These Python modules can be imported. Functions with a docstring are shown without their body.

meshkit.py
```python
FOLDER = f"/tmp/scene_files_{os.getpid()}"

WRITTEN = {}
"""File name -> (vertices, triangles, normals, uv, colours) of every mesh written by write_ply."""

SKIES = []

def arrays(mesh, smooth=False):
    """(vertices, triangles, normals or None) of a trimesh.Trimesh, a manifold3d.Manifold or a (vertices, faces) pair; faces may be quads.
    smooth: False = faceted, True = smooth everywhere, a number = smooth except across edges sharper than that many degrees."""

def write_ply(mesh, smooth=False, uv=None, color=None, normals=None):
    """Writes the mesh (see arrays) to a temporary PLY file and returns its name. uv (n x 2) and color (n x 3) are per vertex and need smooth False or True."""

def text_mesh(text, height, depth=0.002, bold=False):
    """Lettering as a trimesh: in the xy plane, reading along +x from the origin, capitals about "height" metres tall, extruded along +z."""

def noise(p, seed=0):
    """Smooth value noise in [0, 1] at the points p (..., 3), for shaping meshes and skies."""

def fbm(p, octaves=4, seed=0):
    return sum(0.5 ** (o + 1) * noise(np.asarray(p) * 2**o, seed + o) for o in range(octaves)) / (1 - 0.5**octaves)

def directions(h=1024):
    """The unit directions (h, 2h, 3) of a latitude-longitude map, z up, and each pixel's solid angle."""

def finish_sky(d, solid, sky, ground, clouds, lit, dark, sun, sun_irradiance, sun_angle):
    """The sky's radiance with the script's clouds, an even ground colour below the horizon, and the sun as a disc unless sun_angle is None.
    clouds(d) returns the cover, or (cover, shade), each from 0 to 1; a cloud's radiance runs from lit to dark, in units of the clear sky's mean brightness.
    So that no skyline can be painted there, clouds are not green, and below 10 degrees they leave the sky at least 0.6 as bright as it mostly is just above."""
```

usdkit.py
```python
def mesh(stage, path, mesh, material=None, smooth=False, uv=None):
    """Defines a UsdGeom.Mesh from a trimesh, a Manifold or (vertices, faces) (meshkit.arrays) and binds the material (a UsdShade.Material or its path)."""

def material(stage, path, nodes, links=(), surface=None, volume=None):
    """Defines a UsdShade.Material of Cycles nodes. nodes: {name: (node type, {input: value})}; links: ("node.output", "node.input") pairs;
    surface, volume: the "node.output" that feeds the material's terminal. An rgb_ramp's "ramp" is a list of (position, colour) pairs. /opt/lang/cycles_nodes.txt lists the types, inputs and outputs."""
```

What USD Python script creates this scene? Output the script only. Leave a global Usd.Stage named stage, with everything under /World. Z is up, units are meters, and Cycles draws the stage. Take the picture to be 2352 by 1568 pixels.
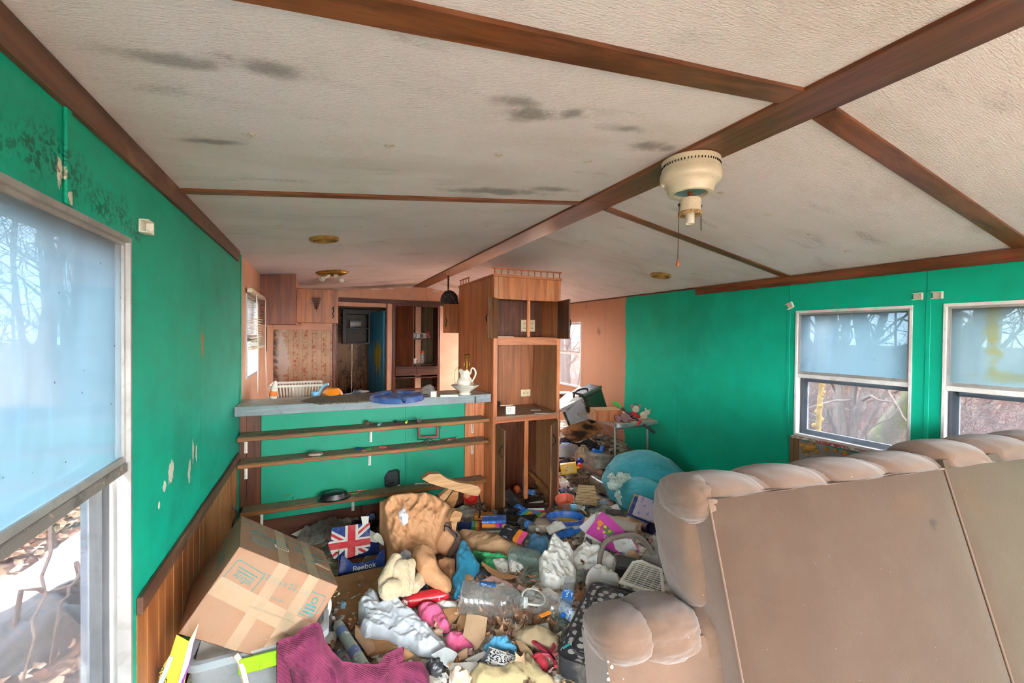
import math, random
import numpy as np, trimesh
from scipy.spatial import Delaunay
import shapely
from shapely.geometry import Polygon, Point, LineString
import manifold3d as m3
import usdkit, meshkit
from pxr import Usd, UsdGeom, UsdLux, UsdShade, Sdf, Gf
random.seed(7); RNG = np.random.default_rng(7)
stage = Usd.Stage.CreateInMemory()
UsdGeom.SetStageUpAxis(stage, 'Z'); UsdGeom.SetStageMetersPerUnit(stage, 1.0)
UsdGeom.Xform.Define(stage, '/World'); UsdGeom.Scope.Define(stage, '/World/Looks')
# ---------------- camera, sky, exposure ----------------
FPX, YAW, PIT, ROL, EYE = 973.0, math.radians(24.47), math.radians(.72), math.radians(.56), 1.65
_f0 = np.array([math.sin(YAW), math.cos(YAW), 0]); _r0 = np.array([math.cos(YAW), -math.sin(YAW), 0]); _u = np.array([0, 0, 1.])
C_FW = _f0*math.cos(PIT) - _u*math.sin(PIT); _up = _u*math.cos(PIT) + _f0*math.sin(PIT)
C_RT = _r0*math.cos(ROL) + _up*math.sin(ROL); C_UP = _up*math.cos(ROL) - _r0*math.sin(ROL)
C_POS = np.array([0, 0, EYE])
EXPOSURE = 4.0
cam = UsdGeom.Camera.Define(stage, '/World/camera')
cam.CreateHorizontalApertureAttr(36.0); cam.CreateVerticalApertureAttr(24.0); cam.CreateFocalLengthAttr(36.0*FPX/2352)
cam.CreateClippingRangeAttr(Gf.Vec2f(.02, 1000)); cam.CreateExposureAttr(EXPOSURE)
_m = np.eye(4); _m[0, :3] = C_RT; _m[1, :3] = C_UP; _m[2, :3] = -C_FW; _m[3, :3] = C_POS
UsdGeom.Xformable(cam).AddTransformOp().Set(Gf.Matrix4d(*_m.ravel().tolist()))
sky = UsdLux.DomeLight.Define(stage, '/World/sky')       # even overcast winter sky
sky.CreateIntensityAttr(1.0); sky.CreateColorAttr(Gf.Vec3f(.96, .98, 1.0))

def at(px, py, X=None, Y=None, Z=None, D=None):
    """The point of the plane X=, Y= or Z= (or at depth D) that the photograph shows at (px, py)."""
    r = C_FW + C_RT*(px-1176)/FPX - C_UP*(py-784)/FPX
    t = X/r[0] if X is not None else Y/r[1] if Y is not None else (Z-EYE)/r[2] if Z is not None else D
    return C_POS + t*r
def pix(p):
    p = np.asarray(p, float) - C_POS; d = p@C_FW
    return np.array([1176+FPX*(p@C_RT)/d, 784-FPX*(p@C_UP)/d])

# ---------------- colours and materials ----------------
def col(c):
    if isinstance(c, str):
        c = [int(c[i:i+2], 16)/255 for i in (0, 2, 4)]
        return tuple(x/12.92 if x < .04045 else ((x+.055)/1.055)**2.4 for x in c)
    return tuple(c)
class Net:
    def __init__(s): s.n, s.l, s.k = {}, [], 0
    def add(s, kind, links=(), **v):
        s.k += 1; nm = f'n{s.k}'; s.n[nm] = (kind, {a: b for a, b in v.items()})
        for a, b in links: s.l.append((a, f'{nm}.{b}'))
        return nm
    def coord(s, space):
        if ('co', space) not in s.__dict__.setdefault('c', {}):
            s.c['co', space] = s.add('geometry')+'.position' if space == 'pos' else s.add('texture_coordinate')+('.UV' if space == 'uv' else '.object')
        return s.c['co', space]
    def vec(s, space, scale, loc=(0, 0, 0), rot=(0, 0, 0)):
        sc = (scale,)*3 if np.ndim(scale) == 0 else scale
        return s.add('mapping', [(s.coord(space), 'vector')], scale=sc, location=loc, rotation=rot)+'.vector'
    def rng(s, src, lo, hi): return s.add('map_range', [(src, 'value')], range_type='smoothstep', from_min=min(lo, hi), from_max=max(lo, hi), to_min=0. if lo < hi else 1., to_max=1. if lo < hi else 0., clamp=True)+'.result'
    def mul(s, a, b, t='multiply'):
        ls, v = [], {}
        for x, nm in ((a, 'value1'), (b, 'value2')):
            if isinstance(x, str): ls.append((x, nm))
            else: v[nm] = float(x)
        return s.add('math', ls, math_type=t, **v)+'.value'
    def mask(s, m, space):
        if isinstance(m, list):
            out = s.mask(m[0], space)
            for x in m[1:]: out = s.mul(out, s.mask(x, space))
            return out
        k = m[0]
        if k == 'n':
            v = s.vec(space, m[1], loc=m[4] if len(m) > 4 else (0, 0, 0))
            return s.rng(s.add('noise_texture', [(v, 'vector')], scale=1., detail=4., roughness=.6, distortion=.3)+'.fac', m[2], m[3])
        if k == 'v':
            return s.rng(s.add('voronoi_texture', [(s.vec(space, m[1]), 'vector')], scale=1.)+'.distance', m[2], m[3])
        if k == 'vc':   # random colour value per cell
            q = s.add('voronoi_texture', [(s.vec(space, m[1]), 'vector')], scale=1.)+'.color'
            return s.rng(s.add('separate_color', [(q, 'color')])+'.r', m[2], m[3])
        if k == 'ax':   # coordinate ramp, edge roughened by noise m[4], m[5]
            q = s.add('separate_xyz', [(s.coord(space), 'vector')])+'.'+m[1]
            if len(m) > 4:
                n = s.add('noise_texture', [(s.vec(space, m[4]), 'vector')], scale=1., detail=3.)+'.fac'
                q = s.mul(q, s.mul(s.mul(n, .5, 'subtract'), m[5]), 'add')
            return s.rng(q, m[2], m[3])
        if k == 'w':
            return s.rng(s.add('wave_texture', [(s.vec(space, 1.), 'vector')], wave_type='bands', bands_direction=m[1], scale=m[2], distortion=m[3], detail=2., detail_scale=1.)+'.fac', m[4], m[5])
        if k == 'sp':   # blotches: ellipsoids with ragged edges
            wob = s.add('noise_texture', [(s.vec(space, m[2]), 'vector')], scale=1., detail=4., roughness=.65)+'.fac'
            out = None
            for (x, y, z, rx, ry, rz) in m[1]:
                sc = (1/rx, 1/ry, 1/rz); d = s.add('vector_math', [(s.vec(space, sc, loc=(-x/rx, -y/ry, -z/rz)), 'vector1')], type='length') if False else s.add('vector_math', [(s.vec(space, sc, loc=(-x/rx, -y/ry, -z/rz)), 'vector1')], math_type='length')
                d = s.mul(f'{d}.value', s.mul(s.mul(wob, .5, 'subtract'), 2.2), 'add')
                r = s.rng(d, 1.0, m[3] if len(m) > 3 else .55)
                out = r if out is None else s.mul(out, r, 'maximum')
            return out
    def mixc(s, fac, a, b):
        ls, v = [], {}
        for x, nm in ((fac, 'fac'), (a, 'a'), (b, 'b')):
            if isinstance(x, str): ls.append((x, nm))
            else: v[nm] = x if nm != 'fac' else float(x)
        return s.add('mix_color', ls, **v)+'.result'
MATS = {}
def surf(g, name, fin):
    MATS[name] = usdkit.material(stage, '/World/Looks/'+name, g.n, g.l, surface=fin); return MATS[name]
def layered(g, base, layers, space, var, vs):
    c = col(base)
    if var:
        lo = tuple(x*(1-var) for x in c); hi = tuple(min(1, x*(1+var)) for x in c)
        c = g.mixc(g.mask(('n', vs, .3, .7), space), lo, hi)
    for L in layers:
        m = g.mask(L[1], L[3] if len(L) > 3 else space)
        c = g.mixc(g.mul(m, L[2]) if L[2] != 1 else m, c, col(L[0]))
    return c
def mat(name, base, rough=.6, layers=(), bump=None, space='obj', var=.1, vs=6., dust=0, **pr):
    """base colour with layers (colour, mask, strength); bump = (strength, scale[, distance])."""
    if name in MATS: return MATS[name]
    g = Net()
    if dust: layers = list(layers)+[('b8ab9a', ('n', 14., .48, .72), dust), ('4a3f35', ('n', 90., .66, .74), dust)]
    c = layered(g, base, layers, space, var, vs)
    pr.setdefault('specular_ior_level', .35)
    ls = [(c, 'base_color')] if isinstance(c, str) else []
    if not ls: pr['base_color'] = c
    if bump:
        h = g.add('noise_texture', [(g.vec(space, bump[1]), 'vector')], scale=1., detail=3., roughness=.6)+'.fac'
        ls.append((g.add('bump', [(h, 'height')], strength=bump[0], distance=bump[2] if len(bump) > 2 else .01)+'.normal', 'normal'))
    return surf(g, name, g.add('principled_bsdf', ls, roughness=rough, **pr)+'.BSDF')
def wood(name, c1, c2, axis='z', rough=.45, space='pos', sc=1., knots=None, wear=None, dust=0., **pr):
    if name in MATS: return MATS[name]
    g = Net(); i = 'xyz'.index(axis)
    def sv(a, b): v = [a*sc]*3; v[i] = b*sc; return tuple(v)
    n1 = g.add('noise_texture', [(g.vec(space, sv(16, 1.1)), 'vector')], scale=1., detail=5., roughness=.62, distortion=.8)+'.fac'
    n2 = g.add('noise_texture', [(g.vec(space, sv(120, 3.)), 'vector')], scale=1., detail=3., roughness=.6)+'.fac'
    c = g.mixc(g.rng(n1, .34, .68), col(c1), col(c2))
    dk = tuple(x*.45 for x in col(c1))
    c = g.mixc(g.mul(g.rng(n2, .52, .75), .6), c, dk)
    if knots: c = g.mixc(g.mul(g.mask(('v', sv(5, 2.2), .16, .05), space), .75), c, dk)
    if wear: c = g.mixc(g.mul(g.mask(('n', sv(9, 3), .55, .75), space), .7), c, col(wear))
    if dust: c = g.mixc(g.mul(g.mask(('n', 7., .35, .65), space), dust), c, col('8f8172'))
    b = g.add('bump', [(n2, 'height')], strength=.15, distance=.004)+'.normal'
    pr.setdefault('specular_ior_level', .4)
    return surf(g, name, g.add('principled_bsdf', [(c, 'base_color'), (b, 'normal')], roughness=rough, **pr)+'.BSDF')
def clear(name, tint, haze, hazecol, layers=(), rough=.2, film=.12, space='obj', bump=None):
    """A see-through film or pane: mostly plain transparency, with a share of dirt that catches and passes the light, and a gloss."""
    if name in MATS: return MATS[name]
    g = Net()
    c = layered(g, hazecol, layers, space, .0, 4.)
    t = layered(g, tint, [(tuple(x*.25 for x in col(tint)), L[1], L[2]*.8) for L in layers], space, 0, 1)
    tr = g.add('transparent_bsdf', [(t, 'color')] if isinstance(t, str) else [], **({} if isinstance(t, str) else {'color': t}))
    nl = []
    if bump:
        h = g.add('noise_texture', [(g.vec(space, bump[1]), 'vector')], scale=1., detail=3., roughness=.6)+'.fac'
        nl = [(g.add('bump', [(h, 'height')], strength=bump[0], distance=.01)+'.normal', 'normal')]
    cl = [(c, 'color')] if isinstance(c, str) else []; cv = {} if cl else {'color': c}
    tl = g.add('translucent_bsdf', cl+nl, **cv); df = g.add('diffuse_bsdf', cl+nl, **cv)
    d = g.add('mix_closure', [(tl+'.BSDF', 'closure1'), (df+'.BSDF', 'closure2')], fac=.35)
    a = g.add('mix_closure', [(tr+'.BSDF', 'closure1'), (d+'.closure', 'closure2')], fac=haze)
    gl = g.add('glossy_bsdf', nl, roughness=rough, color=(1, 1, 1))
    fr = g.mul(g.add('fresnel', nl, IOR=1.45)+'.fac', g.mul(1., g.add('geometry')+'.backfacing', 'subtract'))   # no total reflection inside a thin film
    e = g.add('mix_closure', [(a+'.closure', 'closure1'), (gl+'.BSDF', 'closure2'), (fr, 'fac')])
    return surf(g, name, e+'.closure')

# ---------------- mesh helpers ----------------
TM = trimesh.Trimesh
def cat(*ms):
    out = []
    for m in ms: out += list(m) if isinstance(m, (list, tuple)) else [m]
    return trimesh.util.concatenate(out)
def hull(p): return trimesh.convex.convex_hull(np.asarray(p, float))
def cbox(dx, dy, dz, b=.004):
    """Box centred on the origin with chamfered edges."""
    b = min(b, dx*.45, dy*.45, dz*.45); x, y, z = dx/2, dy/2, dz/2; p = []
    for sx in (-1, 1):
        for sy in (-1, 1):
            for sz in (-1, 1):
                p += [(sx*(x-b), sy*(y-b), sz*z), (sx*(x-b), sy*y, sz*(z-b)), (sx*x, sy*(y-b), sz*(z-b))]
    return hull(p)
def box(x0, x1, y0, y1, z0, z1, b=.003):
    m = cbox(abs(x1-x0), abs(y1-y0), abs(z1-z0), b); m.apply_translation(((x0+x1)/2, (y0+y1)/2, (z0+z1)/2)); return m
def mv(m, x=0, y=0, z=0): m = m.copy(); m.apply_translation((x, y, z)); return m
def rot(m, ax, deg, c=None):
    m = m.copy(); m.apply_transform(trimesh.transformations.rotation_matrix(math.radians(deg), dict(x=(1, 0, 0), y=(0, 1, 0), z=(0, 0, 1)).get(ax, ax) if isinstance(ax, str) else ax, c)); return m
def nrm(v): v = np.asarray(v, float); return v/np.linalg.norm(v)
def frame(ex, ez):
    """Right-handed axes from a first axis and an approximate third."""
    ex = nrm(ex); ez = np.asarray(ez, float); ez = nrm(ez - ex*(ex@ez)); return ex, np.cross(ez, ex), ez
def put(m, o, ex=(1, 0, 0), ey=(0, 1, 0), ez=(0, 0, 1)):
    A = np.eye(4); A[:3, 0], A[:3, 1], A[:3, 2], A[:3, 3] = ex, ey, ez, o
    m = m.copy(); m.apply_transform(A); return m
def lathe(prof, n=28):
    """Profile of (radius, height) turned about z."""
    p = np.array(prof, float); p[:, 0] = np.maximum(p[:, 0], 1e-5); a = np.arange(n)*2*np.pi/n
    v = np.stack([p[:, None, 0]*np.cos(a), p[:, None, 0]*np.sin(a), np.repeat(p[:, 1:2], n, 1)], -1).reshape(-1, 3)
    i, j = np.meshgrid(np.arange(len(p)-1), np.arange(n), indexing='ij'); k = (j+1) % n
    q = np.stack([i*n+j, i*n+k, (i+1)*n+k, (i+1)*n+j], -1).reshape(-1, 4)
    return TM(v, np.vstack([q[:, [0, 1, 2]], q[:, [0, 2, 3]]]), process=False)
def tube(pts, r, n=7, cap=True):
    p = np.asarray(pts, float); t = np.gradient(p, axis=0); t /= np.linalg.norm(t, axis=1, keepdims=True)+1e-12
    r = np.broadcast_to(r, (len(p),)); a = np.cross(t[0], [0, 0, 1.] if abs(t[0][2]) < .9 else [1., 0, 0]); A = []
    for tt in t:
        a = a - tt*(a@tt); a = a/(np.linalg.norm(a)+1e-12); A.append(a)
    A = np.array(A); B = np.cross(t, A); an = np.arange(n)*2*np.pi/n
    v = (p[:, None]+r[:, None, None]*(np.cos(an)[None, :, None]*A[:, None]+np.sin(an)[None, :, None]*B[:, None])).reshape(-1, 3)
    i, j = np.meshgrid(np.arange(len(p)-1), np.arange(n), indexing='ij'); k = (j+1) % n
    q = np.stack([i*n+j, i*n+k, (i+1)*n+k, (i+1)*n+j], -1).reshape(-1, 4); f = np.vstack([q[:, [0, 1, 2]], q[:, [0, 2, 3]]])
    if cap:
        v = np.vstack([v, p[:1], p[-1:]]); L = len(p)*n; j = np.arange(n); k = (j+1) % n
        f = np.vstack([f, np.stack([np.full(n, L), k, j], 1), np.stack([np.full(n, L+1), L-n+j, L-n+k], 1)])
    return TM(v, f, process=False)
def prism(poly, h):
    """Extrudes an outline (list of points or shapely polygon) along +z."""
    P = poly if hasattr(poly, 'geom_type') else Polygon(poly)
    if not P.is_valid: P = P.buffer(0)
    return cat([trimesh.creation.extrude_polygon(g, h, engine='earcut') for g in getattr(P, 'geoms', [P]) if g.area > 1e-9])
def rrect(w, h, r, n=6):
    return shapely.box(-w/2+r, -h/2+r, w/2-r, h/2-r).buffer(r, quad_segs=n)
def curve(pts, n=40):
    """Smooth curve through points."""
    from scipy.interpolate import CubicSpline
    p = np.asarray(pts, float); d = np.r_[0, np.cumsum(np.linalg.norm(np.diff(p, axis=0), axis=1))]
    return CubicSpline(d, p)(np.linspace(0, d[-1], n))
def blobs(spec, res, smooth=12):
    """One skin over a chain of rounded bones: spec = [(p, rp, q, rq), ...]."""
    ms = []
    for p, a, q, b in spec:
        s1 = m3.Manifold.sphere(a, 20).translate(tuple(map(float, p))); s2 = m3.Manifold.sphere(b, 20).translate(tuple(map(float, q)))
        ms.append(m3.Manifold.batch_hull([s1, s2]))
    m = m3.Manifold.batch_boolean(ms, m3.OpType.Add).refine_to_length(res).to_mesh()
    t = TM(m.vert_properties[:, :3], m.tri_verts, process=True)
    trimesh.smoothing.filter_taubin(t, iterations=smooth); return t
def rough_up(m, amp, scale, seed=0, oct=3):
    m = m.copy(); m.merge_vertices(); n = m.vertex_normals; m.vertices = m.vertices + n*((meshkit.fbm(m.vertices*scale, oct, seed)-.5)*2*amp)[:, None]; return m
# ---------------- objects ----------------
COUNT = {}
def fresh(parent, name):
    k = COUNT.get((parent, name), 0); COUNT[parent, name] = k+1
    return f'{parent}/{name}' + (f'_{k:03d}' if k else '')
def custom(prim, **kw):
    for k, v in kw.items():
        if v: prim.SetCustomDataByKey(k, v)
USED = {}
class Thing:
    """A top-level thing: parts are gathered in world coordinates; done() sets its Xform at the thing's base."""
    def __init__(s, name, label=None, cat=None, group=None, kind=None):
        s.path = fresh('/World', name); s.parts = []; s.meta = dict(label=label, category=cat, group=group, kind=kind)
    def part(s, name, mesh, m, parent=None, label=None, smooth=35, kind=None):
        p = fresh(parent or s.path, name); s.parts.append((p, mesh, m, smooth, label, kind)); return p
    def done(s, base=None):
        lo = np.min([m.bounds[0] for _, m, *_ in s.parts], 0); hi = np.max([m.bounds[1] for _, m, *_ in s.parts], 0)
        o = np.array([(lo[0]+hi[0])/2, (lo[1]+hi[1])/2, lo[2]]) if base is None else np.asarray(base, float)
        x = UsdGeom.Xform.Define(stage, s.path); x.AddTranslateOp().Set(Gf.Vec3d(*map(float, o))); custom(x.GetPrim(), **s.meta)
        for p, mesh, m, sm, label, kind in s.parts:
            me = mesh.copy(); me.apply_translation(-o); q = usdkit.mesh(stage, p, me, m, smooth=sm); custom(q.GetPrim(), label=label, kind=kind)
        s.origin = o; return s
def one(name, label, cat, mesh, m, group=None, kind=None, smooth=35):
    """A thing that is one mesh, at its base."""
    p = fresh('/World', name); lo, hi = mesh.bounds; o = np.array([(lo[0]+hi[0])/2, (lo[1]+hi[1])/2, lo[2]])
    me = mesh.copy(); me.apply_translation(-o); q = usdkit.mesh(stage, p, me, m, smooth=smooth); UsdGeom.Xformable(q).AddTranslateOp().Set(Gf.Vec3d(*map(float, o)))
    custom(q.GetPrim(), label=label, category=cat, group=group, kind=kind); return q
def again(src, name, label, cat, loc, rotz=0, scale=1., group=None, matrix=None):
    """A copy of a thing with its parts: an instance under the next number."""
    x = UsdGeom.Xform.Define(stage, fresh('/World', name)); x.GetPrim().GetReferences().AddInternalReference(src.path if isinstance(src, Thing) else str(src.GetPath()))
    x.ClearXformOpOrder()
    if matrix is None:
        A = trimesh.transformations.rotation_matrix(math.radians(rotz), (0, 0, 1)); A[:3, :3] *= scale; A[:3, 3] = loc
    else: A = matrix
    x.GetPrim().GetAttribute('xformOp:translate').Clear() if x.GetPrim().GetAttribute('xformOp:translate') else None
    x.AddTransformOp(opSuffix='copy').Set(Gf.Matrix4d(*np.asarray(A, float).T.ravel().tolist()))
    x.GetPrim().SetInstanceable(True); custom(x.GetPrim(), label=label, category=cat, group=group); return x
# ---------------- shared materials ----------------
GREEN = '1f9c78'
XL, XR, YB, YE, XM = -.548, 3.453, 7.2, -2.4, 1.549
def ceil_z(x): return 2.252+.112*(x-XL) if x <= XM else 2.158+.173*(XR-x)
green_l = mat('green_paint', '089c80', .5, [
    ('0d6a4c', ('n', (1.2, 1.2, 2.5), .45, .75), .35), ('2fae86', ('n', (6, 6, 1.2), .6, .8), .3),
    ('c9bfae', [('sp', [(XL, 2.06, 1.05, .1, .02, .02), (XL, 2.14, 1.09, .1, .035, .05), (XL, 2.41, 1.02, .1, .025, .055), (XL, 2.47, 1.08, .1, .016, .06), (XL, 2.53, 1.06, .1, .014, .05), (XL, 2.0, 1.0, .1, .014, .02), (XL, 1.80, .62, .1, .02, .06), (XL, 1.33, 2.02, .1, .014, .04), (XL, 1.37, 1.97, .1, .025, .015)], 30., .8)], 1.),
    ('b0764a', ('sp', [(XL, 2.649, 1.593, .1, .025, .1)], 25., .8), .9),
    ('123c2c', [('sp', [(XL, 1.25, 2.03, .1, .3, .1), (XL, 1.6, 2.0, .1, .28, .07), (XL, 1.78, 1.98, .1, .12, .05), (XL, 1.0, 2.02, .1, .3, .07)], 9., .1), ('n', 70., .47, .56)], .75),
    ('1c4a38', [('sp', [(XL, 2.3, 1.1, .1, .35, .35)], 5., .0)], .3),
    ('2a2620', ('n', 55., .76, .8), .8)], bump=(.12, 60., .004), space='pos', var=.06, specular_ior_level=.22)
green_r = mat('green_and_peach_paint', '04a080', .5, [
    ('0a7f62', ('n', (1.2, 1.2, .9), .45, .7), .5), ('2cb08d', ('n', (5, 5, 1.), .6, .8), .25), ('0c5a46', ('n', 40., .73, .78), .5),
    ('ad7f64', ('ax', 'y', 4.195, 4.2, 3.2, .12), 1.),
    ('7d5238', [('sp', [(XR, 4.75, 1.72, .1, .05, .09), (XR, 5.05, 2.1, .1, .02, .1)], 16., .3)], .7),
    ('a87858', [('ax', 'y', 4.2, 4.3), ('n', 2.2, .5, .75)], .6)], bump=(.1, 60., .004), space='pos', var=.05, specular_ior_level=.2)
peach = mat('peach_paint', 'cb977a', .55, [('b07f63', ('n', 2., .45, .75), .6), ('6d4a38', ('n', (14, 14, 5), .66, .8), .5), ('352a22', ('n', 60., .74, .78), .7)], bump=(.1, 50., .004), space='pos', var=.05)
ceil_m = mat('textured_ceiling', 'cfc7cb', .75, [
    ('aca39c', ('n', (.9, 2.6, 2.), .45, .8), .5), ('b8ada6', ('n', 3., .5, .8), .4), ('d8cfcf', ('n', 1.1, .5, .8), .5),
    ('6b6763', [('n', (2.2, 7., 3.), .57, .75), ('n', (70., 260., 70.), .42, .56)], .55),
    ('5f5c58', [('sp', [(.62, 1.26, 2.39, .11, .07, 1), (.56, 1.2, 2.39, .13, .05, 1), (.78, 1.22, 2.4, .06, .05, 1), (1.05, 1.28, 2.43, .13, .05, 1), (1.25, 1.4, 2.44, .1, .06, 1), (1.36, 1.4, 2.45, .06, .04, 1), (.9, 2.07, 2.42, .45, .07, 1), (1.15, 2.0, 2.43, .2, .06, 1), (-.12, 1.2, 2.29, .14, .05, 1), (-.33, 1.22, 2.27, .14, .05, 1), (-.32, 1.68, 2.28, .14, .03, 1)], 7., .1)], .62),
    ('8f7f70', [('ax', 'y', 4.6, 7.2), ('n', (1.6, 3.2, 1.), .45, .7)], .75),
    ('4d463f', [('sp', [(.0, 5.9, 2.3, .5, .5, 1), (1.0, 6.9, 2.4, .9, .35, 1)], 4., .1)], .55)], bump=(.7, (55., 190., 90.), .006), space='pos', var=.03, vs=2.)
trim_y = wood('stained_trim_long', '7d4a2f', '4f2a18', 'y', .35, knots=True); trim_x = wood('stained_trim_cross', '7d4a2c', '4f2a16', 'x', .35, knots=True)
rail_m = wood('worn_rail_wood', '6b4533', '4a2e22', 'y', .5, wear='8a6a50')
wains = wood('wainscot_wood', 'b0703f', '8a4d28', 'z', .42, sc=.9)
cab_z = wood('cabinet_veneer', 'cd7f4d', 'a05a36', 'z', .42, wear='b38a6a'); cab_x = wood('cabinet_veneer_cross', 'c0754a', '965433', 'x', .42)
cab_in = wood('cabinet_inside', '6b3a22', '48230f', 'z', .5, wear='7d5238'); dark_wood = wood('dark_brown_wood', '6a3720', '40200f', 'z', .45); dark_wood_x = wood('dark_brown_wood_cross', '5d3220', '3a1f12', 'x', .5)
alu = mat('weathered_aluminium', 'a9a6a2', .45, [('8a837a', ('n', 20., .5, .7), .4), ('7a4f30', ('n', 45., .7, .76), .6)], metallic=.55, space='pos')
alu_w = mat('white_window_frame', 'c9c7c4', .5, [('9d958b', ('n', 16., .52, .72), .4)], space='pos')
alu_d = mat('grimy_window_rail', '6f6a66', .5, [('b29a7c', ('n', 30., .55, .65), .7), ('3b3530', ('n', 12., .6, .7), .6)], space='pos')
shell_m = mat('outer_siding', '8c8a86', .8)
plain_floor = mat('dirty_floor', '8a6f56', .8, [('5c4635', ('n', 3., .4, .65), .8), ('a89880', ('n', 18., .55, .7), .6), ('33281f', ('n', 40., .62, .7), .7)], bump=(.4, 30., .01), space='pos')
white_pl = mat('aged_white_plastic', 'd3ccbd', .45, [('93846c', ('n', 40., .6, .7), .5)])
black_pl = mat('black_plastic', '1b1a1a', .4, dust=.18); iron = mat('black_iron', '1e1916', .5, [('4a3020', ('n', 60., .55, .65), .6)], metallic=.4)

# ---------------- walls ----------------
def slab_yz(poly, x0, x1): return put(prism(poly, abs(x1-x0)), (min(x0, x1), 0, 0), (0, 1, 0), (0, 0, 1), (1, 0, 0))
def slab_xz(poly, y0, y1): return put(prism(poly, abs(y1-y0)), (0, max(y0, y1), 0), (1, 0, 0), (0, 0, 1), (0, -1, 0))
def sbox(a0, a1, b0, b1): return shapely.box(a0, b0, a1, b1)
def side_wall(name, x, out, seams, zt, holes, mats, extra_cut=None):
    """Skin of sheet panels with open seams over a solid outer shell, windows cut through both."""
    t = Thing(name, kind='structure'); H = shapely.union_all([sbox(*h) for h in holes])
    for a, b, m in zip(seams[:-1], seams[1:], mats):
        P = sbox(a+.0015, b-.0015, 0, zt).difference(H)
        if extra_cut is not None: P = P.difference(extra_cut)
        t.part('panel', slab_yz(P, x, x+out*.011), m)
    t.part('outer_shell', slab_yz(sbox(YE-.1, 8.6, -.35, zt+.12).difference(H), x+out*.0112, x+out*.1), shell_m); return t
WL = [(.25, 1.715, .5, 1.945), (-2.2, -.3, .06, 2.05), (4.06, 4.76, 1.275, 1.98)]
K_door = (6.0, 7.12, .02, 2.06)
WR = [(1.405, 2.132, .885, 1.872), (.53, 1.257, .885, 1.872), (-.9, -.17, .885, 1.872), (-2.25, -1.0, .06, 2.0), (5.165, 5.95, .905, 1.868), K_door]
sl = [YE, -1.104, .126, 1.356, 2.604, 3.82, 5.05, 6.28, YB]
t = side_wall('wall_left', XL, -1, sl, 2.3, WL, [green_l]*5+[peach]*3, extra_cut=sbox(1.78, 3.66, .0, .715))
for y in (-1.104, .126, 1.356): t.part('seam_batten', box(XL, XL+.008, y-.014, y+.014, 1.95, 2.2), green_l)
t.part('seam_batten', box(XL, XL+.004, 3.80, 3.83, .78, 2.25), green_l)
k = 0; y = 1.78
while y < 3.66:
    w = [.092, .118, .071, .105, .13, .084][k % 6]; y1 = min(y+w, 3.66)
    t.part('plank', box(XL-.009, XL+.001, y+.0015, y1-.0015, 0, .715, .002), wains); y = y1; k += 1
t.part('wall_vent', box(XL, XL+.003, 5.53, 5.585, 1.45, 1.73), mat('black_hole', '0c0a08', .9)); t.done(base=(XL, 0, 0))
sr = [YE, -1.1, .4, 1.34, 2.19, 3.35, 4.6, 5.1, 6.1, YB]
hole_cut = Polygon([(2.178, .868), (2.168, .35), (1.62, .33), (1.6, .84), (1.75, .855), (1.83, .848), (1.95, .86), (2.06, .852), (2.1, .866)])
t = side_wall('wall_right', XR, 1, sr, 2.2, WR, [green_r]*9, extra_cut=hole_cut)
t.part('stud', box(XR+.002, XR+.0105, 2.10, 2.165, .33, .86), wood('raw_stud', '8a6a4a', '5b4128', 'z', .7))
foam = mat('yellow_spray_foam', 'b58a4a', .8, [('7a5428', ('n', 30., .5, .65), .7)], bump=(.5, 60.))
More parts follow.
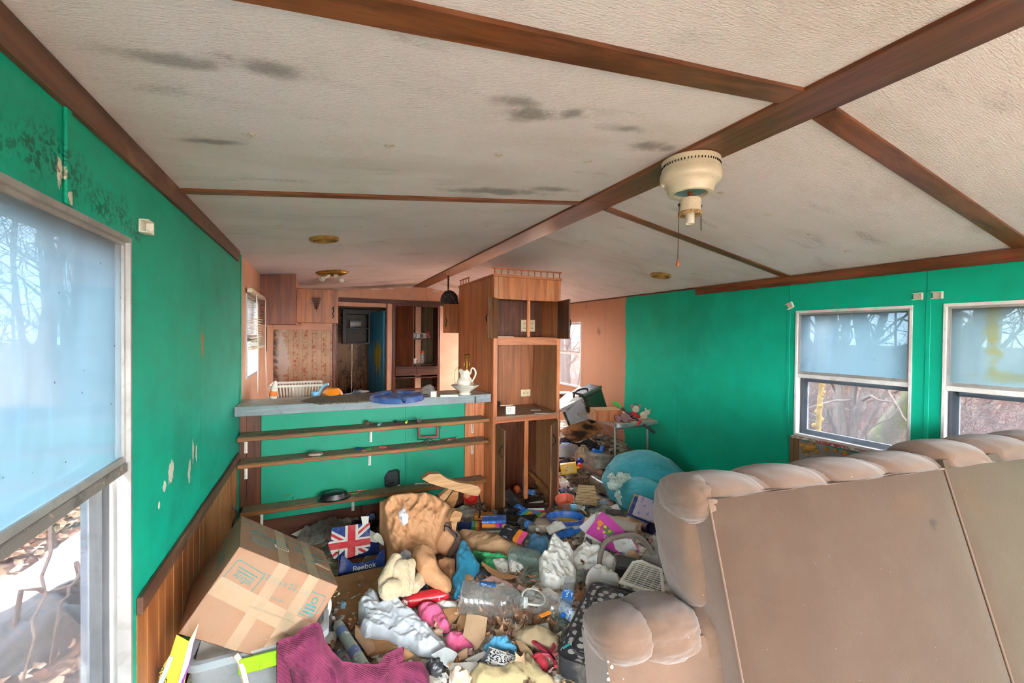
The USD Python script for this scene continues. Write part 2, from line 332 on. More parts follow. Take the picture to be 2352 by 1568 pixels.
fm = [rough_up(mv(trimesh.creation.icosphere(3, r), XR+.012, yy, zz), r*.5, 30, i) for i, (yy, zz, r) in enumerate([(2.07, .82, .024), (2.04, .80, .03), (2.0, .815, .026), (2.07, .77, .017), (2.03, .75, .016), (1.97, .79, .018), (1.9, .83, .02), (1.84, .835, .018), (1.78, .83, .02), (1.72, .8, .025), (2.0, .845, .02)])]
t.part('insulation_foam', cat(fm), foam, label='yellow foam oozing from the broken wall under the window'); 
for yy in (.47, 1.33, 2.19): t.part('seam_strip', box(XR-.004, XR, yy-.012, yy+.012, .3, 1.95), green_r)
t.done(base=(XR, 0, 0))
# end wall behind the camera with a wide window opening, back wall with doorway and pantry recess
E_win = (-.2, 3.1, .7, 1.95)
t = Thing('wall_front', kind='structure')
gab = Polygon([(XL-.1, -.1), (XR+.1, -.1), (XR+.1, 2.14), (XM, 2.6), (XL-.1, 2.24)])
t.part('panel', slab_xz(gab.difference(sbox(*E_win)), YE, YE-.1), green_l); t.done()
t = Thing('wall_back', kind='structure')
D_open, P_open = (.262, 1.0, -.2, 2.10), (1.125, 1.875, .44, 2.17)
G2 = Polygon([(XL, 0), (XR, 0), (XR, 2.2), (XM, 2.55), (XL, 2.3)]).difference(sbox(*D_open)).difference(sbox(*P_open))
for a, b in ((XL, .6), (.6, 1.66), (1.66, XR)):
    t.part('panel', slab_xz(G2.intersection(sbox(a+.002, b-.002, 0, 3)), YB, YB+.012), peach)
t.part('backing', slab_xz(G2, YB+.0125, YB+.1), shell_m)
patch = mat('bare_plaster', 'cfc4b8', .8, [('a88a72', ('n', 20., .5, .65), .7)], space='pos')
for (x, z, w, h) in [(.83, 2.395, .2, .03), (1.06, 2.42, .1, .025), (1.37, 2.455, .09, .02), (1.84, 2.42, .12, .05)]:
    t.part('peeled_patch', slab_xz(shapely.affinity.translate(rrect(w, h, .01), x, z).intersection(sbox(-1, 4, 0, ceil_z(x)-.005)), YB-.002, YB), patch)
t.done()
# room behind the doorway
t = Thing('wall_utility', kind='structure')
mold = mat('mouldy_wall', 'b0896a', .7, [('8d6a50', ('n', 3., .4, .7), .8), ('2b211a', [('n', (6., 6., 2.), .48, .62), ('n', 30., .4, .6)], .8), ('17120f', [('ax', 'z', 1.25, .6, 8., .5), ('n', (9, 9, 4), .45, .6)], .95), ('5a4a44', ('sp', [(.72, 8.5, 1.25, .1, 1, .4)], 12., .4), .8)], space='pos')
t.part('panel', box(XL-.1, .56, 8.5, 8.55, -.1, 2.6), mold); t.part('panel', box(.563, 1.6, 8.5, 8.55, -.1, 2.6), mold)
t.part('side_panel', box(1.5, 1.6, YB+.1, 8.5, -.1, 2.6), peach); t.done()
# partition with flowered wallpaper beside the kitchen
g = Net(); v = g.vec('pos', 1.)
paper = g.mixc(g.mask(('n', 5., .35, .7), 'pos'), col('b89a7a'), col('a88a6c'))
flw = g.mul(g.mask(('n', (34., 34., 30.), .53, .58), 'pos'), g.mask(('w', 'x', 2.75, 1.2, .3, .55), 'pos'))
paper = g.mixc(g.mul(flw, .8), paper, col('a04f38'))
paper = g.mixc(g.mul(g.mask(('w', 'x', 5.5, 0., .975, .995), 'pos'), .6), paper, col('8e5a42'))
paper = g.mixc(g.mul(g.mask(('sp', [(-.45, 6.35, 1.35, .1, 1, .45)], 12., .6), 'pos'), .95), paper, col('b9ab9f'))
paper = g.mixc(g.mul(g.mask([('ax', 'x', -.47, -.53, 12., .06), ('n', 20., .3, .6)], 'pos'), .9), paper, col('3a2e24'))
wallpaper = surf(g, 'flowered_wallpaper', g.add('principled_bsdf', [(paper, 'base_color')], roughness=.7)+'.BSDF')
t = Thing('wall_partition', kind='structure')
t.part('papered_panel', box(XL, .17, 6.367, 6.38, 0, 1.752), wallpaper, label='peeling flowered wallpaper panel'); t.part('header', box(XL, .17, 6.355, 6.367, 1.705, 1.9), peach)
t.part('backing', box(XL, .17, 6.38, 6.44, 0, 1.9), peach); t.part('end_jamb', box(.17, .2, 6.345, 6.45, 0, 1.9), dark_wood); t.done()
# floor and ceiling
one('floor', None, None, box(XL-.1, XR+.1, YE-.1, 8.6, -.12, 0), plain_floor, kind='structure')
t = Thing('ceiling', kind='structure')
SKY = (2.15, 2.7, 4.95, 5.85)   # skylight over the kitchen, out of sight behind the cabinet
def roof_piece(x0, x1, y0, y1, th, m, nm, off=0.):
    if x1 > SKY[1] and x0 < SKY[0] and y1 > SKY[2]+.002 and y0 < SKY[3]-.002:
        for a in ((x0, x1, y0, max(y0, SKY[2])), (x0, x1, min(y1, SKY[3]), y1), (x0, SKY[0], max(y0, SKY[2]), min(y1, SKY[3])), (SKY[1], x1, max(y0, SKY[2]), min(y1, SKY[3]))):
            if a[1]-a[0] > .001 and a[3]-a[2] > .001: roof_piece(*a, th, m, nm, off)
        return
    P = [(x0, ceil_z(x0)+off), (x1, ceil_z(x1)+off), (x1, ceil_z(x1)+off+th), (x0, ceil_z(x0)+off+th)]
    t.part(nm, slab_xz(Polygon(P), y0, y1), m)
ys = [YE, -.305, .925, 2.215, 3.42, 4.64, 5.87, YB]
for a, b in zip(ys[:-1], ys[1:]):
    roof_piece(XL-.02, XM, a+.001, b-.001, .012, ceil_m, 'panel'); roof_piece(XM, XR+.02, a+.001, b-.001, .012, ceil_m, 'panel')
roof_piece(XL-.15, XM, YE-.1, 8.6, .1, shell_m, 'roof_deck', .0125); roof_piece(XM, XR+.15, YE-.1, 8.6, .1, shell_m, 'roof_deck', .0125)
ros_m = mat('rosette_white', 'c4bcb2', .5, [('8f867c', ('n', 60., .5, .6), .6)])
petals = shapely.union_all([shapely.affinity.rotate(shapely.affinity.translate(Point(0, 0).buffer(1).__class__(Point(0, 0).buffer(.0055, 8).exterior), .013, 0), a, origin=(0, 0)) for a in range(0, 360, 45)]+[Point(0, 0).buffer(.007)])
petal_m = prism(petals, .004)
for x, y in [(x, yy) for yy in (.36, 1.6, 2.85) for x in (-.207, .231, .659, 1.093, 1.936, 2.319, 2.714, 3.099)]:
    sl_ = .112 if x < XM else -.173
    t.part('rosette', put(petal_m, (x, y, ceil_z(x)-.0045), *frame((1, 0, sl_), (-sl_, 0, 1))), ros_m)
t.part('utility_ceiling', cat(*[box(.1+.0, 1.45, YB+.1+i*.2, YB+.295+i*.2, 2.12, 2.14) for i in range(6)]), mat('utility_ceiling_white', 'c6bdb0', .7, [('5c5046', ('n', 8., .5, .7), .7)], space='pos')); t.done()
# trims: crown boards, ridge board, battens, chair rail
def trim(name, meshes, m, part='board'):
    t = Thing(name, kind='structure')
    for q in meshes: t.part(part, q, m)
    t.done()
def crown(x, s, y0, y1, zt, zb): return slab_xz(Polygon([(x, zb), (x+s*.014, zb), (x+s*.02, zt-.003), (x, zt-.003)]), y0, y1)
trim('trim_1', [crown(XL, 1, YE, 1.9, 2.252, 2.176), crown(XL, 1, 1.902, 3.655, 2.252, 2.176)], rail_m)
trim('trim_2', [crown(XR, -1, YE, 3.117, 2.158, 2.082)], trim_y)
trim('trim_3', [box(1.446, 1.651, YE, 2.1, 2.461, 2.485, .002), box(1.446, 1.651, 2.102, YB, 2.461, 2.485, .002)], trim_y)
def batten(x0, x1, y0, y1):
    P = [(x0, ceil_z(x0)-.012), (x1, ceil_z(x1)-.012), (x1, ceil_z(x1)+.001), (x0, ceil_z(x0)+.001)]
    return slab_xz(Polygon(P), y0, y1)
for i, (a, b, c, d) in enumerate([(.881, .965, .895, .975), (2.19, 2.235, 2.18, 2.235), (-.35, -.26, -.35, -.26)]):
    trim(f'trim_{4+i}', [batten(XL+.02, 1.447, a, b), batten(1.65, XR-.02, c, d)], trim_x)
trim('trim_7', [box(XL, XL+.018, 1.774, 3.676, .712, .772)], rail_m, 'chair_rail')
trim('trim_8', [box(XL, .262, YB-.02, YB, 2.165, 2.235), box(.262, 2.0, YB-.02, YB, 2.165, 2.235), box(2.0, XR, YB-.02, YB, 2.165, 2.235)], dark_wood_x)
trim('trim_9', [box(XR-.012, XR, 3.12, YB, 2.142, 2.158)], dark_wood)
trim('trim_10', [box(.235, .262, YB-.016, YB, 0, 2.165), box(1.0, 1.02, YB-.016, YB, 0, 2.165), box(1.095, 1.12, YB-.014, YB, .4, 2.165)], dark_wood)

# ---------------- windows ----------------
haze_up = clear('dirty_pane_upper', (.17, .205, .235), .5, '7d939c', [('7f929c', ('n', (3, 3, 1.4), .5, .7), .5), ('8eb0c2', ('n', (9., 9., 1.2), .55, .75), .5), ('3a342c', ('v', 14., .05, .035), .85), ('41392e', ('n', 26., .74, .78), .8)], .08, space='pos')
haze_lo = clear('dirty_pane_lower', (.42, .43, .46), .06, '7f8a94', [('5b4e44', ('n', 60., .72, .78), .6)], .05, space='pos')
pane_ll = clear('spattered_pane', (.34, .35, .37), .07, '7f8a94', [('5b4e44', ('n', 60., .72, .78), .6)], .05, space='pos')
haze_yel = clear('stained_pane', (.17, .20, .22), .46, '86979a', [('a39a4c', [('sp', [(XR, 1.06, 1.7, 1, .05, .26), (XR, .95, 1.45, 1, .2, .05)], 14., .2)], .6), ('8fa2aa', ('n', (3, 3, 1.4), .5, .7), .5), ('3a342c', ('n', 26., .72, .78), .8)], .08, space='pos')
clean = clear('clean_pane', (.95, .96, .97), .02, 'c0c0c0')
def sash_window(name, x, out, y0, y1, z0, z1, zr, up, lo, fr=.028, m=alu_w, storm=True):
    """Two-pane aluminium window in a side wall: outer frame, meeting rail, panes, storm frame outside."""
    t = Thing(name, kind='structure'); a, b = x-out*.010, x+out*.024; X0, X1 = min(a, b), max(a, b)
    ring = sbox(y0, y1, z0, z1).difference(sbox(y0+fr*.7, y1-fr*.7, z0+fr, z1-fr))
    t.part('frame', slab_yz(ring, X0, X1), m)
    xm = x+out*.012
    t.part('meeting_rail', box(xm-.014, xm+.016, y0+.015, y1-.015, zr-.016, zr+.014), alu_d if m is alu else alu_w)
    r2 = sbox(y0+fr*.6, y1-fr*.6, zr+.01, z1-fr*.8).difference(sbox(y0+fr*1.5, y1-fr*1.5, zr+.035, z1-fr*1.7))
    t.part('upper_sash', slab_yz(r2, xm-.006, xm+.010), alu)
    t.part('upper_pane', box(xm, xm+.003, y0+fr, y1-fr, zr+.012, z1-fr, .0005), up)
    t.part('lower_pane', box(xm+out*.03, xm+out*.033, y0+fr*.7, y1-fr*.7, z0+fr, zr-.01, .0005), lo)
    if storm:
        xs = x+out*.075; r3 = sbox(y0+.002, y1-.002, z0+.002, z1-.002).difference(sbox(y0+.05, y1-.05, z0+.05, z1-.04))
        t.part('storm_frame', slab_yz(r3, min(xs, xs+out*.02), max(xs, xs+out*.02)), mat('storm_frame_grey', '8d9399', .5, [('5a5f63', ('n', 9., .45, .7), .7)], space='pos'))
        t.part('storm_rail', box(min(xs, xs+out*.02), max(xs, xs+out*.02), y0+.03, y1-.03, zr-.05, zr+.03), mat('storm_frame_grey', '8d9399'))
    t.done(); return t
sash_window('window_1', XL, -1, *WL[0][:2], *WL[0][2:], 1.23, haze_up, pane_ll, .016, alu)
sash_window('window_2', XL, -1, *WL[1][:2], *WL[1][2:], 1.23, clean, clean, .034, alu)
sash_window('window_3', XL, -1, *WL[2][:2], *WL[2][2:], 1.6, haze_lo, haze_lo, .02, alu, False)
sash_window('window_4', XR, 1, *WR[0][:2], *WR[0][2:], 1.362, haze_up, haze_lo, .019, alu_w)
sash_window('window_5', XR, 1, *WR[1][:2], *WR[1][2:], 1.362, haze_yel, haze_lo, .019, alu_w)
sash_window('window_6', XR, 1, *WR[2][:2], *WR[2][2:], 1.362, clean, clean, .026, alu_w)
sash_window('window_7', XR, 1, *WR[3][:2], *WR[3][2:], 1.362, clean, clean, .026, alu_w)
sash_window('window_8', XR, 1, *WR[4][:2], *WR[4][2:], 1.40, haze_lo, haze_lo, .022, alu_w, False)
t = Thing('window_9', kind='structure'); fr_ = sbox(*E_win)
for i in range(3): fr_ = fr_.difference(sbox(E_win[0]+.04+i*1.09, E_win[0]+1.05+i*1.09, .75, 1.9))
t.part('frame', slab_xz(fr_, YE-.09, YE-.01), alu)
for i in range(3): t.part('pane', box(E_win[0]+.03+i*1.09, E_win[0]+1.06+i*1.09, YE-.05, YE-.047, .74, 1.91, .0005), clean)
t.done()
t = Thing('window_10', kind='structure'); zs = lambda x: ceil_z(x)
for a in ((SKY[0], SKY[1], SKY[2]-.03, SKY[2]), (SKY[0], SKY[1], SKY[3], SKY[3]+.03)):
    t.part('frame', slab_xz(Polygon([(a[0], zs(a[0])-.01), (a[1], zs(a[1])-.01), (a[1], zs(a[1])+.15), (a[0], zs(a[0])+.15)]), a[2], a[3]), alu_w)
t.part('pane', slab_xz(Polygon([(SKY[0], zs(SKY[0])+.118), (SKY[1], zs(SKY[1])+.118), (SKY[1], zs(SKY[1])+.122), (SKY[0], zs(SKY[0])+.122)]), SKY[2], SKY[3]), clean); t.done()
# red and white paint on the sill of the near right window
t = Thing('window_sill', kind='structure')
t.part('sill_board', box(XR-.014, XR+.02, 1.39, 2.15, .862, .886), mat('peeling_sill', '9c8b80', .7, [('b03a44', ('sp', [(XR, 1.86, .88, .1, .13, .1)], 25., .4), .9), ('e0d8d0', ('n', 60., .52, .58), .7), ('6e4136', ('n', 30., .55, .65), .6)], space='pos', bump=(.6, 60.)))
t.done()
# ---------------- bar, shelves ----------------
t = Thing('wall_bar', kind='structure'); Yp = 3.76
gx0, gx1 = at(600, 1000, Y=Yp)[0], at(1067, 1000, Y=Yp)[0]; gz = at(600, 1195, Y=Yp)[2]; sx = at(934, 1000, Y=Yp)[0]
def bw(nm, x0, x1, z0, z1, m, y=Yp, b=.0015): t.part(nm, box(x0, x1, y, y+.012, z0, z1, b), m)
green_b = mat('bar_green_paint', '048868', .55, [('0d7f61', ('n', (3, 3, 1.), .5, .75), .4), ('3fb894', ('n', (5, 5, 1.2), .6, .8), .3), ('1f2a24', ('n', 60., .76, .8), .7)], bump=(.1, 60., .004), space='pos', var=.04)
bw('panel', gx0, sx-.004, gz, 1.08, green_b); bw('panel', sx+.004, gx1, gz, 1.08, green_b); t.part('seam_strip', box(sx-.012, sx+.012, Yp-.004, Yp, gz, 1.08, .002), green_b)
xs = [XL, -.50, gx0-.002]
for a, b in zip(xs[:-1], xs[1:]): bw('plank', a+.001, b-.001, 0, 1.08, dark_wood)
xs = [gx1+.002, 1.335, 1.43]
for a, b in zip(xs[:-1], xs[1:]): bw('plank', a+.001, b-.001, 0, 1.08, cab_z)
bw('base_board', gx0, .33, 0, gz-.002, dark_wood_x); bw('base_board', .332, gx1, 0, gz-.002, dark_wood_x)
t.part('backing', box(XL, 1.43, Yp+.013, Yp+.1, 0, 1.06), dark_wood_x); t.done()
lam = mat('speckled_laminate', 'b3ab9e', .45, [('a69a8a', ('n', 9., .45, .7), .7), ('6f6557', ('n', 160., .56, .62), .6), ('4d4336', [('n', 5., .5, .7), ('n', 60., .45, .6)], .6)], space='pos')
grey_edge = mat('grey_painted_edge', '737b7e', .5, [('8d9496', ('n', (2, 2, 20), .5, .7), .5), ('7b6a4d', ('sp', [(.62, 3.53, 1.09, .05, .2, .012), (.36, 3.53, 1.08, .04, .2, .008)], 40., .5), .8), ('5f5a52', ('n', 24., .62, .72), .6)], space='pos')
t = Thing('bar_counter', 'long grey-edged bar counter littered with dirt and dishes', 'counter')
t.part('top', box(XL+.004, 1.395, 3.535, 3.935, 1.095, 1.127, .003), lam, label='dirty speckled laminate top')
t.part('front_edge', box(XL+.004, 1.40, 3.522, 3.5345, 1.06, 1.131, .003), grey_edge); t.part('end_edge', box(1.3955, 1.408, 3.5355, 3.70, 1.06, 1.131, .003), grey_edge)
t.part('support_rail', box(XL+.01, 1.38, 3.70, 3.755, 1.062, 1.0945, .002), dark_wood_x); t.done()
br_m = mat('white_bracket', 'cfcabf', .45, [('8a7a66', ('n', 60., .6, .7), .5)], dust=.1)
shelf_w = wood('shelf_pine', '97622f', '6d4222', 'x', .55, knots=True); shelf_top_dirt = mat('shelf_grime', '91806a', .9, [('5e4f3f', ('n', 30., .5, .7), .6), ('a3937c', ('n', 5., .5, .7), .6), ('2c241c', ('n', 120., .64, .72), .7)], space='pos', bump=(.6, 120., .004))
for nm, z, yf, bx in [('top', .90, 3.56, (-.505, .402, 1.31)), ('middle', .702, 3.575, (-.504, .393, 1.31)), ('lowest', .335, 3.615, (-.40, .262, 1.30))]:
    t = Thing('wall_shelf', f'long pine wall shelf under the bar counter, the {nm} of the three', 'shelf', 'pine shelves under the bar')
    x0 = -.535+(.0 if nm != 'lowest' else .012)
    t.part('board', box(x0, 1.405, yf, Yp-.001, z-.03, z-.002, .004), shelf_w); t.part('grime_layer', box(x0+.003, 1.40, yf+.008, Yp-.002, z-.0024, z, .001), shelf_top_dirt)
    for x in bx:
        p = prism([(0, 0), (.135, 0), (.12, -.018), (.03, -.03), (.016, -.11), (0, -.125)], .003)
        web = put(p, (x-.0015, Yp-.001, z-.031), (0, -1, 0), (0, 0, 1), (-1, 0, 0))
        t.part('bracket', cat(web, box(x-.011, x+.011, Yp-.004, Yp-.001, z-.16, z-.031, .001), box(x-.011, x+.011, yf+.03, Yp-.003, z-.034, z-.031, .001)), br_m)
    t.done()
# ---------------- tower cabinet ----------------
def handle(c, out, up=(0, 0, 1), L=.085, h=.022):
    """Bent iron bail handle lying along up, standing off along out."""
    out, up = nrm(out), nrm(up); s = np.cross(up, out); c = np.asarray(c, float); k = np.linspace(-1, 1, 17)
    pts = [c+up*(L/2)*a+out*(h*(1-abs(a)**2.6)+.002)+s*.004*math.sin(a*5) for a in k]
    ends = [mv(trimesh.creation.icosphere(1, .006), *(c+up*(L/2)*q+out*.003)) for q in (-1, 1)]
    fl = [tube([c+up*(L/2)*q, c+up*(L/2+.014)*q+s*.006*q+out*.002], [.004, .0015], 6) for q in (-1, 1)]
    return cat(tube(pts, .0034+.0015*(1-np.abs(k))), *ends, *fl)
def door_at(t, hx, hy, w, z0, z1, deg, hand, m, th=.018, left=True, ho=.05):
    """Cabinet door hinged at (hx, hy), opened by deg; left hinge opens anticlockwise seen from above."""
    a = math.radians(deg); ex = np.array([math.cos(a), -math.sin(a), 0]) if left else np.array([-math.cos(a), -math.sin(a), 0])
    out = np.array([-math.sin(a), -math.cos(a), 0]) if left else np.array([math.sin(a), -math.cos(a), 0])   # closed: faces -y
    ey = -out; ez = np.array([0, 0, 1.]); base = np.array([hx, hy, 0])
    sl = cbox(w, th, z1-z0, .004); A = (ex, np.cross(ez, ex), ez); sg = 1 if np.dot(np.cross(ez, ex), ey) > 0 else -1
    d = t.part('door', put(sl, base+ex*w/2+out*th/2+np.array([0, 0, (z0+z1)/2]), *A), m)
    if hand: t.part('handle', handle(base+ex*(w-ho)+out*(th+.001)+np.array([0, 0, hand]), out), iron, parent=d)
    return d, base, ex, out
t = Thing('entertainment_cabinet', 'tall wood-veneer cabinet with open doors and a niche, at the end of the bar', 'cabinet')
X0, X1, Y0, Y1 = 1.432, 2.132, 3.55, 4.604; zt = 2.205
t.part('side_panel', box(X0, X0+.016, Y0+.018, Y1, 0, zt, .002), cab_z); t.part('side_panel', box(X1-.016, X1, Y0+.018, Y1, 0, zt, .002), cab_z)
inn = wood('niche_veneer', 'a5663f', '7f4a2c', 'z', .5, wear='6b5546')
t.part('niche_back', box(X0+.017, 1.70, 4.085, 4.097, .92, 1.62), wood('niche_grey_veneer', '7c6252', '5a4436', 'z', .5)); t.part('niche_back', box(1.702, X1-.017, 4.085, 4.097, .92, 1.62), inn)
t.part('upper_back', box(X0+.017, X1-.017, 3.90, 3.91, 1.645, 2.19), cab_in); t.part('lower_back', box(X0+.017, X1-.017, 4.0, 4.01, 0.0, .90), cab_in)
for z in (1.62, 2.19): t.part('shelf', box(X0+.017, X1-.017, Y0+.02, 4.08, z, z+.016), cab_x)
t.part('desk_top', box(X0+.017, X1-.017, Y0-.012, 4.084, .90, .918, .003), wood('dusty_desk_top', '9c7456', '77543c', 'x', .6, dust=.6))
t.part('inner_side', box(X1-.024, X1-.0165, Y0+.02, 4.084, .925, 1.6), wood('light_inner_veneer', 'b58258', '97653f', 'z', .5, wear='7d5238'))
t.part('inner_side', box(X1-.024, X1-.0165, Y0+.02, 3.99, .02, .89), wood('light_inner_veneer', 'b58258', '97653f'))
F0, F1 = Y0, Y0+.018
def fr(nm, x0, x1, z0, z1, m=cab_z): t.part(nm, box(x0, x1, F0, F1, z0, z1, .003), m)
fr('stile', X0, 1.474, 0, 2.19); fr('stile', 2.096, X1, 0, 2.19); fr('header', 1.4745, 2.0955, 1.986, 2.19); fr('rail', 1.4745, 2.0955, 1.567, 1.642, cab_x); fr('mullion', 1.768, 1.802, 1.6425, 1.9855)
fr('apron', 1.4745, 2.0955, .856, .90, cab_x); fr('mullion', 1.754, 1.796, .06, .8555); fr('toe_rail', 1.4745, 2.0955, 0, .06, cab_x)
t.part('cornice', cat(box(X0-.008, X1+.008, Y0-.008, Y0+.02, 2.19, 2.212), box(X0-.008, X0+.012, Y0+.02, Y1, 2.19, 2.212), box(X0, X1, Y0, Y1, 2.20, 2.205)), cab_x)
worn = wood('worn_door_face', '8d5f40', '5e3b26', 'z', .55, wear='3f2c20')
door_at(t, 1.476, Y0-.001, .285, 1.63, 1.99, 128, 1.80, worn); door_at(t, 2.094, Y0-.001, .285, 1.63, 1.99, 80, 1.78, dark_wood, left=False)
door_at(t, 1.476, Y0-.001, .275, .075, .85, 97, .66, worn); door_at(t, 2.094, Y0-.001, .275, .075, .85, 48, .70, worn, left=False)
sp = lathe([(0, 0), (.006, 0), (.0065, .008), (.004, .012), (.0075, .022), (.0055, .03), (.004, .036), (.0065, .044), (.0065, .05), (0, .05)], 10)
for k in range(11): t.part('spindle', mv(sp, X0+.01+k*(X1-X0-.02)/10, Y0+.012, 2.212), cab_x)
t.part('gallery_rail', box(X0-.012, X1+.012, Y0+.004, Y0+.02, 2.262, 2.275), cab_x)
for k in range(4): t.part('spindle', mv(sp, X0+.012, 4.30+k*.09, 2.212), cab_x)
t.part('gallery_rail', box(X0+.004, X0+.02, 4.28, Y1, 2.262, 2.275), cab_x)
out_m = mat('almond_outlet', 'd8c8a0', .4); hole_m = mat('outlet_slots', '2a2018', .6)
def outlet(t, o, ex, ez, w=.075, h=.12, slots=True):
    A = frame(ex, ez); n = A[1]; p = t.part('outlet', put(cbox(w, .006, h, .003), np.asarray(o)-n*.003, *A), out_m, label='almond electric outlet')
    sl = [put(cbox(.004, .002, .012, .0005), np.asarray(o)-n*.0062+A[0]*a+A[2]*b, *A) for a, b in ((-.026, .0), (-.014, .0), (.014, .0), (.026, .0))] if w > h else [put(cbox(.004, .002, .012, .0005), np.asarray(o)-n*.0062+A[0]*a+A[2]*b, *A) for a, b in ((-.008, .025), (.008, .025), (-.008, -.025), (.008, -.025))]
    for q_ in sl: t.part('slot', q_, hole_m, parent=p)
outlet(t, (at(1207, 902, Y=4.085)[0], 4.085, at(1207, 902, Y=4.085)[2]), (1, 0, 0), (0, 0, 1), .115, .075)
outlet(t, (*at(1204, 748, Y=3.90)[:1], 3.90, at(1204, 748, Y=3.9)[2]), (1, 0, 0), (0, 0, 1)); outlet(t, (*at(1221, 748, Y=3.90)[:1], 3.90, at(1221, 748, Y=3.9)[2]), (1, 0, 0), (0, 0, 1))
t.done()
# ---------------- kitchen ----------------
pine = wood('golden_pine_door', 'a3560f', '743808', 'z', .4, knots=True, wear='5e3313')
def wheat(c, ex, ez, n, h):
    """Carved sheaf: five stems with leaf-shaped grains."""
    c = np.asarray(c, float); ms = []
    leaf = prism([(0, 0), (.0035, .006), (.0035, .013), (0, .02), (-.0035, .013), (-.0035, .006)], .0015)
    for a in (-.3, -.15, 0, .15, .3):
        for k in range(7):
            s = .012+k*.0155; o = c+ex*(a*s*1.0)*(h/.13)+ez*(s-.03)*(h/.13)
            for q in (-1, 1):
                b = a+q*.45; d = ez*math.cos(b)+ex*math.sin(b); ms.append(put(leaf, o+n*.0, np.cross(d, n), d, n))
        ms.append(tube([c-ez*.045, c+ez*.01, c+ex*a*.1*(h/.13)+ez*.1*(h/.13)], .0016, 5))
    return cat(*ms)
carve = mat('carved_dark', '3a1c0c', .7)
t = Thing('upper_cabinet', 'wall cabinet with a wheat-carved door swung open, left of the kitchen', 'cabinet')
Yc, xc = 4.967, -.222
P = Polygon([(XL+.002, 1.75), (xc, 1.75), (xc, ceil_z(xc)-.012), (XL+.002, ceil_z(XL)-.012)])
t.part('end_panel', slab_xz(P, Yc, Yc+.016), wood('cabinet_end_pine', '85401a', '5c280c', 'z', .4, knots=True))
t.part('body', cat(box(XL+.002, xc-.018, Yc+.017, 6.0, 1.765, 1.78), box(XL+.002, xc-.018, Yc+.017, 6.0, 2.19, 2.205), box(XL+.002, XL+.012, Yc+.017, 6.0, 1.78, 2.19)), cab_in)
t.part('bottom_rail', box(XL+.002, xc+.001, Yc-.003, Yc, 1.748, 1.772), wood('cabinet_end_pine', '85401a', '5c280c'))
t.part('face_frame', cat(box(xc-.018, xc, Yc+.017, 6.0, 1.75, 1.785), box(xc-.018, xc, Yc+.017, 6.0, 2.14, 2.22), box(xc-.018, xc, Yc+.017, Yc+.05, 1.785, 2.14), box(xc-.018, xc, 5.48, 5.53, 1.785, 2.14), box(xc-.018, xc, 5.95, 6.0, 1.785, 2.14)), cab_z)
d = t.part('door', box(xc+.004, .187, Yc-.02, Yc-.002, 1.768, 2.128, .006), pine, label='golden pine door with a carved wheat sheaf')
t.part('handle', handle((.135, Yc-.022, 1.885), (0, -1, 0), L=.1, h=.026), iron, parent=d)
t.part('carving', wheat((-.03, Yc-.0206, 1.935), np.array([1, 0, 0.]), np.array([0, 0, 1.]), np.array([0, -1, 0.]), .15), carve, parent=d)
t.part('door', box(xc+.001, xc+.018, 5.505, 5.94, 1.77, 2.13, .005), pine); t.done()
t = Thing('kitchen_counter', 'low kitchen worktop behind the bar carrying the laundry basket', 'counter')
t.part('worktop', box(XL+.004, 1.40, 3.94, 4.56, .88, .92), lam); t.part('base_cabinet', box(XL+.004, 1.40, 3.95, 4.5, 0, .879), cab_z)
t.part('door', box(-.5, .1, 4.501, 4.518, .08, .85), pine); t.part('door', box(.11, .7, 4.501, 4.518, .08, .85), pine); t.part('door', box(.71, 1.3, 4.501, 4.518, .08, .85), pine); t.done()
t = Thing('spice_cabinet', 'small pine cabinet door ajar beside the back of the tower', 'cabinet')
qx = at(1018, 730, Y=4.62)[0]; z1, z0 = at(1018, 697, Y=4.62)[2], at(1018, 764, Y=4.62)[2]
d = t.part('door', box(qx, X0-.004, 4.607, 4.625, z0, z1, .005), pine); t.part('handle', handle((qx+.028, 4.606, z0+.12), (0, -1, 0), L=.085), iron, parent=d)
t.part('body', box(X0+.001, X1, 4.63, 4.93, z0, z1), cab_z); t.part('hinge_strip', box(X0-.003, X0+.02, 4.626, 4.66, z0, z1), cab_z); t.done()
# pantry recessed in the back wall
pz = lambda y: at(940, y, Y=YB)[2]
t = Thing('pantry_cabinet', 'built-in dark wood pantry with open doors in the back wall', 'cabinet')
x0, x1, z0, z1 = 1.127, 1.873, .445, 2.168
for nm, b in [('side', (x0, x0+.014, YB+.002, YB+.32, z0, z1)), ('side', (x1-.014, x1, YB+.002, YB+.32, z0, z1)), ('top', (x0, x1, YB+.002, YB+.32, z1-.014, z1))]: t.part(nm, box(*b), dark_wood)
t.part('back', box(x0, x1, YB+.32, YB+.33, z0, z1), wood('pantry_back', '8a7458', '6a553e', 'z', .7)); t.part('back_rib', box(1.60, 1.66, YB+.30, YB+.319, 1.1, 2.15), dark_wood)
for z in (pz(777), pz(836), pz(866), pz(893)): t.part('shelf', box(x0+.015, x1-.015, YB+.0, YB+.318, z-.016, z, .002), dark_wood_x)
for nm, b in [('stile', (x0-.03, x0+.02, z0, z1)), ('stile', (x1-.02, x1+.03, z0, z1)), ('header', (x0+.0205, x1-.0205, z1-.04, z1))]: t.part(nm, box(b[0], b[1], YB-.016, YB-.001, b[2], b[3], .002), dark_wood)
for xa, xb in ((x0+.022, 1.495), (1.5, x1-.022)): t.part('drawer', box(xa, xb, YB-.028, YB-.012, pz(862), pz(841), .004), dark_wood_x)
door_at(t, x0+.03, YB-.017, .36, pz(838), 2.13, 48, (pz(838)+2.13)/2, dark_wood, ho=.22); door_at(t, x1-.03, YB-.017, .36, pz(838), 2.13, 78, (pz(838)+2.13)/2, dark_wood, left=False, ho=.22)
t.done()
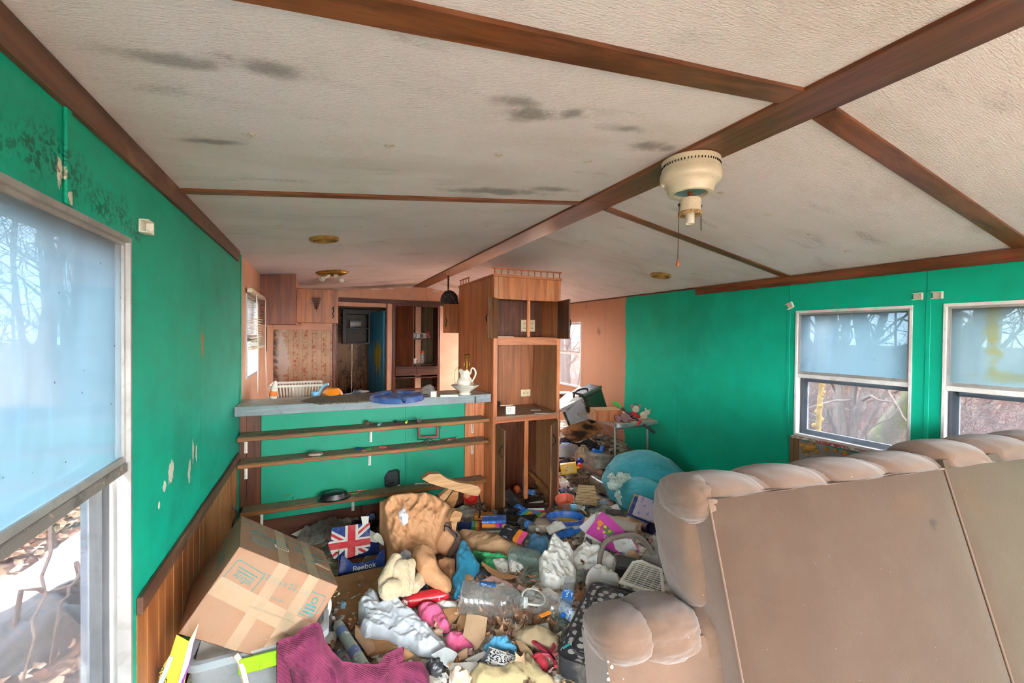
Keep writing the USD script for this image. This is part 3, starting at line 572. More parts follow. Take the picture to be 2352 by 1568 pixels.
t = Thing('utility_cabinet', 'dark open wall cabinet in the room behind the doorway', 'cabinet')
a, b = at(790, 712, Y=7.75), at(850, 790, Y=7.75); x0, x1, z1, z0 = a[0]-.02, b[0], a[2]+.02, b[2]
vdark = wood('nearly_black_wood', '2e1c12', '1c110b', 'z', .5)
for nm, q in [('side', (x0, x0+.06, 7.75, 8.05, z0, z1)), ('side', (x1-.03, x1, 7.75, 8.05, z0, z1)), ('top', (x0+.061, x1-.031, 7.75, 8.05, z1-.08, z1)), ('shelf', (x0+.061, x1-.031, 7.76, 8.04, (z0+z1)/2-.04, (z0+z1)/2-.02)), ('bottom', (x0+.061, x1-.031, 7.75, 8.05, z0, z0+.03))]: t.part(nm, box(*q), vdark)
t.part('back', box(x0, x1, 8.05, 8.06, z0, z1), mat('dark_back_board', '5b5148', .7)); t.part('hinge_rail', box(x0, x1, 8.061, 8.49, z1-.1, z1-.05), vdark); t.done()
cz = (z0+z1)/2-.02
t = Thing('paint_can', 'grey paint can lying on its side in the dark utility cabinet', 'can'); cx = (x0+x1)/2
cn = lathe([(0, 0), (.07, 0), (.07, .006), (.067, .01), (.067, .17), (.07, .174), (.07, .18), (.06, .18), (.058, .174), (0, .174)], 24)
t.part('can', mv(rot(cn, 'y', 90), cx-.1, 7.86, cz+.0705), mat('can_grey', '9d9c98', .4, [('5f5148', ('n', 12., .5, .65), .7)])); t.part('lid', mv(rot(lathe([(0, 0), (.055, 0), (.055, .003), (0, .003)], 20), 'y', 90), cx+.0745, 7.86, cz+.0705), mat('can_lid', 'c3c1bb', .35, metallic=.6)); t.done()
t = Thing('door_1', kind='structure')
g = Net(); q = g.mixc(g.mask(('n', (4, 4, 1.2), .35, .65), 'pos'), col('2f7fa0'), col('3f93b2'))
q = g.mixc(g.mask([('sp', [(.9, 7.6, 1.25, .5, .3, .42)], 4., .3)], 'pos'), q, col('a9a02c')); q = g.mixc(g.mul(g.mask(('n', 30., .66, .74), 'pos'), .7), q, col('4a3a2c'))
blue_door = surf(g, 'blue_and_yellow_paint', g.add('principled_bsdf', [(q, 'base_color')], roughness=.5)+'.BSDF')
A_ = frame((-.17, .80, 0), (0, 0, 1))
for i in range(5): t.part('plank', put(cbox(.158, .03, 2.04, .004), np.array([.985, YB+.115, 1.03])+A_[0]*(.08+i*.16), *A_), blue_door)
t.done()
# blind over the kitchen window
t = Thing('mini_blind', 'half-raised white slatted blind over the small kitchen window', 'blind')
slat = mat('yellowed_slat', 'd9cdb4', .4, [('9b8764', ('n', 30., .55, .7), .5)])
t.part('head_rail', box(XL+.012, XL+.052, 4.02, 4.93, 1.985, 2.02, .004), slat)
n = 17   # slats
for i in range(n):
    z = 1.97-i*.0235; s = rot(cbox(.024, .88, .0012, .0004), 'y', 28+4*math.sin(i*1.7)); t.part('slat', rot(mv(s, XL+.034, 4.48, z), 'x', 1.2*math.sin(i*.9), (XL, 4.5, z)), slat)
for i in range(6): t.part('slat', mv(cbox(.026, .89, .0016, .0005), XL+.034+.003*math.sin(i*2), 4.48, 1.545+i*.008), slat)
t.part('bottom_rail', box(XL+.02, XL+.048, 4.05, 4.92, 1.515, 1.54, .004), slat)
t.part('wand', tube([(XL+.058, 4.22, 1.985), (XL+.07, 4.22, 1.5), (XL+.066, 4.23, 1.13)], .005, 6), white_pl); t.part('cord', cat(tube(curve([(XL+.056, 4.91, 1.99), (XL+.06, 4.92, 1.4), (XL+.075, 4.93, .95)], 14), .003, 5), tube(curve([(XL+.056, 4.89, 1.99), (XL+.06, 4.89, 1.3), (XL+.075, 4.87, .95)], 14), .003, 5)), white_pl); t.done()
# ---------------- ceiling fittings ----------------
cream = mat('cream_enamel', 'cbbfa8', .25, [('8a5a38', ('n', 55., .66, .72), .6), ('6e4a30', ('n', 160., .64, .7), .6)], specular_ior_level=.6)
t = Thing('ceiling_fan_motor', 'rust-specked cream ceiling fan motor without blades hanging under the ridge board', 'ceiling fan')
o = np.array([1.549, 1.443, 2.461])
body = [(.02, 0), (.122, 0), (.127, -.004), (.127, -.022), (.124, -.024), (.124, -.036), (.127, -.038), (.128, -.05), (.131, -.058), (.134, -.072), (.133, -.086), (.128, -.097), (.117, -.105), (.108, -.112), (.103, -.124), (.099, -.143), (.094, -.152), (.084, -.155), (.074, -.152), (.072, -.12), (.02, -.12)]
t.part('housing', mv(lathe(body[::-1], 48), *o), cream, smooth=40)
sl = [put(cbox(.004, .006, .009, .001), o+np.array([.1245*math.cos(a), .1245*math.sin(a), -.030]), (-math.sin(a), math.cos(a), 0), (-math.cos(a), -math.sin(a), 0), (0, 0, 1)) for a in np.arange(56)*2*np.pi/56]
t.part('vent_slot', cat(*sl), mat('slot_black', '1a1410', .8), kind='stuff')
t.part('motor_plate', mv(lathe([(0, -.14), (.07, -.14), (.071, -.136), (.02, -.125), (0, -.125)], 32), *o), mat('blue_grey_plate', '7d98a6', .35, [('2c2d30', ('n', 50., .55, .65), .7)], metallic=.5))
t.part('shaft', mv(lathe([(0, -.185), (.010, -.185), (.010, -.14), (0, -.14)], 14), *o), mat('rusty_shaft', '8a4426', .6, [('4a2a1c', ('n', 60., .45, .6), .7)]))
t.part('switch_housing', mv(lathe([(0, -.232), (.046, -.232), (.0475, -.225), (.0475, -.178), (.044, -.173), (0, -.173)], 32), *o), cream)
ring = [mv(lathe([(.044, -.248), (.050, -.25), (.051, -.24), (.049, -.232), (.044, -.232), (.044, -.248)], 32), *o)]
for a in np.arange(22)*2*np.pi/22: ring.append(put(cbox(.004, .003, .016, .001), o+np.array([.0505*math.cos(a), .0505*math.sin(a), -.241]), *frame((-math.sin(a), math.cos(a), .0), (math.sin(a)*.6, -math.cos(a)*.6, 1))))
t.part('fretwork_ring', cat(*ring), mat('fretwork', 'b79a6c', .5, [('6e4a2c', ('n', 60., .45, .6), .7)]))
t.part('lamp_socket', mv(lathe([(0, -.24), (.02, -.24), (.02, -.285), (.017, -.287), (.015, -.27), (0, -.27)], 20), *o), white_pl)
rust = mat('rusty_chain', '4a3626', .5, metallic=.5)
for dx, z0, z1, pull in ((-.049, -.20, -.45, True), (.049, -.205, -.315, False)):
    p0 = o+C_RT*dx*1.02; bd = [mv(trimesh.creation.icosphere(0, .0022), *(p0+C_RT*dx*.06*k/60+np.array([0, 0, z0+(z1-z0)*k/60]))) for k in range(61)]
    c = t.part('pull_chain', cat(*bd, tube([p0+np.array([0, 0, z0]), p0+C_RT*dx*.06+np.array([0, 0, z1])], .0009, 5), mv(lathe([(0, -.006), (.006, -.005), (.006, .005), (0, .006)], 10), *(p0*1+np.array([0, 0, z0])))), rust)
    if pull: t.part('wooden_pull', mv(lathe([(0, -.034), (.005, -.033), (.0085, -.024), (.007, -.012), (.003, -.001), (0, 0)], 14), *(p0+C_RT*dx*.06+np.array([0, 0, z1]))), mat('pull_wood', '9a4f26', .4), parent=c)
t.done()
brass = mat('old_brass', 'b8903f', .3, [('6e5020', ('n', 30., .5, .65), .6)], metallic=.9)
def ceil_frame(x): s = .112 if x < XM else -.173; return frame((1, 0, s), (-s, 0, 1))
t = Thing('flush_ceiling_light', 'brass flush ceiling light with bare bulbs over the kitchen', 'ceiling light'); o = np.array([.126, 5.0, ceil_z(.126)]); A = ceil_frame(.126)
t.part('brass_pan', put(lathe([(0, 0), (.165, 0), (.168, -.006), (.160, -.014), (.150, -.018), (.145, -.026), (.12, -.036), (.105, -.038), (.1, -.032), (0, -.03)][::-1], 40), o, *A), brass)
bulb = lathe([(0, 0), (.013, .0), (.013, .022), (.018, .03), (.028, .045), (.031, .06), (.027, .075), (.015, .087), (0, .09)], 20); bm = mat('frosted_bulb', 'd8d6d0', .15, transmission_weight=.3)
for a in (200, 330):
    d = np.array([math.cos(math.radians(a))*.8, math.sin(math.radians(a))*.8, -.55]); B = frame(np.cross(d, (0, 0, 1)), d); q = o+np.array([math.cos(math.radians(a))*.03, math.sin(math.radians(a))*.03, -.035])
    s = t.part('socket', put(lathe([(0, 0), (.018, 0), (.018, .035), (0, .035)], 16), q, *B), white_pl); t.part('bulb', put(bulb, q+B[2]*.035, *B), bm, parent=s)
t.part('pull_chain', tube([o+np.array([.05, -.02, -.03]), o+np.array([.052, -.02, -.11])], .002, 5), brass); t.done()
ven = mat('tan_grille', '9a7433', .5, [('6b4d1e', ('n', 20., .45, .65), .7)])
def round_vent(x, y, label):
    t = Thing('ceiling_vent', label, 'vent', 'round tan ceiling vents'); A = ceil_frame(x); o = np.array([x, y, ceil_z(x)])
    b = t.part('rim', put(lathe([(.074, -.002), (.095, 0), (.095, -.013), (.088, -.02), (.076, -.02), (.074, -.002)][::-1], 36), o, *A), ven)
    t.part('grille', put(cat(lathe([(0, -.006), (.075, -.006), (.075, -.010), (0, -.010)][::-1], 36), *[lathe([(r, -.010), (r+.004, -.018), (r+.008, -.010)][::-1], 32) for r in (.01, .022, .034, .046, .058)]), o, *A), ven); t.done()
round_vent(.03, 3.225, 'round tan vent on the ceiling left of the ridge board'); round_vent(2.948, 3.083, 'round tan vent on the ceiling right of the ridge board')
# curtain rod brackets on the walls
def clip(o, n, label, tilt=0):
    t = Thing('curtain_rod_bracket', label, 'bracket', 'white curtain rod brackets'); A = frame(np.cross((0, 0, 1), n), rot(trimesh.PointCloud([(0, 0, 1)]), 'x', 0).vertices[0]); n = np.asarray(n, float)
    t.part('plate', rot(put(cbox(.05, .006, .045, .002), np.asarray(o)+n*.0035, *A), n, tilt, o), white_pl)
    t.part('lip', rot(put(cat(mv(cbox(.05, .022, .005, .001), 0, .0, .02), mv(cbox(.05, .022, .005, .001), 0, .0, -.02), mv(cbox(.006, .022, .044, .001), .024, .0, 0)), np.asarray(o)+n*.018, *A), n, tilt, o), white_pl); t.done()
clip((XL, 1.82, 2.006), (1, 0, 0), 'white curtain bracket on the left wall above the big window corner')
clip((XR-.001, 2.176, 1.916), (-1, 0, 0), 'white curtain bracket hanging askew at the far top corner of the right window', 25)
clip((XR-.001, 1.379, 1.926), (-1, 0, 0), 'white curtain bracket on the strip between the right windows, farther one'); clip((XR-.001, 1.285, 1.926), (-1, 0, 0), 'white curtain bracket on the strip between the right windows, nearer one')
# pan on the ridge board
t = Thing('frying_pan', 'black frying pan hanging from a hook on the ridge board', 'frying pan'); q = at(1029, 690, Y=4.97)
A = frame((1, .25, 0), (.25, -1, 0)); ez = A[2]
pan = lathe([(0, 0), (.085, 0), (.1, .006), (.118, .04), (.121, .04), (.105, .001), (.088, -.004), (0, -.004)], 36)
A2 = (A[0], np.array([0, 0, 1.]), np.cross(A[0], (0, 0, 1.))); t.part('pan', put(pan, q, *A2), mat('scratched_pan', '3b3a3a', .4, [('777777', ('n', 40., .52, .62), .6), ('151515', ('n', 8., .5, .65), .7)], metallic=.5))
t.part('handle', tube([q+(0, 0, .118), q+(.003, 0, .16), q+(.003, 0, .30)], [.008, .011, .012], 8), black_pl); t.part('hook', tube(curve([q+(.003, 0, .29), q+(.012, 0, .33), q+(.003, 0, 2.462-q[2])], 12), .002, 5), brass); t.done()
for i, y in enumerate((5.4, 5.75, 6.1)):
    t = Thing('cup_hook', ['small brass cup hook on the ridge board nearest the pan', 'small brass cup hook in the middle of the ridge board row', 'small brass cup hook farthest along the ridge board'][i], 'hook', 'cup hooks on the ridge board')
    t.part('hook', tube([(1.5, y, 2.462), (1.5, y, 2.445), (1.51, y, 2.43), (1.5, y, 2.42), (1.49, y, 2.428)], .0025, 5), brass); t.part('flange', mv(lathe([(0, -.003), (.007, -.003), (.007, 0), (0, 0)], 10), 1.5, y, 2.461), brass); t.done()
# ---------------- outside ----------------
bark = mat('grey_bark', '6f6359', .9, [('8d8378', ('n', (9, 9, 2), .5, .7), .7), ('463c35', ('n', (30, 30, 5), .5, .65), .7)], bump=(.6, (40, 40, 8)), space='pos', var=.2, vs=.7)
bark2 = mat('brown_bark', '6a5344', .9, [('4a3a30', ('n', (30, 30, 5), .5, .65), .7)], space='pos', var=.25, vs=.5)
moss_b = mat('mossy_bark', '75705f', .9, [('6e7a46', ('n', (6, 6, 3), .42, .6), .8), ('c2b878', ('n', 40., .6, .68), .7)], bump=(.7, 40.), space='pos')
yel_b = mat('lichen_bark', '8c7440', .9, [('b0934a', ('n', 20., .4, .6), .8)], bump=(.6, 60.), space='pos')
red_b = mat('red_twig', '6b4640', .8, space='pos', var=.3, vs=2.)
leafl = mat('leaf_litter_ground', '6b5040', .95, [('8f7666', ('n', 14., .5, .62), .8), ('5a3d2c', ('n', 22., .5, .6), .8), ('3c2a20', ('n', 6., .55, .7), .6), ('7d7048', ('n', 1.2, .55, .7), .5)], bump=(.8, 30., .04), space='pos')
gx, gy = np.meshgrid(np.r_[np.linspace(-40, -8, 16), np.linspace(-7, 12, 60), np.linspace(13, 45, 16)], np.r_[np.linspace(-30, -4, 14), np.linspace(-3, 14, 50), np.linspace(15, 60, 20)], indexing='ij')
def ground_z(x, y): return -.72+.12*(meshkit.fbm(np.stack([np.asarray(x)*.6, np.asarray(y)*.6, 0*np.asarray(x)], -1), 3, 5)-.5)+np.maximum(0, np.abs(np.asarray(x)-1.5)-6)*.05
gv = np.stack([gx, gy, ground_z(gx, gy)], -1); n0, n1 = gx.shape; ii, jj = np.meshgrid(np.arange(n0-1), np.arange(n1-1), indexing='ij')
gf = np.stack([ii*n1+jj, (ii+1)*n1+jj, (ii+1)*n1+jj+1, ii*n1+jj+1], -1).reshape(-1, 4)
one('ground', None, None, TM(gv.reshape(-1, 3), np.vstack([gf[:, [0, 1, 2]], gf[:, [0, 2, 3]]]), process=False), leafl, kind='structure', smooth=True)
def grow(rng, h, r, lean=(0, 0), fork=0, twigs=1., droop=0.):
    """Trunk and branches of a bare tree as (trunk, branches)."""
    k = np.linspace(0, 1, 12)[:, None]; w = rng.normal(0, .03*h, (3, 2)); base = np.hstack([k*np.array([lean])*h + (np.sin(k*3.1)*w[0]+np.sin(k*7)*w[1]*.35), k*h])
    trunk = [tube(base, r*(1-.8*k[:, 0])+.008, 8)]; br = []
    def branch(p, d, L, rr, lev):
        n = 6; pts = [p]; dd = nrm(d)
        for i in range(n):
            dd = nrm(dd+rng.normal(0, .16, 3)+np.array([0, 0, .05-droop])); pts.append(pts[-1]+dd*L/n)
        pts = np.array(pts); br.append(tube(pts, np.linspace(rr, max(rr*.25, .003), n+1), 5 if lev < 2 else 3, cap=False))
        if lev < 3:
            for q in range(rng.integers(2, 4) if lev == 1 else rng.integers(3, 6)):
                i = rng.integers(2, n+1); branch(pts[i], dd+rng.normal(0, .75, 3), L*rng.uniform(.4, .65), rr*.5, lev+1)
    for q in range(int(9*twigs)):
        u = rng.uniform(.18, .97); i = int(u*11); a = rng.uniform(0, 6.28); branch(base[i], np.array([math.cos(a), math.sin(a), rng.uniform(.2, 1.1)]), h*rng.uniform(.16, .34), max(r*(1-.75*u)*.45, .009), 1)
    return cat(*trunk), cat(*br)
def proto_tree(name, label, seed, h, r, m, group, **k):
    t = Thing(name, label, 'tree', group); a, b = grow(np.random.default_rng(seed), h, r, **k); t.part('trunk', a, m, smooth=True); t.part('branches', b, m if m is not moss_b else bark, smooth=True); return t
GR, GL = 'bare trees in the woods beyond the right windows', 'bare trees in the woods beyond the left window'
spec = [(9, .11, bark, {}), (8, .07, bark2, {'twigs': 1.4}), (6.5, .05, bark2, {'twigs': 1.6}), (10, .15, bark, {'lean': (.08, .03)})]
protoR = [proto_tree('bare_tree', 'bare winter tree in the woods beyond the right windows', 20+i, h, r, m, GR, **k) for i, (h, r, m, k) in enumerate(spec)]
for t_, (x, y) in zip(protoR, [(8.6, 4.4), (7.4, 3.4), (6.8, 5.2), (11., 6.5)]):
    for i, (p, me, *r_) in enumerate(t_.parts): t_.parts[i] = (p, mv(me, x, y, float(ground_z(x, y))-.08), *r_)
    t_.done(base=(x, y, float(ground_z(x, y))-.08))
r_ = np.random.default_rng(3)
def scatter(n, zone, lab, grp, protos):
    for i in range(n):
        x, y = zone(r_); s = r_.uniform(.75, 1.25); again(protos[r_.integers(len(protos))], 'bare_tree', lab, 'tree', (x, y, float(ground_z(x, y))-.08), r_.uniform(0, 360), s, grp)
def fan_zone(a0, a1, d0, d1): # a sector of the woods seen from the room
    def f(r):
        a = math.radians(r.uniform(a0, a1)); d = d0+(d1-d0)*r.uniform(0, 1)**.8; return d*math.sin(a), d*math.cos(a)
    return f
scatter(24, fan_zone(48, 84, 9, 26), 'bare winter tree in the woods beyond the right windows', GR, protoR)
scatter(7, fan_zone(29, 36, 11, 24), 'bare winter tree seen through the far right window', 'bare trees beyond the far right window', protoR)
scatter(14, fan_zone(-30, -16, 9, 26), 'bare winter tree in the woods beyond the left window', GL, protoR)
# trees that stand out behind the near right window
t = proto_tree('mossy_tree', 'thick mossy trunk leaning right behind the near right window', 41, 5., .17, moss_b, None, lean=(-.06, -.62), twigs=.5)
x, y = 7.0, 4.5
for i, (p, me, *q) in enumerate(t.parts): t.parts[i] = (p, mv(me, x-.35, y-.9, float(ground_z(x, y))-.1), *q)
t.done()
t = Thing('forked_tree', 'grey forked tree in the middle of the near right window', 'tree'); x, y = 5.9, 3.0; z = float(ground_z(x, y))-.1; rr = np.random.default_rng(5)
for a, (dx, dy, h, r) in enumerate([(0, .35, 4.2, .05), (.2, -.5, 4.5, .055), (-.1, -.95, 3.6, .03), (.1, .9, 3.6, .028), (.15, -.1, 4.4, .04)]):
    k = np.linspace(0, 1, 14)[:, None]; pts = np.hstack([x+dx*k, y+dy*np.maximum(k-.25, 0)*1.5, z+h*k])+rr.normal(0, .018, (14, 3)); t.part('stem', tube(pts, np.linspace(r*1.3, r*.35, 14), 8), bark, smooth=True)
    for q in range(7):
        p = pts[rr.integers(5, 13)]; d = nrm(rr.normal(0, 1, 3)+(0, 0, .6)); n_ = 7; c = [p]
        for _ in range(n_): d = nrm(d+rr.normal(0, .16, 3)); c.append(c[-1]+d*.14)
        t.part('branch', tube(np.array(c), np.linspace(r*.4, .004, n_+1), 5, cap=False), bark, smooth=True)
t.done()
t = Thing('lichen_sapling', 'yellow lichen-crusted stem left of the forked tree', 'tree'); k = np.linspace(0, 1, 12)[:, None]
t.part('stem', tube(np.hstack([5.3+.02*np.sin(k*9), 2.96+.05*np.sin(k*6), -.7+3.6*k]), np.linspace(.035, .018, 12), 8), yel_b, smooth=True)
t.part('crust', cat(*[mv(trimesh.creation.icosphere(1, .02+.012*math.sin(i*3)), 5.3+.02*math.sin(i*2.1), 2.96+.05*math.sin(i/40*6)+.02*math.cos(i*1.7), .2+2.4*i/60) for i in range(60)]), yel_b); t.done()
# brush
def bramble(seed, n, h, w, m):
    rr = np.random.default_rng(seed); ms = []
    for i in range(n):
        p = np.array([rr.normal(0, w), rr.normal(0, w), 0]); d = nrm(rr.normal(0, .5, 3)+(0, 0, 1)); c = [p]
        for _ in range(9): d = nrm(d+rr.normal(0, .2, 3)-(0, 0, .05)); c.append(c[-1]+d*h/9*rr.uniform(.6, 1.2))
        ms.append(tube(np.array(c), np.linspace(.007, .0022, 10), 3, cap=False))
        for q in range(5):
            b = [c[rr.integers(2, 9)]]; d2 = nrm(rr.normal(0, 1, 3)+(0, 0, .3))
            for _ in range(4): d2 = nrm(d2+rr.normal(0, .25, 3)); b.append(b[-1]+d2*h*.07)
            ms.append(tube(np.array(b), np.linspace(.004, .0016, 5), 3, cap=False))
    return cat(*ms)
BR = []
for i, (n, h, w, m) in enumerate([(40, 2.4, .5, red_b), (34, 1.9, .55, bark2), (46, 2.8, .45, bark)]):
    t = Thing('bramble_bush', 'tangled leafless bramble bush in the woods outside', 'bush', 'leafless brambles outside'); x, y = [(6.4, 2.2), (6.2, 1.3), (7.2, 2.9)][i]
    t.part('canes', mv(bramble(60+i, n, h, w, m), x, y, float(ground_z(x, y))-.05), m, smooth=True); t.done(base=(x, y, float(ground_z(x, y))-.05)); BR.append(t)
def brush(n, zone):
    for i in range(n):
        x, y = zone(r_); again(BR[r_.integers(3)], 'bramble_bush', 'tangled leafless bramble bush in the woods outside', 'bush', (x, y, float(ground_z(x, y))-.05), r_.uniform(0, 360), r_.uniform(.7, 1.2), 'leafless brambles outside')
brush(24, fan_zone(50, 84, 7.5, 15)); brush(4, fan_zone(30, 36, 10.5, 14)); brush(9, fan_zone(-30, -21, 9.5, 15))
# things on the ground below the left window
sheet_m = mat('white_sheet_metal', 'd9d9d6', .4, [('8a8378', ('n', 5., .5, .7), .5), ('5f5347', ('n', 40., .66, .74), .7)], space='pos')
c0 = at(130, 1300, Z=-.45)
t = Thing('sheet_metal', 'bent white metal sheet lying on leaves outside the left window', 'metal sheet')
u_ = np.linspace(-1, 1, 24); V = np.array([[c0[0]+.42*a-.1*b, c0[1]+.5*b+.2*a, -.52+.16*math.sin(a*2.2+.6)+.05*b] for a in u_ for b in u_])
ii, jj = np.meshgrid(np.arange(23), np.arange(23), indexing='ij'); q = np.stack([ii*24+jj, (ii+1)*24+jj, (ii+1)*24+jj+1, ii*24+jj+1], -1).reshape(-1, 4)
tp = TM(np.vstack([V, V-(0, 0, .012)]), np.vstack([q[:, [0, 1, 2]], q[:, [0, 2, 3]], q[:, [0, 2, 1]]+576, q[:, [0, 3, 2]]+576]), process=False); t.part('sheet', tp, sheet_m); t.done()
p = at(60, 1440, Z=-.5); one('rock', 'dark rounded rock on the leaves below the left window', 'rock', mv(rough_up(trimesh.creation.icosphere(4, .28), .1, 5., 3), p[0], p[1], -.62), mat('dark_rock', '4a4a4c', .9, [('2d2d2f', ('n', 8., .45, .65), .7)], bump=(.6, 30.)))
for i, (a, b) in enumerate([((20, 1360), (240, 1330)), ((130, 1180), (60, 1568)), ((205, 1290), (120, 1420))]):
    p, q = at(*a, Z=-.15), at(*b, Z=-.25); k = np.linspace(0, 1, 9)[:, None]; c = p*(1-k)+q*k+np.random.default_rng(i).normal(0, .03, (9, 3)); c[0, 2] = -.62; c[-1, 2] = -.62
    one('fallen_branch', ['crooked fallen branch lying highest across the white panel outside', 'long bare branch running down toward the rock outside the left window', 'short dark stick below the white panel outside'][i], 'branch', tube(c, np.linspace(.016, .006, 9), 6), bark2)
# loose leaves near the window (nobody could count them)
lv = [TM(np.array([(0, -.05, 0), (.035, -.02, .012), (.03, .03, .0), (0, .055, .015), (-.03, .03, .004), (-.035, -.02, -.008), (0, 0, -.012)]), [(0, 1, 6), (1, 2, 6), (2, 3, 6), (3, 4, 6), (4, 5, 6), (5, 0, 6)], process=False)]
pi = UsdGeom.PointInstancer.Define(stage, '/World/fallen_leaves'); custom(pi.GetPrim(), label='brown fallen leaves covering the ground outside the left window', category='leaves', kind='stuff')
LM = [mat('dead_leaf_'+n, c, .8, var=.25, vs=20.) for n, c in (('tan', 'a98468'), ('brown', '6b4632'), ('pale', 'c0a48c'))]
for i in range(3): usdkit.mesh(stage, f'/World/fallen_leaves/leaf' + (f'_{i:03d}' if i else ''), lv[0], LM[i], smooth=False)
N = 5000; rr = np.random.default_rng(8); X = rr.uniform(-5.5, -.8, N); Y = rr.uniform(.2, 8, N)
pi.CreatePrototypesRel().SetTargets([Sdf.Path(f'/World/fallen_leaves/leaf' + (f'_{i:03d}' if i else '')) for i in range(3)])
pi.CreateProtoIndicesAttr([int(v) for v in rr.integers(0, 3, N)]); pi.CreatePositionsAttr([Gf.Vec3f(*map(float, v)) for v in np.stack([X, Y, ground_z(X, Y)+rr.uniform(.0, .06, N)], 1)])
def quat(r): q = nrm(r.normal(0, .35, 4)+np.array([0, 0, 0, 0])); a = r.uniform(0, 6.28); return Gf.Quath(math.cos(a/2), float(q[1]*.4), float(q[2]*.4), math.sin(a/2)).GetNormalized()
pi.CreateOrientationsAttr([quat(rr) for _ in range(N)])
# ---------------- sofa ----------------
suede = mat('taupe_suede', '5b4435', .9, [('4c382c', ('n', 7., .45, .7), .4), ('6e5544', ('n', 11., .55, .75), .3), ('e6ddd0', ('v', 13., .035, .02), .7)], bump=(.35, 260., .003), var=.05, sheen_weight=.25, sheen_roughness=.6, specular_ior_level=.1)
suede_b = mat('stained_suede_back', '3f2e23', .9, [('46392e', ('n', 5., .45, .7), .25), ('45402f', ('ax', 'x', .0, 1.2, 3., .5), .7), ('45362b', ('n', 9., .55, .75), .3), ('4c3d30', ('n', 4., .62, .78), .25), ('45301c', ('sp', [(.5, 0, .95, .1, 1, .1), (.15, 0, .95, .14, 1, .06)], 9., .2), .4), ('2a1f19', ('sp', [(.245, 0, .87, .034, 1, .03)], 40., .2), .95), ('3a2e26', ('v', 9., .035, .02), .8), ('c6bdb0', ('v', 24., .03, .015), .7)], bump=(.35, 260., .003), var=.05, sheen_weight=.2, specular_ior_level=.1)
S_P = at(1625, 1142, D=1.65); cm = lambda a, b, c: nrm(a*C_RT-b*C_UP+c*C_FW)
S_X = cm(.977, -.035, .211); S_Z = cm(-.086, -.966, .24); S_Z = nrm(S_Z-S_X*(S_Z@S_X)); S_Y = np.cross(S_Z, S_X)
def sofa(m): return put(m, S_P, S_X, S_Y, S_Z)
def sheet(x0, x1, zf, yf, nx, nz, th=.03):
    """A padded panel: z runs over zf(x), y from yf(x, z)."""
    xs = np.linspace(x0, x1, nx); V = []
    for x in xs:
        for z in np.linspace(*zf(x), nz): V.append((x, yf(x, z), z))
    for x in xs:
        for z in np.linspace(*zf(x), nz): V.append((x, yf(x, z)+th, z))
    n = nx*nz; ii, jj = np.meshgrid(np.arange(nx-1), np.arange(nz-1), indexing='ij'); q = np.stack([ii*nz+jj, (ii+1)*nz+jj, (ii+1)*nz+jj+1, ii*nz+jj+1], -1).reshape(-1, 4)
    e = []
    for j in range(nz-1): e += [(j, j+1, n+j+1, n+j), ((nx-1)*nz+j+1, (nx-1)*nz+j, n+(nx-1)*nz+j, n+(nx-1)*nz+j+1)]
    for i in range(nx-1): e += [((i+1)*nz, i*nz, n+i*nz, n+(i+1)*nz), (i*nz+nz-1, (i+1)*nz+nz-1, n+(i+1)*nz+nz-1, n+i*nz+nz-1)]
    q = np.vstack([q, q[:, ::-1]+n, np.array(e)]); return TM(np.array(V), np.vstack([q[:, [0, 1, 2]], q[:, [0, 2, 3]]]), process=False)
def puff(c, r, e=2.6, wr=.02, ws=9., seed=0, n=4, squash=None):
    """Stuffed cushion: superellipsoid with soft wrinkles."""
    m = trimesh.creation.icosphere(n); v = m.vertices; d = (np.abs(v)**e).sum(1)**(1/e); v = v/d[:, None]
    k = meshkit.fbm(v*np.array([ws*.35, ws*.5, ws])*.5+seed, 4, seed); rid = 1-np.abs(2*k-1); v = v*(1-wr*3*(rid**3)[:, None]); v = v*np.asarray(r)
    m.vertices = v+np.asarray(c); return m
def bulge(x, z, x0, x1, z0, z1): return -.022*max(0, math.sin(math.pi*(x-x0)/(x1-x0)))**.5*max(0, math.sin(math.pi*(z-z0)/(z1-z0)))**.5
t = Thing('sofa', 'tipped-forward taupe suede sectional sofa seen from behind, filling the right foreground', 'sofa')
t.part('back_panel', sofa(sheet(0, 1.2, lambda x: (-.95, -.005), lambda x, z: bulge(x, z, 0, 1.2, -.95, 0), 40, 30)), suede_b)
t.part('back_panel', sofa(sheet(1.208, 1.95, lambda x: (-.95, .03), lambda x, z: -.004+bulge(x, z, 1.208, 2.4, -.95, .03), 24, 24)), suede_b)
t.part('side_gusset', sofa(hull([(0, .002, -.01), (0, .002, -.95), (-.012, .105, -.02), (-.012, .22, -.95), (.02, .105, -.02), (.02, .22, -.95), (.02, .002, -.01), (.02, .002, -.95)])), suede)
t.part('core', sofa(hull([(x, y, z) for x in (.025, 1.95) for y, z in ((.05, -.95), (.05, -.04), (.33, -.03), (.36, -.95))])), suede)
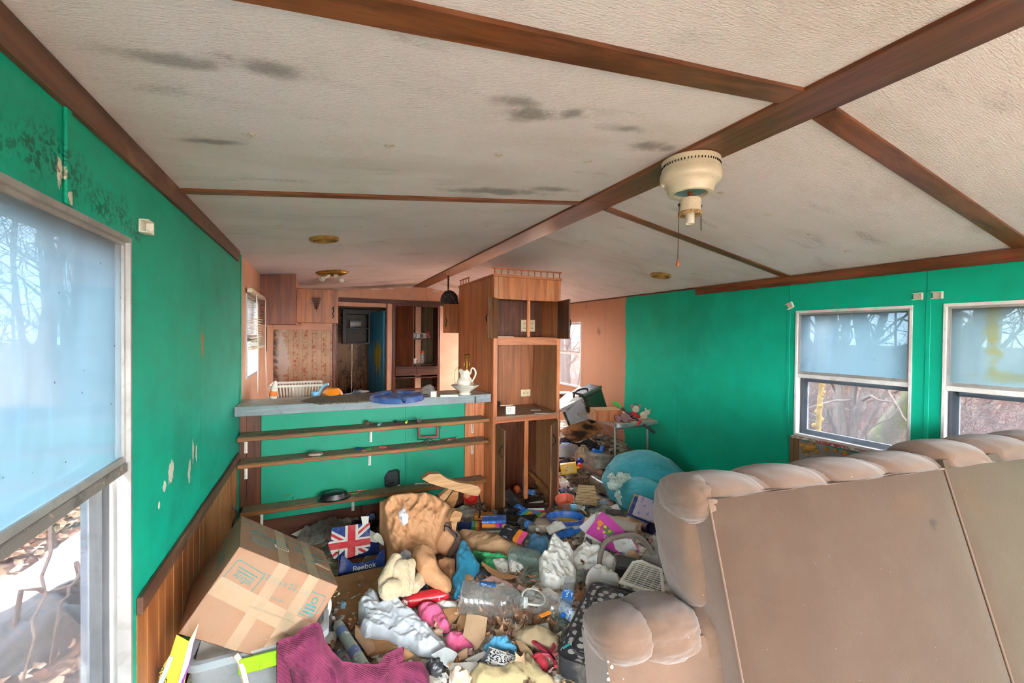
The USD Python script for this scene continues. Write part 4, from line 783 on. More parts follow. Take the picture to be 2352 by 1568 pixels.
def roll(x0, x1, n, seed, ry=.16, rz=.115, zc=-.03, yc=.135, slant=.20):
    """Tufted top roll whose pillows overlap slantwise like a twisted rope."""
    nu, na = int((x1-x0)*150), 44; V = []; W = (x1-x0)/n; rr = np.random.default_rng(seed)
    for i in range(nu):
        u = x0+(x1-x0)*i/(nu-1)
        for j in range(na):
            a = 2*math.pi*j/na; f = j/na; ph = ((u-x0)+slant*(f-.05)*(1 if f < .5 else 0)+slant*(.5-.05)*(0 if f < .5 else 1))/W; s = abs(math.sin(math.pi*ph))
            k = .70+.33*s**.42; end = min(1, ((u-x0)/.05+.02))**.5*min(1, ((x1-u)/.05+.02))**.5; k *= .55+.45*end
            w = .03*(1-s)**1.5*math.sin(u*90+a*5+seed)+.012*math.sin(u*47+a*9)
            y_, z_ = yc-ry*math.cos(a)*(k+w), zc+rz*math.sin(a)*(k+w); q_ = max(0, min(1, (.16-y_)/.1)); V.append((u, max(y_, -.012) if z_ > 0 else y_, z_*(1-q_)+max(z_, -.004)*q_))
    V = np.array(V); ii, jj = np.meshgrid(np.arange(nu-1), np.arange(na), indexing='ij'); kk = (jj+1) % na
    q = np.stack([ii*na+jj, ii*na+kk, (ii+1)*na+kk, (ii+1)*na+jj], -1).reshape(-1, 4); c0, c1 = V[:na].mean(0), V[-na:].mean(0); V = np.vstack([V, c0, c1]); L = nu*na; j = np.arange(na)
    f = np.vstack([q[:, [0, 1, 2]], q[:, [0, 2, 3]], np.stack([np.full(na, L), (j+1) % na, j], 1), np.stack([np.full(na, L+1), L-na+j, L-na+(j+1) % na], 1)]); return TM(V, f[:, ::-1], process=False)
t.part('tufted_roll', sofa(roll(-.03, 1.21, 4, 1)), suede, smooth=True); t.part('tufted_roll', sofa(roll(1.20, 1.97, 2.5, 2, zc=.0)), suede, smooth=True)
t.part('roll_core', sofa(TM(tube([(x, 0, 0) for x in np.linspace(.0, 1.96, 12)], 1., 20).vertices*np.array([1, .128, .085])+np.array([0, .132, -.02]), tube([(x, 0, 0) for x in np.linspace(.0, 1.96, 12)], 1., 20).faces, process=False)), suede, smooth=True)
t.part('side_cushion', sofa(puff((-.0, .235, -.20), (.075, .15, .265), 2.7, .016, 8, 3)), suede, smooth=True); t.part('side_cushion', sofa(puff((.0, .235, -.545), (.085, .155, .135), 2.7, .02, 8, 5)), suede, smooth=True)
t.part('corner_puff', sofa(puff((.015, .16, -.015), (.095, .17, .105), 2.4, .02, 9, 8)), suede, smooth=True)
t.part('arm_cushion', sofa(puff((-.19, .22, -.485), (.155, .17, .105), 2.8, .02, 7, 11)), suede, smooth=True); t.part('arm_cushion', sofa(puff((-.355, .21, -.475), (.125, .16, .09), 2.6, .012, 7, 14)), suede, smooth=True)
t.part('arm_panel', sofa(rough_up(hull([(x, y, z) for x, z in ((-.455, -.50), (-.06, -.50), (.03, -.60), (.03, -.95), (-.46, -.95)) for y in (.10, .36)]).subdivide().subdivide(), .006, 8, 4)), suede)
t.part('torn_stuffing', sofa(cat(*[mv(rough_up(trimesh.creation.icosphere(2, .0045+.002*math.sin(i*2.3)), .004, 150, i), -.452+.012*math.sin(i*1.9), .098, -.52-.018*i) for i in range(13)])), mat('dirty_stuffing', 'd8cfc4', .9, [('9a8a7c', ('n', 40., .5, .65), .7)]), label='torn edge with white stuffing')
for xx in (0.0, 1.205): t.part('seam_cord', sofa(tube([(xx, bulge(.001, z, 0, 1.2, -.95, 0)-.003, z) for z in np.linspace(-.95, -.01, 24)], .0042, 6)), suede)
t.part('seam_cord', sofa(tube([(x, -.004, -.004+.002*math.sin(x*30)) for x in np.linspace(0, 1.2, 40)], .0045, 6)), suede)
t.done()
# ---------------- clutter helpers ----------------
def crop(s, x0, y0): return lambda *p: [(a/s+x0, b/s+y0) for a, b in (p if len(p) > 1 else p[0])]
K1, K2, K3, K4, K5, K8 = crop(3.752, 400, 1150), crop(3.35, 960, 1100), crop(5.227, 700, 1100), crop(4.8, 1050, 1080), crop(4.613, 1270, 860), crop(3.459, 320, 1380)
def sm(x, a, b): t = np.clip((np.asarray(x, float)-a)/(b-a), 0, 1); return t*t*(3-2*t)
def PH(x, y):
    """Height of the litter that covers the floor."""
    x, y = np.asarray(x, float), np.asarray(y, float)
    h = .03+.05*sm(-y, -3.3, -2.4)+.30*sm(x, 2.25, 3.1)*sm(y, 3.5, 4.3)+.04*sm(x, .5, 1.6)
    return h+.035*(meshkit.fbm(np.stack([x*3, y*3, 0*x], -1), 3, 2)-.5)
def on(px, py, dz=0.):
    r = C_FW + C_RT*(px-1176)/FPX - C_UP*(py-784)/FPX; d = np.linspace(1.2, 7, 1200); q = C_POS+d[:, None]*r
    i = int(np.argmax(q[:, 2] <= PH(q[:, 0], q[:, 1])+dz)); return q[i] if i else at(px, py, Z=.05+dz)
def grid_solid(P, spacing, top, bottom):
    """A solid over the outline P (in plane coordinates): top(q, d) and bottom(q) give 3-d points; d = distance to the outline."""
    P = P if P.is_valid else P.buffer(0)
    P = max(getattr(P, 'geoms', [P]), key=lambda g: g.area)
    L = P.exterior; n = max(24, int(L.length/spacing)); B = np.array([L.interpolate(i/n, True).coords[0] for i in range(n)])
    x0, y0, x1, y1 = P.bounds; gx, gy = np.meshgrid(np.arange(x0, x1, spacing), np.arange(y0, y1, spacing*.87)); gx = gx+(np.arange(gx.shape[0])[:, None] % 2)*spacing/2
    G = np.stack([gx.ravel(), gy.ravel()], 1); Pi = P.buffer(-spacing*.45)
    G = G[shapely.contains_xy(Pi, G[:, 0], G[:, 1])] if not Pi.is_empty else G[:0]
    Q = np.vstack([B, G]); tri = Delaunay(Q).simplices; c = Q[tri].mean(1); tri = tri[shapely.contains_xy(P, c[:, 0], c[:, 1])]
    a, b, c_ = Q[tri[:, 0]], Q[tri[:, 1]], Q[tri[:, 2]]; s = np.cross(b-a, c_-a) < 0; tri[s] = tri[s][:, ::-1]
    d = shapely.distance(shapely.points(Q), L); T = top(Q, d); Bo = bottom(Q, T); N = len(Q)
    i = np.arange(n); j = (i+1) % n
    f = np.vstack([tri, tri[:, ::-1]+N, np.stack([i, i+N, j+N], 1), np.stack([i, j+N, j], 1)])
    return TM(np.vstack([T, Bo]), f, process=False)
def folds(Q, seed, ang, fs, warp=.6):
    """Cloth folds in [0, 1]: warped ridges running along the angle ang (degrees), about fs metres apart."""
    a = math.radians(ang); u = Q@np.array([math.cos(a), math.sin(a)]); v = Q@np.array([-math.sin(a), math.cos(a)])
    z = 0*u+seed*3.7; w = meshkit.fbm(np.stack([u/fs*.5, v/fs*.6, z], -1), 2, seed)-.5
    n1 = meshkit.fbm(np.stack([u/fs*.26+w*warp*2, v/fs*1.0+w*warp*2.5, z+5], -1), 3, seed+1); r1 = 1-np.abs(2*n1-1)
    n2 = meshkit.fbm(np.stack([u/fs*.5+9, v/fs*1.3-w*warp*3, z+9], -1), 3, seed+2); r2 = 1-np.abs(2*n2-1)
    n3 = meshkit.fbm(np.stack([u/fs*2.2+3, v/fs*2.6+w*warp*4, z+2], -1), 2, seed+3); r3 = 1-np.abs(2*n3-1)
    return .5*r1**3.2+.36*r2**3+.14*r3**2.5
def wavy(P, amp, seed=0):
    L = P.exterior; n = max(40, int(L.length/.012)); B = np.array([L.interpolate(i/n, True).coords[0] for i in range(n)]); c = B.mean(0)
    k = meshkit.fbm(np.stack([B[:, 0]*14, B[:, 1]*14, 0*B[:, 0]], -1), 3, seed)-.5; d = B-c; d /= np.linalg.norm(d, axis=1, keepdims=True)+1e-9; Q = Polygon(B+d*(k*2*amp)[:, None])
    return Q if Q.is_valid else Q.buffer(0)
def plane_of(poly, z0, tilt, dz=.0):
    lo = max(poly, key=lambda p: p[1]); A = on(*lo, dz) if z0 is None else at(*lo, Z=z0); d = A-C_POS; d[2] = 0; d = nrm(d); t = math.radians(tilt)
    ex = np.cross(d, (0, 0, 1)); ey = d*math.cos(t)+np.array([0, 0, math.sin(t)]); return A, ex, ey, np.cross(ex, ey)
def to_plane(poly, A, ex, ey, n):
    out = []
    for p in poly:
        r = at(*p, D=1.)-C_POS; t = ((A-C_POS)@n)/(r@n); q = C_POS+t*r-A; out.append((q@ex, q@ey))
    return Polygon(out)
def heap(poly, z0=None, tilt=18, h=.06, fold=.05, fs=.09, ang=30, seed=0, sp=.012, wav=.012, edge=.05, dz=0., floor=True, soft=.012, plane=None, thin=None):
    """A crumpled heap of cloth or film. The outline lies on a plane that rises away from the viewer; the skin swells from it and the body reaches down to the litter."""
    pl = plane or plane_of(poly, z0, tilt, dz); A, ex, ey, n = pl; P = to_plane(poly, *pl).buffer(soft).buffer(-soft)
    if wav: P = wavy(P if P.geom_type == 'Polygon' else max(P.geoms, key=lambda g: g.area), wav, seed)
    def top(Q, d):
        e = 1-np.exp(-d/edge); k = folds(Q, seed, ang, fs); H = h*e*(.35+.5*meshkit.fbm(np.stack([Q[:, 0]*6, Q[:, 1]*6, 0*d+seed], -1), 2, seed+7))+1.35*fold*(k-.2)*np.minimum(1, d/.02+.15)+.004
        fine = .55*fold*(folds(Q, seed+11, ang+50, fs*.42)-.2)*np.minimum(1, d/.015)
        return A+Q[:, :1]*ex+Q[:, 1:]*ey+np.maximum(H+fine, .002)[:, None]*n
    def bot(Q, T):
        B = A+Q[:, :1]*ex+Q[:, 1:]*ey-.004*n
        if thin: return T-thin*n
        if floor: B[:, 2] = np.minimum(B[:, 2], PH(B[:, 0], B[:, 1])-.01)
        return B
    return grid_solid(P, sp, top, bot)
def cloth(name, label, cat_, poly, m, **k):
    k['h'] = k.get('h', .06)*.4; k['fs'] = k.get('fs', .09)*.85; k['edge'] = .03; k['tilt'] = k.get('tilt', 18)*.55; k['fold'] = k.get('fold', .05)*.52
    return one(name, label, cat_, heap(poly, **k), m, smooth=70)
def cardboard(poly, z0=None, tilt=0, th=.005, dz=0., plane=None, warp=.0, seed=0):
    pl = plane or plane_of(poly, z0, tilt, dz); A, ex, ey, n = pl; P = to_plane(poly, *pl)
    if not warp: return put(prism(P, th), A, ex, ey, n)
    def top(Q, d): return A+Q[:, :1]*ex+Q[:, 1:]*ey+(th+warp*(meshkit.fbm(np.stack([Q[:, 0]*5, Q[:, 1]*5, 0*d+seed], -1), 3, seed)-.35))[:, None]*n
    return grid_solid(P, .014, top, lambda Q, T: T-th*n)
def eul(rx, ry, rz): return trimesh.transformations.euler_matrix(math.radians(rx), math.radians(ry), math.radians(rz-24.5), 'sxyz')
def lay(name, label, cat_, parts, px, py, r=(0, 0, 0), dz=0., z=None, group=None, Y=None, X=None):
    """Sets a thing of several parts, modelled about its own origin, down at a spot: r = tilt x, tilt y, turn (0 = across the picture)."""
    T = eul(*r); t = Thing(name, label, cat_, group); ms = []
    for q in parts: m = q[1].copy(); m.apply_transform(T); ms.append(m)
    lo = min(m.bounds[0][2] for m in ms); b0, b1 = np.min([m.bounds[0] for m in ms], 0), np.max([m.bounds[1] for m in ms], 0); c = (b0+b1)/2
    if Y is not None: p = at(px, py, Y=Y); off = p-np.array([c[0], c[1], c[2]])
    elif X is not None: p = at(px, py, X=X); off = p-np.array([c[0], c[1], c[2]])
    else:
        p = at(px, py, Z=z) if z is not None else on(px, py, dz)
        off = np.array([p[0]-c[0], p[1]-c[1], p[2]-lo])
    ids = []
    for q, m in zip(parts, ms):
        m.apply_translation(off); ids.append(t.part(q[0], m, q[2], parent=ids[q[3]] if len(q) > 3 and q[3] is not None else None, label=q[4] if len(q) > 4 else None))
    if len(parts) == 1 and False: pass
    t.done(); return t
def label_text(s, h, w=None, depth=.0006, bold=False):
    m = meshkit.text_mesh(s, h, depth, bold); m.apply_translation((-m.bounds.mean(0)[0], -m.bounds.mean(0)[1], 0)); return m
def tilt_m(m, rx=0, ry=0, rz=0, at_=(0, 0, 0)):
    m = m.copy(); m.apply_transform(trimesh.transformations.euler_matrix(math.radians(rx), math.radians(ry), math.radians(rz))); m.apply_translation(at_); return m
# materials of the clutter
def cloth_mat(name, c, dirt=.25, **k): return mat(name, c, .9, [('efe8dc', ('n', 120., .70, .76), .6), ('6b5a48', ('n', 6., .52, .78), dirt), ('2e261f', ('n', 150., .72, .78), .5)], bump=(.3, 320., .002), sheen_weight=.15, specular_ior_level=.15, **k)
kraft = mat('kraft_cardboard', 'b98a60', .75, [('a37650', ('n', (4, 30, 4), .45, .7), .5), ('8a6848', ('n', 5., .5, .75), .5), ('5a4230', ('n', 70., .7, .78), .6)], bump=(.15, 90., .003), var=.06)
kraft_d = mat('stained_cardboard', '9c7350', .8, [('7d5a3d', ('n', 3., .42, .68), .7), ('b99a78', ('n', 12., .55, .72), .5), ('40301f', ('n', 60., .68, .76), .7)], bump=(.2, 60., .004))
kraft_p = mat('pale_cardboard', 'c2a07e', .8, [('a5835f', ('n', 8., .5, .7), .6), ('6b5238', ('n', 60., .7, .78), .5)], bump=(.15, 70., .003))
paper_w = mat('dirty_white_paper', 'd9d5cc', .8, [('b4a894', ('n', 12., .5, .7), .5), ('7d6c58', ('n', 60., .66, .74), .5)], bump=(.1, 60.))
ink = mat('black_ink', '1d1b1a', .8); teal_ink = mat('teal_print', '3d706e', .8, var=.15, vs=40.); white_ink = mat('white_print', 'dcdcda', .7)
film = clear('clear_plastic', (.90, .92, .92), .42, 'dfe1dd', [('8d8374', ('n', 30., .5, .68), .6)], .1, bump=(.25, 60.))
film_b = clear('clear_bottle', (.93, .95, .96), .2, 'dfe4e2', [('8d8374', ('n', 24., .58, .78), .25)], .1, bump=(.05, 30.))
film_d = clear('dusty_bottle', (.72, .70, .64), .6, 'a59a88', [('6d6252', ('n', 14., .45, .7), .7)], .25)
film_g = clear('greenish_film', (.78, .86, .84), .45, 'a9bdb4', [('7d8478', ('n', 20., .5, .7), .6)], .12, bump=(.4, 50.))
bag_w = mat('white_plastic_bag', 'dcdad2', .35, [('b9ab8c', ('n', 7., .5, .72), .7), ('8f8069', ('n', 30., .62, .74), .6)], bump=(.5, 40., .006), subsurface_weight=0., specular_ior_level=.5)
blue_pl = mat('blue_plastic', '1d5fb0', .35, dust=.3); blue_lab = mat('blue_label', '2d6cb4', .5, [('d5dde4', ('n', (30, 30, 60), .55, .6), .8)]); lab_lt = mat('pale_blue_label', '7fb8d8', .5)
white_cap = mat('white_cap', 'dcdcd8', .4, dust=.2); red_pl = mat('red_plastic', 'c3241f', .35, dust=.18); orange_pl = mat('orange_plastic', 'e8742c', .45, dust=.15); coral_pl = mat('coral_plastic', 'e5795c', .5, dust=.15)
yellow_pl = mat('yellow_plastic', 'cfa62a', .4, dust=.3); lime = mat('lime_plastic', '86b81c', .35); green_pl = mat('green_plastic', '3f9a58', .4, dust=.15); purple_pl = mat('purple_plastic', '5a3a6e', .4, dust=.2); pink_pl = mat('pink_plastic', 'c94a94', .5, dust=.12)
navy = mat('navy_card', '1f3a78', .6, dust=.22); card_red = mat('red_card', 'b9303a', .65, dust=.2); card_white = mat('white_card', 'd3d0ca', .7, dust=.25); magenta = mat('magenta_card', 'c5369a', .5, dust=.06); orange_card = mat('orange_card', 'e88a2c', .6); yellow_card = mat('yellow_card', 'd9b34a', .65, dust=.2); card_grey = mat('grey_card', '9b9082', .8, dust=.3); cyan_card = mat('cyan_card', '3aa0c8', .6); green_card = mat('green_card', '5ba84a', .6); pink_card = mat('pink_card', 'e0508c', .6); purple_card = mat('purple_card', '7a4fb0', .6)
wood_br = wood('clutter_wood', 'a3703f', '7d4f2a', 'x', .5, space='obj', sc=1.3); wood_pale = wood('pale_clutter_wood', 'b88f66', '94683f', 'x', .6, space='obj', sc=1.3)
grey_dusty = mat('dusty_grey', '7f766a', .85, dust=.4); chrome = mat('dull_steel', 'a9aaaa', .35, [('6b6258', ('n', 30., .5, .7), .5)], metallic=.7)
def bottle_prof(h, r, neck=.32): return [(0, 0), (r*.85, 0), (r, .006), (r*.97, h*.12), (r, h*.2), (r*.96, h*.34), (r, h*.42), (r, h*.62), (r*.92, h*.74), (r*.6, h*.86), (r*neck, h*.93), (r*neck, h)]
def bottle(h=.2, r=.032, body=None, cap=None, lab=None):
    ps = [('body', lathe(bottle_prof(h, r), 24), body or film_b)]
    if lab is not None: ps.append(('paper_label', lathe([(r*1.012, h*.40), (r*1.012, h*.66)], 24), lab))
    if cap is not None: ps.append(('cap', mv(lathe([(0, .016), (r*.36, .016), (r*.4, .014), (r*.4, 0), (0, 0)][::-1], 16), 0, 0, h-.004), cap))
    return [(n, tilt_m(m, 90, 0, 0), mm) for n, m, mm in ps]   # lying, neck towards -y
def bowl(r, h, m, base=.55): return [('bowl', lathe([(0, .004), (r*base, .004), (r*.85, h*.45), (r*.985, h), (r, h), (r*1.01, h-.003), (r*.88, h*.42), (r*base*1.05, 0), (0, 0)], 36), m)]
def cassette(lab=True, stripe=None):
    ps = [('shell', cbox(.187, .103, .025, .003), black_pl)]
    if lab: ps.append(('spine_label', mv(cbox(.15, .0012, .019, .0003), 0, -.0520, 0), card_white)); ps.append(('window', mv(cbox(.06, .045, .0012, .0004), 0, .005, .0128), mat('tape_window', '4a4742', .3)))
    return ps
def sleeve(main, cols, text=None, spine=card_white, tm=None):
    """Video-tape sleeve with printed colour bands."""
    ps = [('sleeve', cbox(.19, .107, .028, .002), main)]; n = len(cols)
    for i, c in enumerate(cols):
        w = .075/n; ps.append(('colour_band', mv(cbox(w, .1068, .0012, .0003), .015+w*(i+.5), 0, .0142), c)); ps.append(('colour_band', mv(cbox(w, .0012, .0275, .0003), .015+w*(i+.5), -.0538, 0), c))
    if text: ps.append(('lettering', put(label_text(text, .011), (-.045, -.0536, 0), (1, 0, 0), (0, 0, 1), (0, -1, 0)), tm or white_ink)); ps.append(('lettering', put(label_text(text, .013), (-.045, .02, .0141)), tm or white_ink))
    return ps
RAIN = [cyan_card, green_card, yellow_card, orange_card, pink_card]
# ---------------- litter on the floor ----------------
g = Net()
c_ = g.mixc(g.mask(('n', 5., .35, .65), 'pos'), col('b8a792'), col('968069'))
for c1, lo, hi, sc in [('cfc6b8', .60, .62, 16), ('4a3b2e', .80, .82, 13), ('a88867', .62, .64, 22), ('8c9aa0', .88, .9, 15), ('ded8cc', .66, .68, 26), ('7a4a36', .86, .88, 24), ('5d6a72', .93, .94, 19), ('b88a86', .94, .95, 17)]:
    c_ = g.mixc(g.mul(g.mask(('vc', float(sc), lo, hi), 'pos'), .8), c_, col(c1))
c_ = g.mixc(g.mul(g.mask(('n', 60., .55, .7), 'pos'), .6), c_, col('3c3026'))
hb = g.add('noise_texture', [(g.vec('pos', 38.), 'vector')], scale=1., detail=4., roughness=.7)+'.fac'; v2 = g.add('voronoi_texture', [(g.vec('pos', 22.), 'vector')], scale=1.)+'.distance'
bb = g.add('bump', [(g.mul(hb, v2, 'add'), 'height')], strength=.8, distance=.02)+'.normal'
litter_m = surf(g, 'floor_litter', g.add('principled_bsdf', [(c_, 'base_color'), (bb, 'normal')], roughness=.85)+'.BSDF')
xs, ys_ = np.linspace(XL+.012, XR-.005, 190), np.linspace(1.2, 5.6, 210); gx, gy = np.meshgrid(xs, ys_, indexing='ij')
zz = PH(gx, gy)+.02*(meshkit.fbm(np.stack([gx*26, gy*26, 0*gx], -1), 3, 9)-.5)
inside = ((gx > 1.42) & (gy > 3.53) & (gx < 2.14)); zz = np.where(inside, .01+.02*meshkit.fbm(np.stack([gx*20, gy*20, 0*gx], -1), 3, 3), zz); n0, n1 = gx.shape; ii, jj = np.meshgrid(np.arange(n0-1), np.arange(n1-1), indexing='ij'); q = np.stack([ii*n1+jj, (ii+1)*n1+jj, (ii+1)*n1+jj+1, ii*n1+jj+1], -1).reshape(-1, 4); q = q[~((gy.ravel()[q].max(1) > 3.755) & (gx.ravel()[q].min(1) < 1.44))]
one('floor_litter', 'layer of trodden paper, dirt and scraps covering the floor', 'litter', TM(np.stack([gx, gy, zz], -1).reshape(-1, 3), np.vstack([q[:, [0, 1, 2]], q[:, [0, 2, 3]]]), process=False), litter_m, kind='stuff', smooth=True)
def scraps(name, label, cat_, protos, N, zone, seed, size=(.6, 1.3), up=.5):
    rr = np.random.default_rng(seed); P = UsdGeom.PointInstancer.Define(stage, '/World/'+name); custom(P.GetPrim(), label=label, category=cat_, kind='stuff'); tg = []
    for i, (me, m) in enumerate(protos):
        pp = f'/World/{name}/scrap'+(f'_{i:03d}' if i else ''); usdkit.mesh(stage, pp, me, m, smooth=60); tg.append(Sdf.Path(pp))
    xy = np.array([zone(rr) for _ in range(N)]); xy = xy[~((xy[:, 0] > 1.40) & (xy[:, 1] > 3.50) & (xy[:, 0] < 2.16) & (rr.uniform(size=len(xy)) < .8))]; xy = xy[~((xy[:, 1] > 3.66) & (xy[:, 0] < 1.44))]; n = len(xy)
    P.CreatePrototypesRel().SetTargets(tg); P.CreateProtoIndicesAttr([int(v) for v in rr.integers(0, len(tg), n)])
    P.CreatePositionsAttr([Gf.Vec3f(float(x), float(y), float(PH(x, y))+float(rr.uniform(.002, .028))) for x, y in xy])
    def qq():
        a = rr.uniform(0, 6.28); e = rr.normal(0, up*.5, 2); return Gf.Quath(math.cos(a/2), float(e[0]), float(e[1]), math.sin(a/2)).GetNormalized()
    P.CreateOrientationsAttr([qq() for _ in range(n)]); P.CreateScalesAttr([Gf.Vec3f(*[float(s)]*3) for s in rr.uniform(*size, n)])
def crumple(w, h, seed, amp=.006, n=6):
    rr = np.random.default_rng(seed); u = np.linspace(-.5, .5, n); V = np.array([(a*w*(1+.2*rr.normal()), b*h*(1+.2*rr.normal()), rr.normal(0, amp)) for a in u for b in u])
    ii, jj = np.meshgrid(np.arange(n-1), np.arange(n-1), indexing='ij'); q = np.stack([ii*n+jj, (ii+1)*n+jj, (ii+1)*n+jj+1, ii*n+jj+1], -1).reshape(-1, 4); f = np.vstack([q[:, [0, 1, 2]], q[:, [0, 2, 3]]]); return TM(V, f, process=False)
zone = lambda r: (r.uniform(-.1, 2.9), 1.5+2.6*r.uniform()**.8)
zoneR = lambda r: (r.uniform(2.1, 3.4), r.uniform(2.6, 4.6))
scraps('paper_scraps', 'small torn paper and card scraps strewn over the littered floor', 'scraps', [(crumple(.06, .045, 1), paper_w), (crumple(.05, .03, 2), kraft_p), (crumple(.035, .05, 3), card_grey), (crumple(.07, .05, 4, .01), kraft), (crumple(.045, .03, 5), mat('scrap_pink', 'c99a96', .8)), (crumple(.05, .04, 6), mat('scrap_blue', '7f9db4', .8)), (crumple(.05, .05, 7, .01), mat('scrap_brown', '6b4f3a', .85)), (crumple(.04, .03, 8), mat('scrap_white', 'd9d6cf', .7))], 800, zone, 21)
scraps('paper_scraps_far', 'torn paper and wrapper scraps on the floor near the folding table', 'scraps', [(crumple(.08, .06, 11), paper_w), (crumple(.07, .05, 12, .01), mat('scrap_dark', '3a332c', .8)), (crumple(.06, .06, 13), mat('scrap_red', 'a33a30', .7)), (crumple(.07, .05, 14), mat('scrap_blue', '7f9db4', .8)), (crumple(.08, .06, 15, .02), card_grey), (crumple(.06, .06, 16), mat('scrap_brown', '6b4f3a', .85))], 170, zoneR, 22)
leafp = [prism([(math.cos(a)*r, math.sin(a)*r) for a, r in [(k*math.pi/9, .045*(1 if k % 3 == 0 else .55 if k % 3 == 1 else .6)) for k in range(18)]], .001) for _ in (0,)][0].subdivide()
def curl(m, k, s): m = m.copy(); v = m.vertices; r = np.hypot(v[:, 0], v[:, 1]); m.vertices = np.stack([v[:, 0], v[:, 1], v[:, 2]+k*r*r*12+.006*np.sin(v[:, 0]*120+s)], 1); return m
def zleaf(r):
    p = on(r.normal(1190, 70), min(1566, max(1330, r.normal(1430, 45)))); return p[0], p[1]
scraps('dead_leaves', 'dry brown leaves and crumbs between the bottles in the middle of the floor', 'leaves', [(curl(leafp, .9, 1), LM[0]), (curl(leafp, -.6, 2), LM[2]), (curl(leafp, 1.3, 3), mat('dead_leaf_rust', '8a5f42', .85))], 130, zleaf, 23, (.6, 1.1), .7)

# ---------------- tilted carton ----------------
t = Thing('carton', 'large taped cardboard carton tipped into the clear tote against the left wall', 'cardboard box')
bO, bu, bv, bw_ = np.array([-.293, 2.015, .7836]), np.array([.816, .0567, -.5753]), np.array([-.127, .9884, -.0828]), np.array([-.564, -.1406, -.8137])
bu = nrm(bu); bv = nrm(bv-bu*(bu@bv)); bw_ = nrm(bw_-bu*(bu@bw_)-bv*(bv@bw_)); LB, WB, HB = .46, .451, .336
def face(o, e1, e2, a, b, th=.004):  # board of the carton between two edge vectors, thickness inwards
    n = nrm(np.cross(e1, e2)); m = cbox(a, b, th, .0012); return put(m, o+e1*a/2+e2*b/2-n*th/2, e1, e2, n)
ctr = bO+bu*LB/2+bv*WB/2+bw_*HB/2
def carton_face(o, e1, e2, a, b):
    n = np.cross(e1, e2); o = np.asarray(o); c = o+e1*a/2+e2*b/2
    if n@(c-ctr) < 0: e1, e2, a, b = e2, e1, b, a
    return face(o, e1, e2, a, b)
A0 = bO+bw_*HB
carton_m = mat('carton_board', '8c6a53', .7, [('86593c', ('n', (6, 6, 6), .45, .7), .5), ('8a6848', ('n', 4., .55, .75), .4), ('b48e6c', ('n', 50., .68, .74), .4)], bump=(.2, (120., 12., 60.), .003), var=.05)
wall_ids = [t.part('wall', carton_face(bO, bu, bv, LB, WB), carton_m), t.part('wall', carton_face(bO, bu, bw_, LB, HB), carton_m), t.part('wall', carton_face(bO, bv, bw_, WB, HB), carton_m), t.part('wall', carton_face(bO+bu*LB, bv, bw_, WB, HB), carton_m), t.part('wall', carton_face(bO+bv*WB, bu, bw_, LB, HB), carton_m), t.part('wall', carton_face(A0, bu, bv, LB, WB), carton_m)]
nT, nF = -bw_, -bv
def prt(o, ex, ey, n, parts, host, m):
    for mesh, dx, dy, rz in parts: t.part('print', put(tilt_m(mesh, 0, 0, rz, (dx, dy, 0)), o+n*.0002, ex, ey, n), m, parent=host)
frame_pr = lambda w, h, k=.003: prism(rrect(w, h, .01).difference(rrect(w-2*k, h-2*k, .008)), .0005)
# top face: x along bu, reading from the front edge; y along bv
prt(bO, bu, bv, nT, [(label_text('Angel Soft', .052, bold=True), .225, .27, 0), (label_text('7900-61', .036), .33, .36, 0), (label_text('2-PLY', .022), .06, .40, 0), (label_text('AS 61', .03), .075, .35, 0), (frame_pr(.12, .09), .105, .17, 0), (cat(*[mv(cbox(.09, .004, .0005, .0001), 0, .02-k*.014, .0002) for k in range(4)]), .105, .17, 0), (label_text('7900-61', .03), .36, .07, 0), (frame_pr(.16, .055), .365, .07, 0), (prism(rrect(.09, .03, .012), .0005), .35, .19, 20), (prism(rrect(.06, .02, .008), .0005), .41, .27, 25)], wall_ids[0], teal_ink)
t.part('label', put(cbox(.07, .035, .0006, .0001), bO+bu*.20+bv*.20+nT*.0004, bu, bv, nT), paper_w, parent=wall_ids[0]); bars = cat(*[mv(cbox(.0015+.001*(k % 3), .022, .0006, .0001), -.028+k*.0043, 0, .0006) for k in range(14)]); t.part('print', put(bars, bO+bu*.20+bv*.20+nT*.0005, bu, bv, nT), ink, parent=wall_ids[0], kind='stuff')
fo = bO+bw_*HB  # front face: x along bu, y up along -bw
prt(fo, bu, -bw_, nF, [(frame_pr(.13, .085), .085, .245, -8), (label_text('Angel', .022), .085, .235, -8), (cat(mv(cbox(.09, .004, .0005, .0001), 0, .02), mv(cbox(.08, .004, .0005, .0001), 0, .008)), .085, .245, -8), (label_text('17 3/4 x 12 1/4', .021), .25, .27, 0), (label_text('MADE IN USA', .009), .24, .21, 0), (frame_pr(.075, .095), .40, .235, 0), (cat(*[mv(cbox(.05, .008, .0005, .0001), 0, -k*.014) for k in range(3)], mv(prism(Point(0, 0).buffer(.014).difference(Point(0, 0).buffer(.009)), .0005), 0, .022)), .40, .23, 0)], wall_ids[1], teal_ink)
prt(bO, bv, bw_, -bu, [(label_text('1900', .05), .2, .12, 180), (frame_pr(.13, .07), .34, .2, 0)], wall_ids[2], teal_ink)
tape = mat('packing_tape', 'd3b898', .15, bump=(.06, (30., 300., 30.)), alpha=.2, specular_ior_level=.8)
for a in (.20, .34): t.part('tape', cat(put(cbox(.05, HB, .0006, .0001), fo+bu*a-bw_*HB/2+nF*.0012, bu, -bw_, nF), put(cbox(.05, WB, .0006, .0001), bO+bu*a+bv*WB/2+nT*.0012, bu, bv, nT)), tape)
t.part('tape', put(cbox(LB*.98, .07, .0006, .0001), fo+bu*LB/2-bw_*.16+nF*.0018, nrm(bu+bw_*.12), nrm(-bw_+bu*.12), nF), tape)
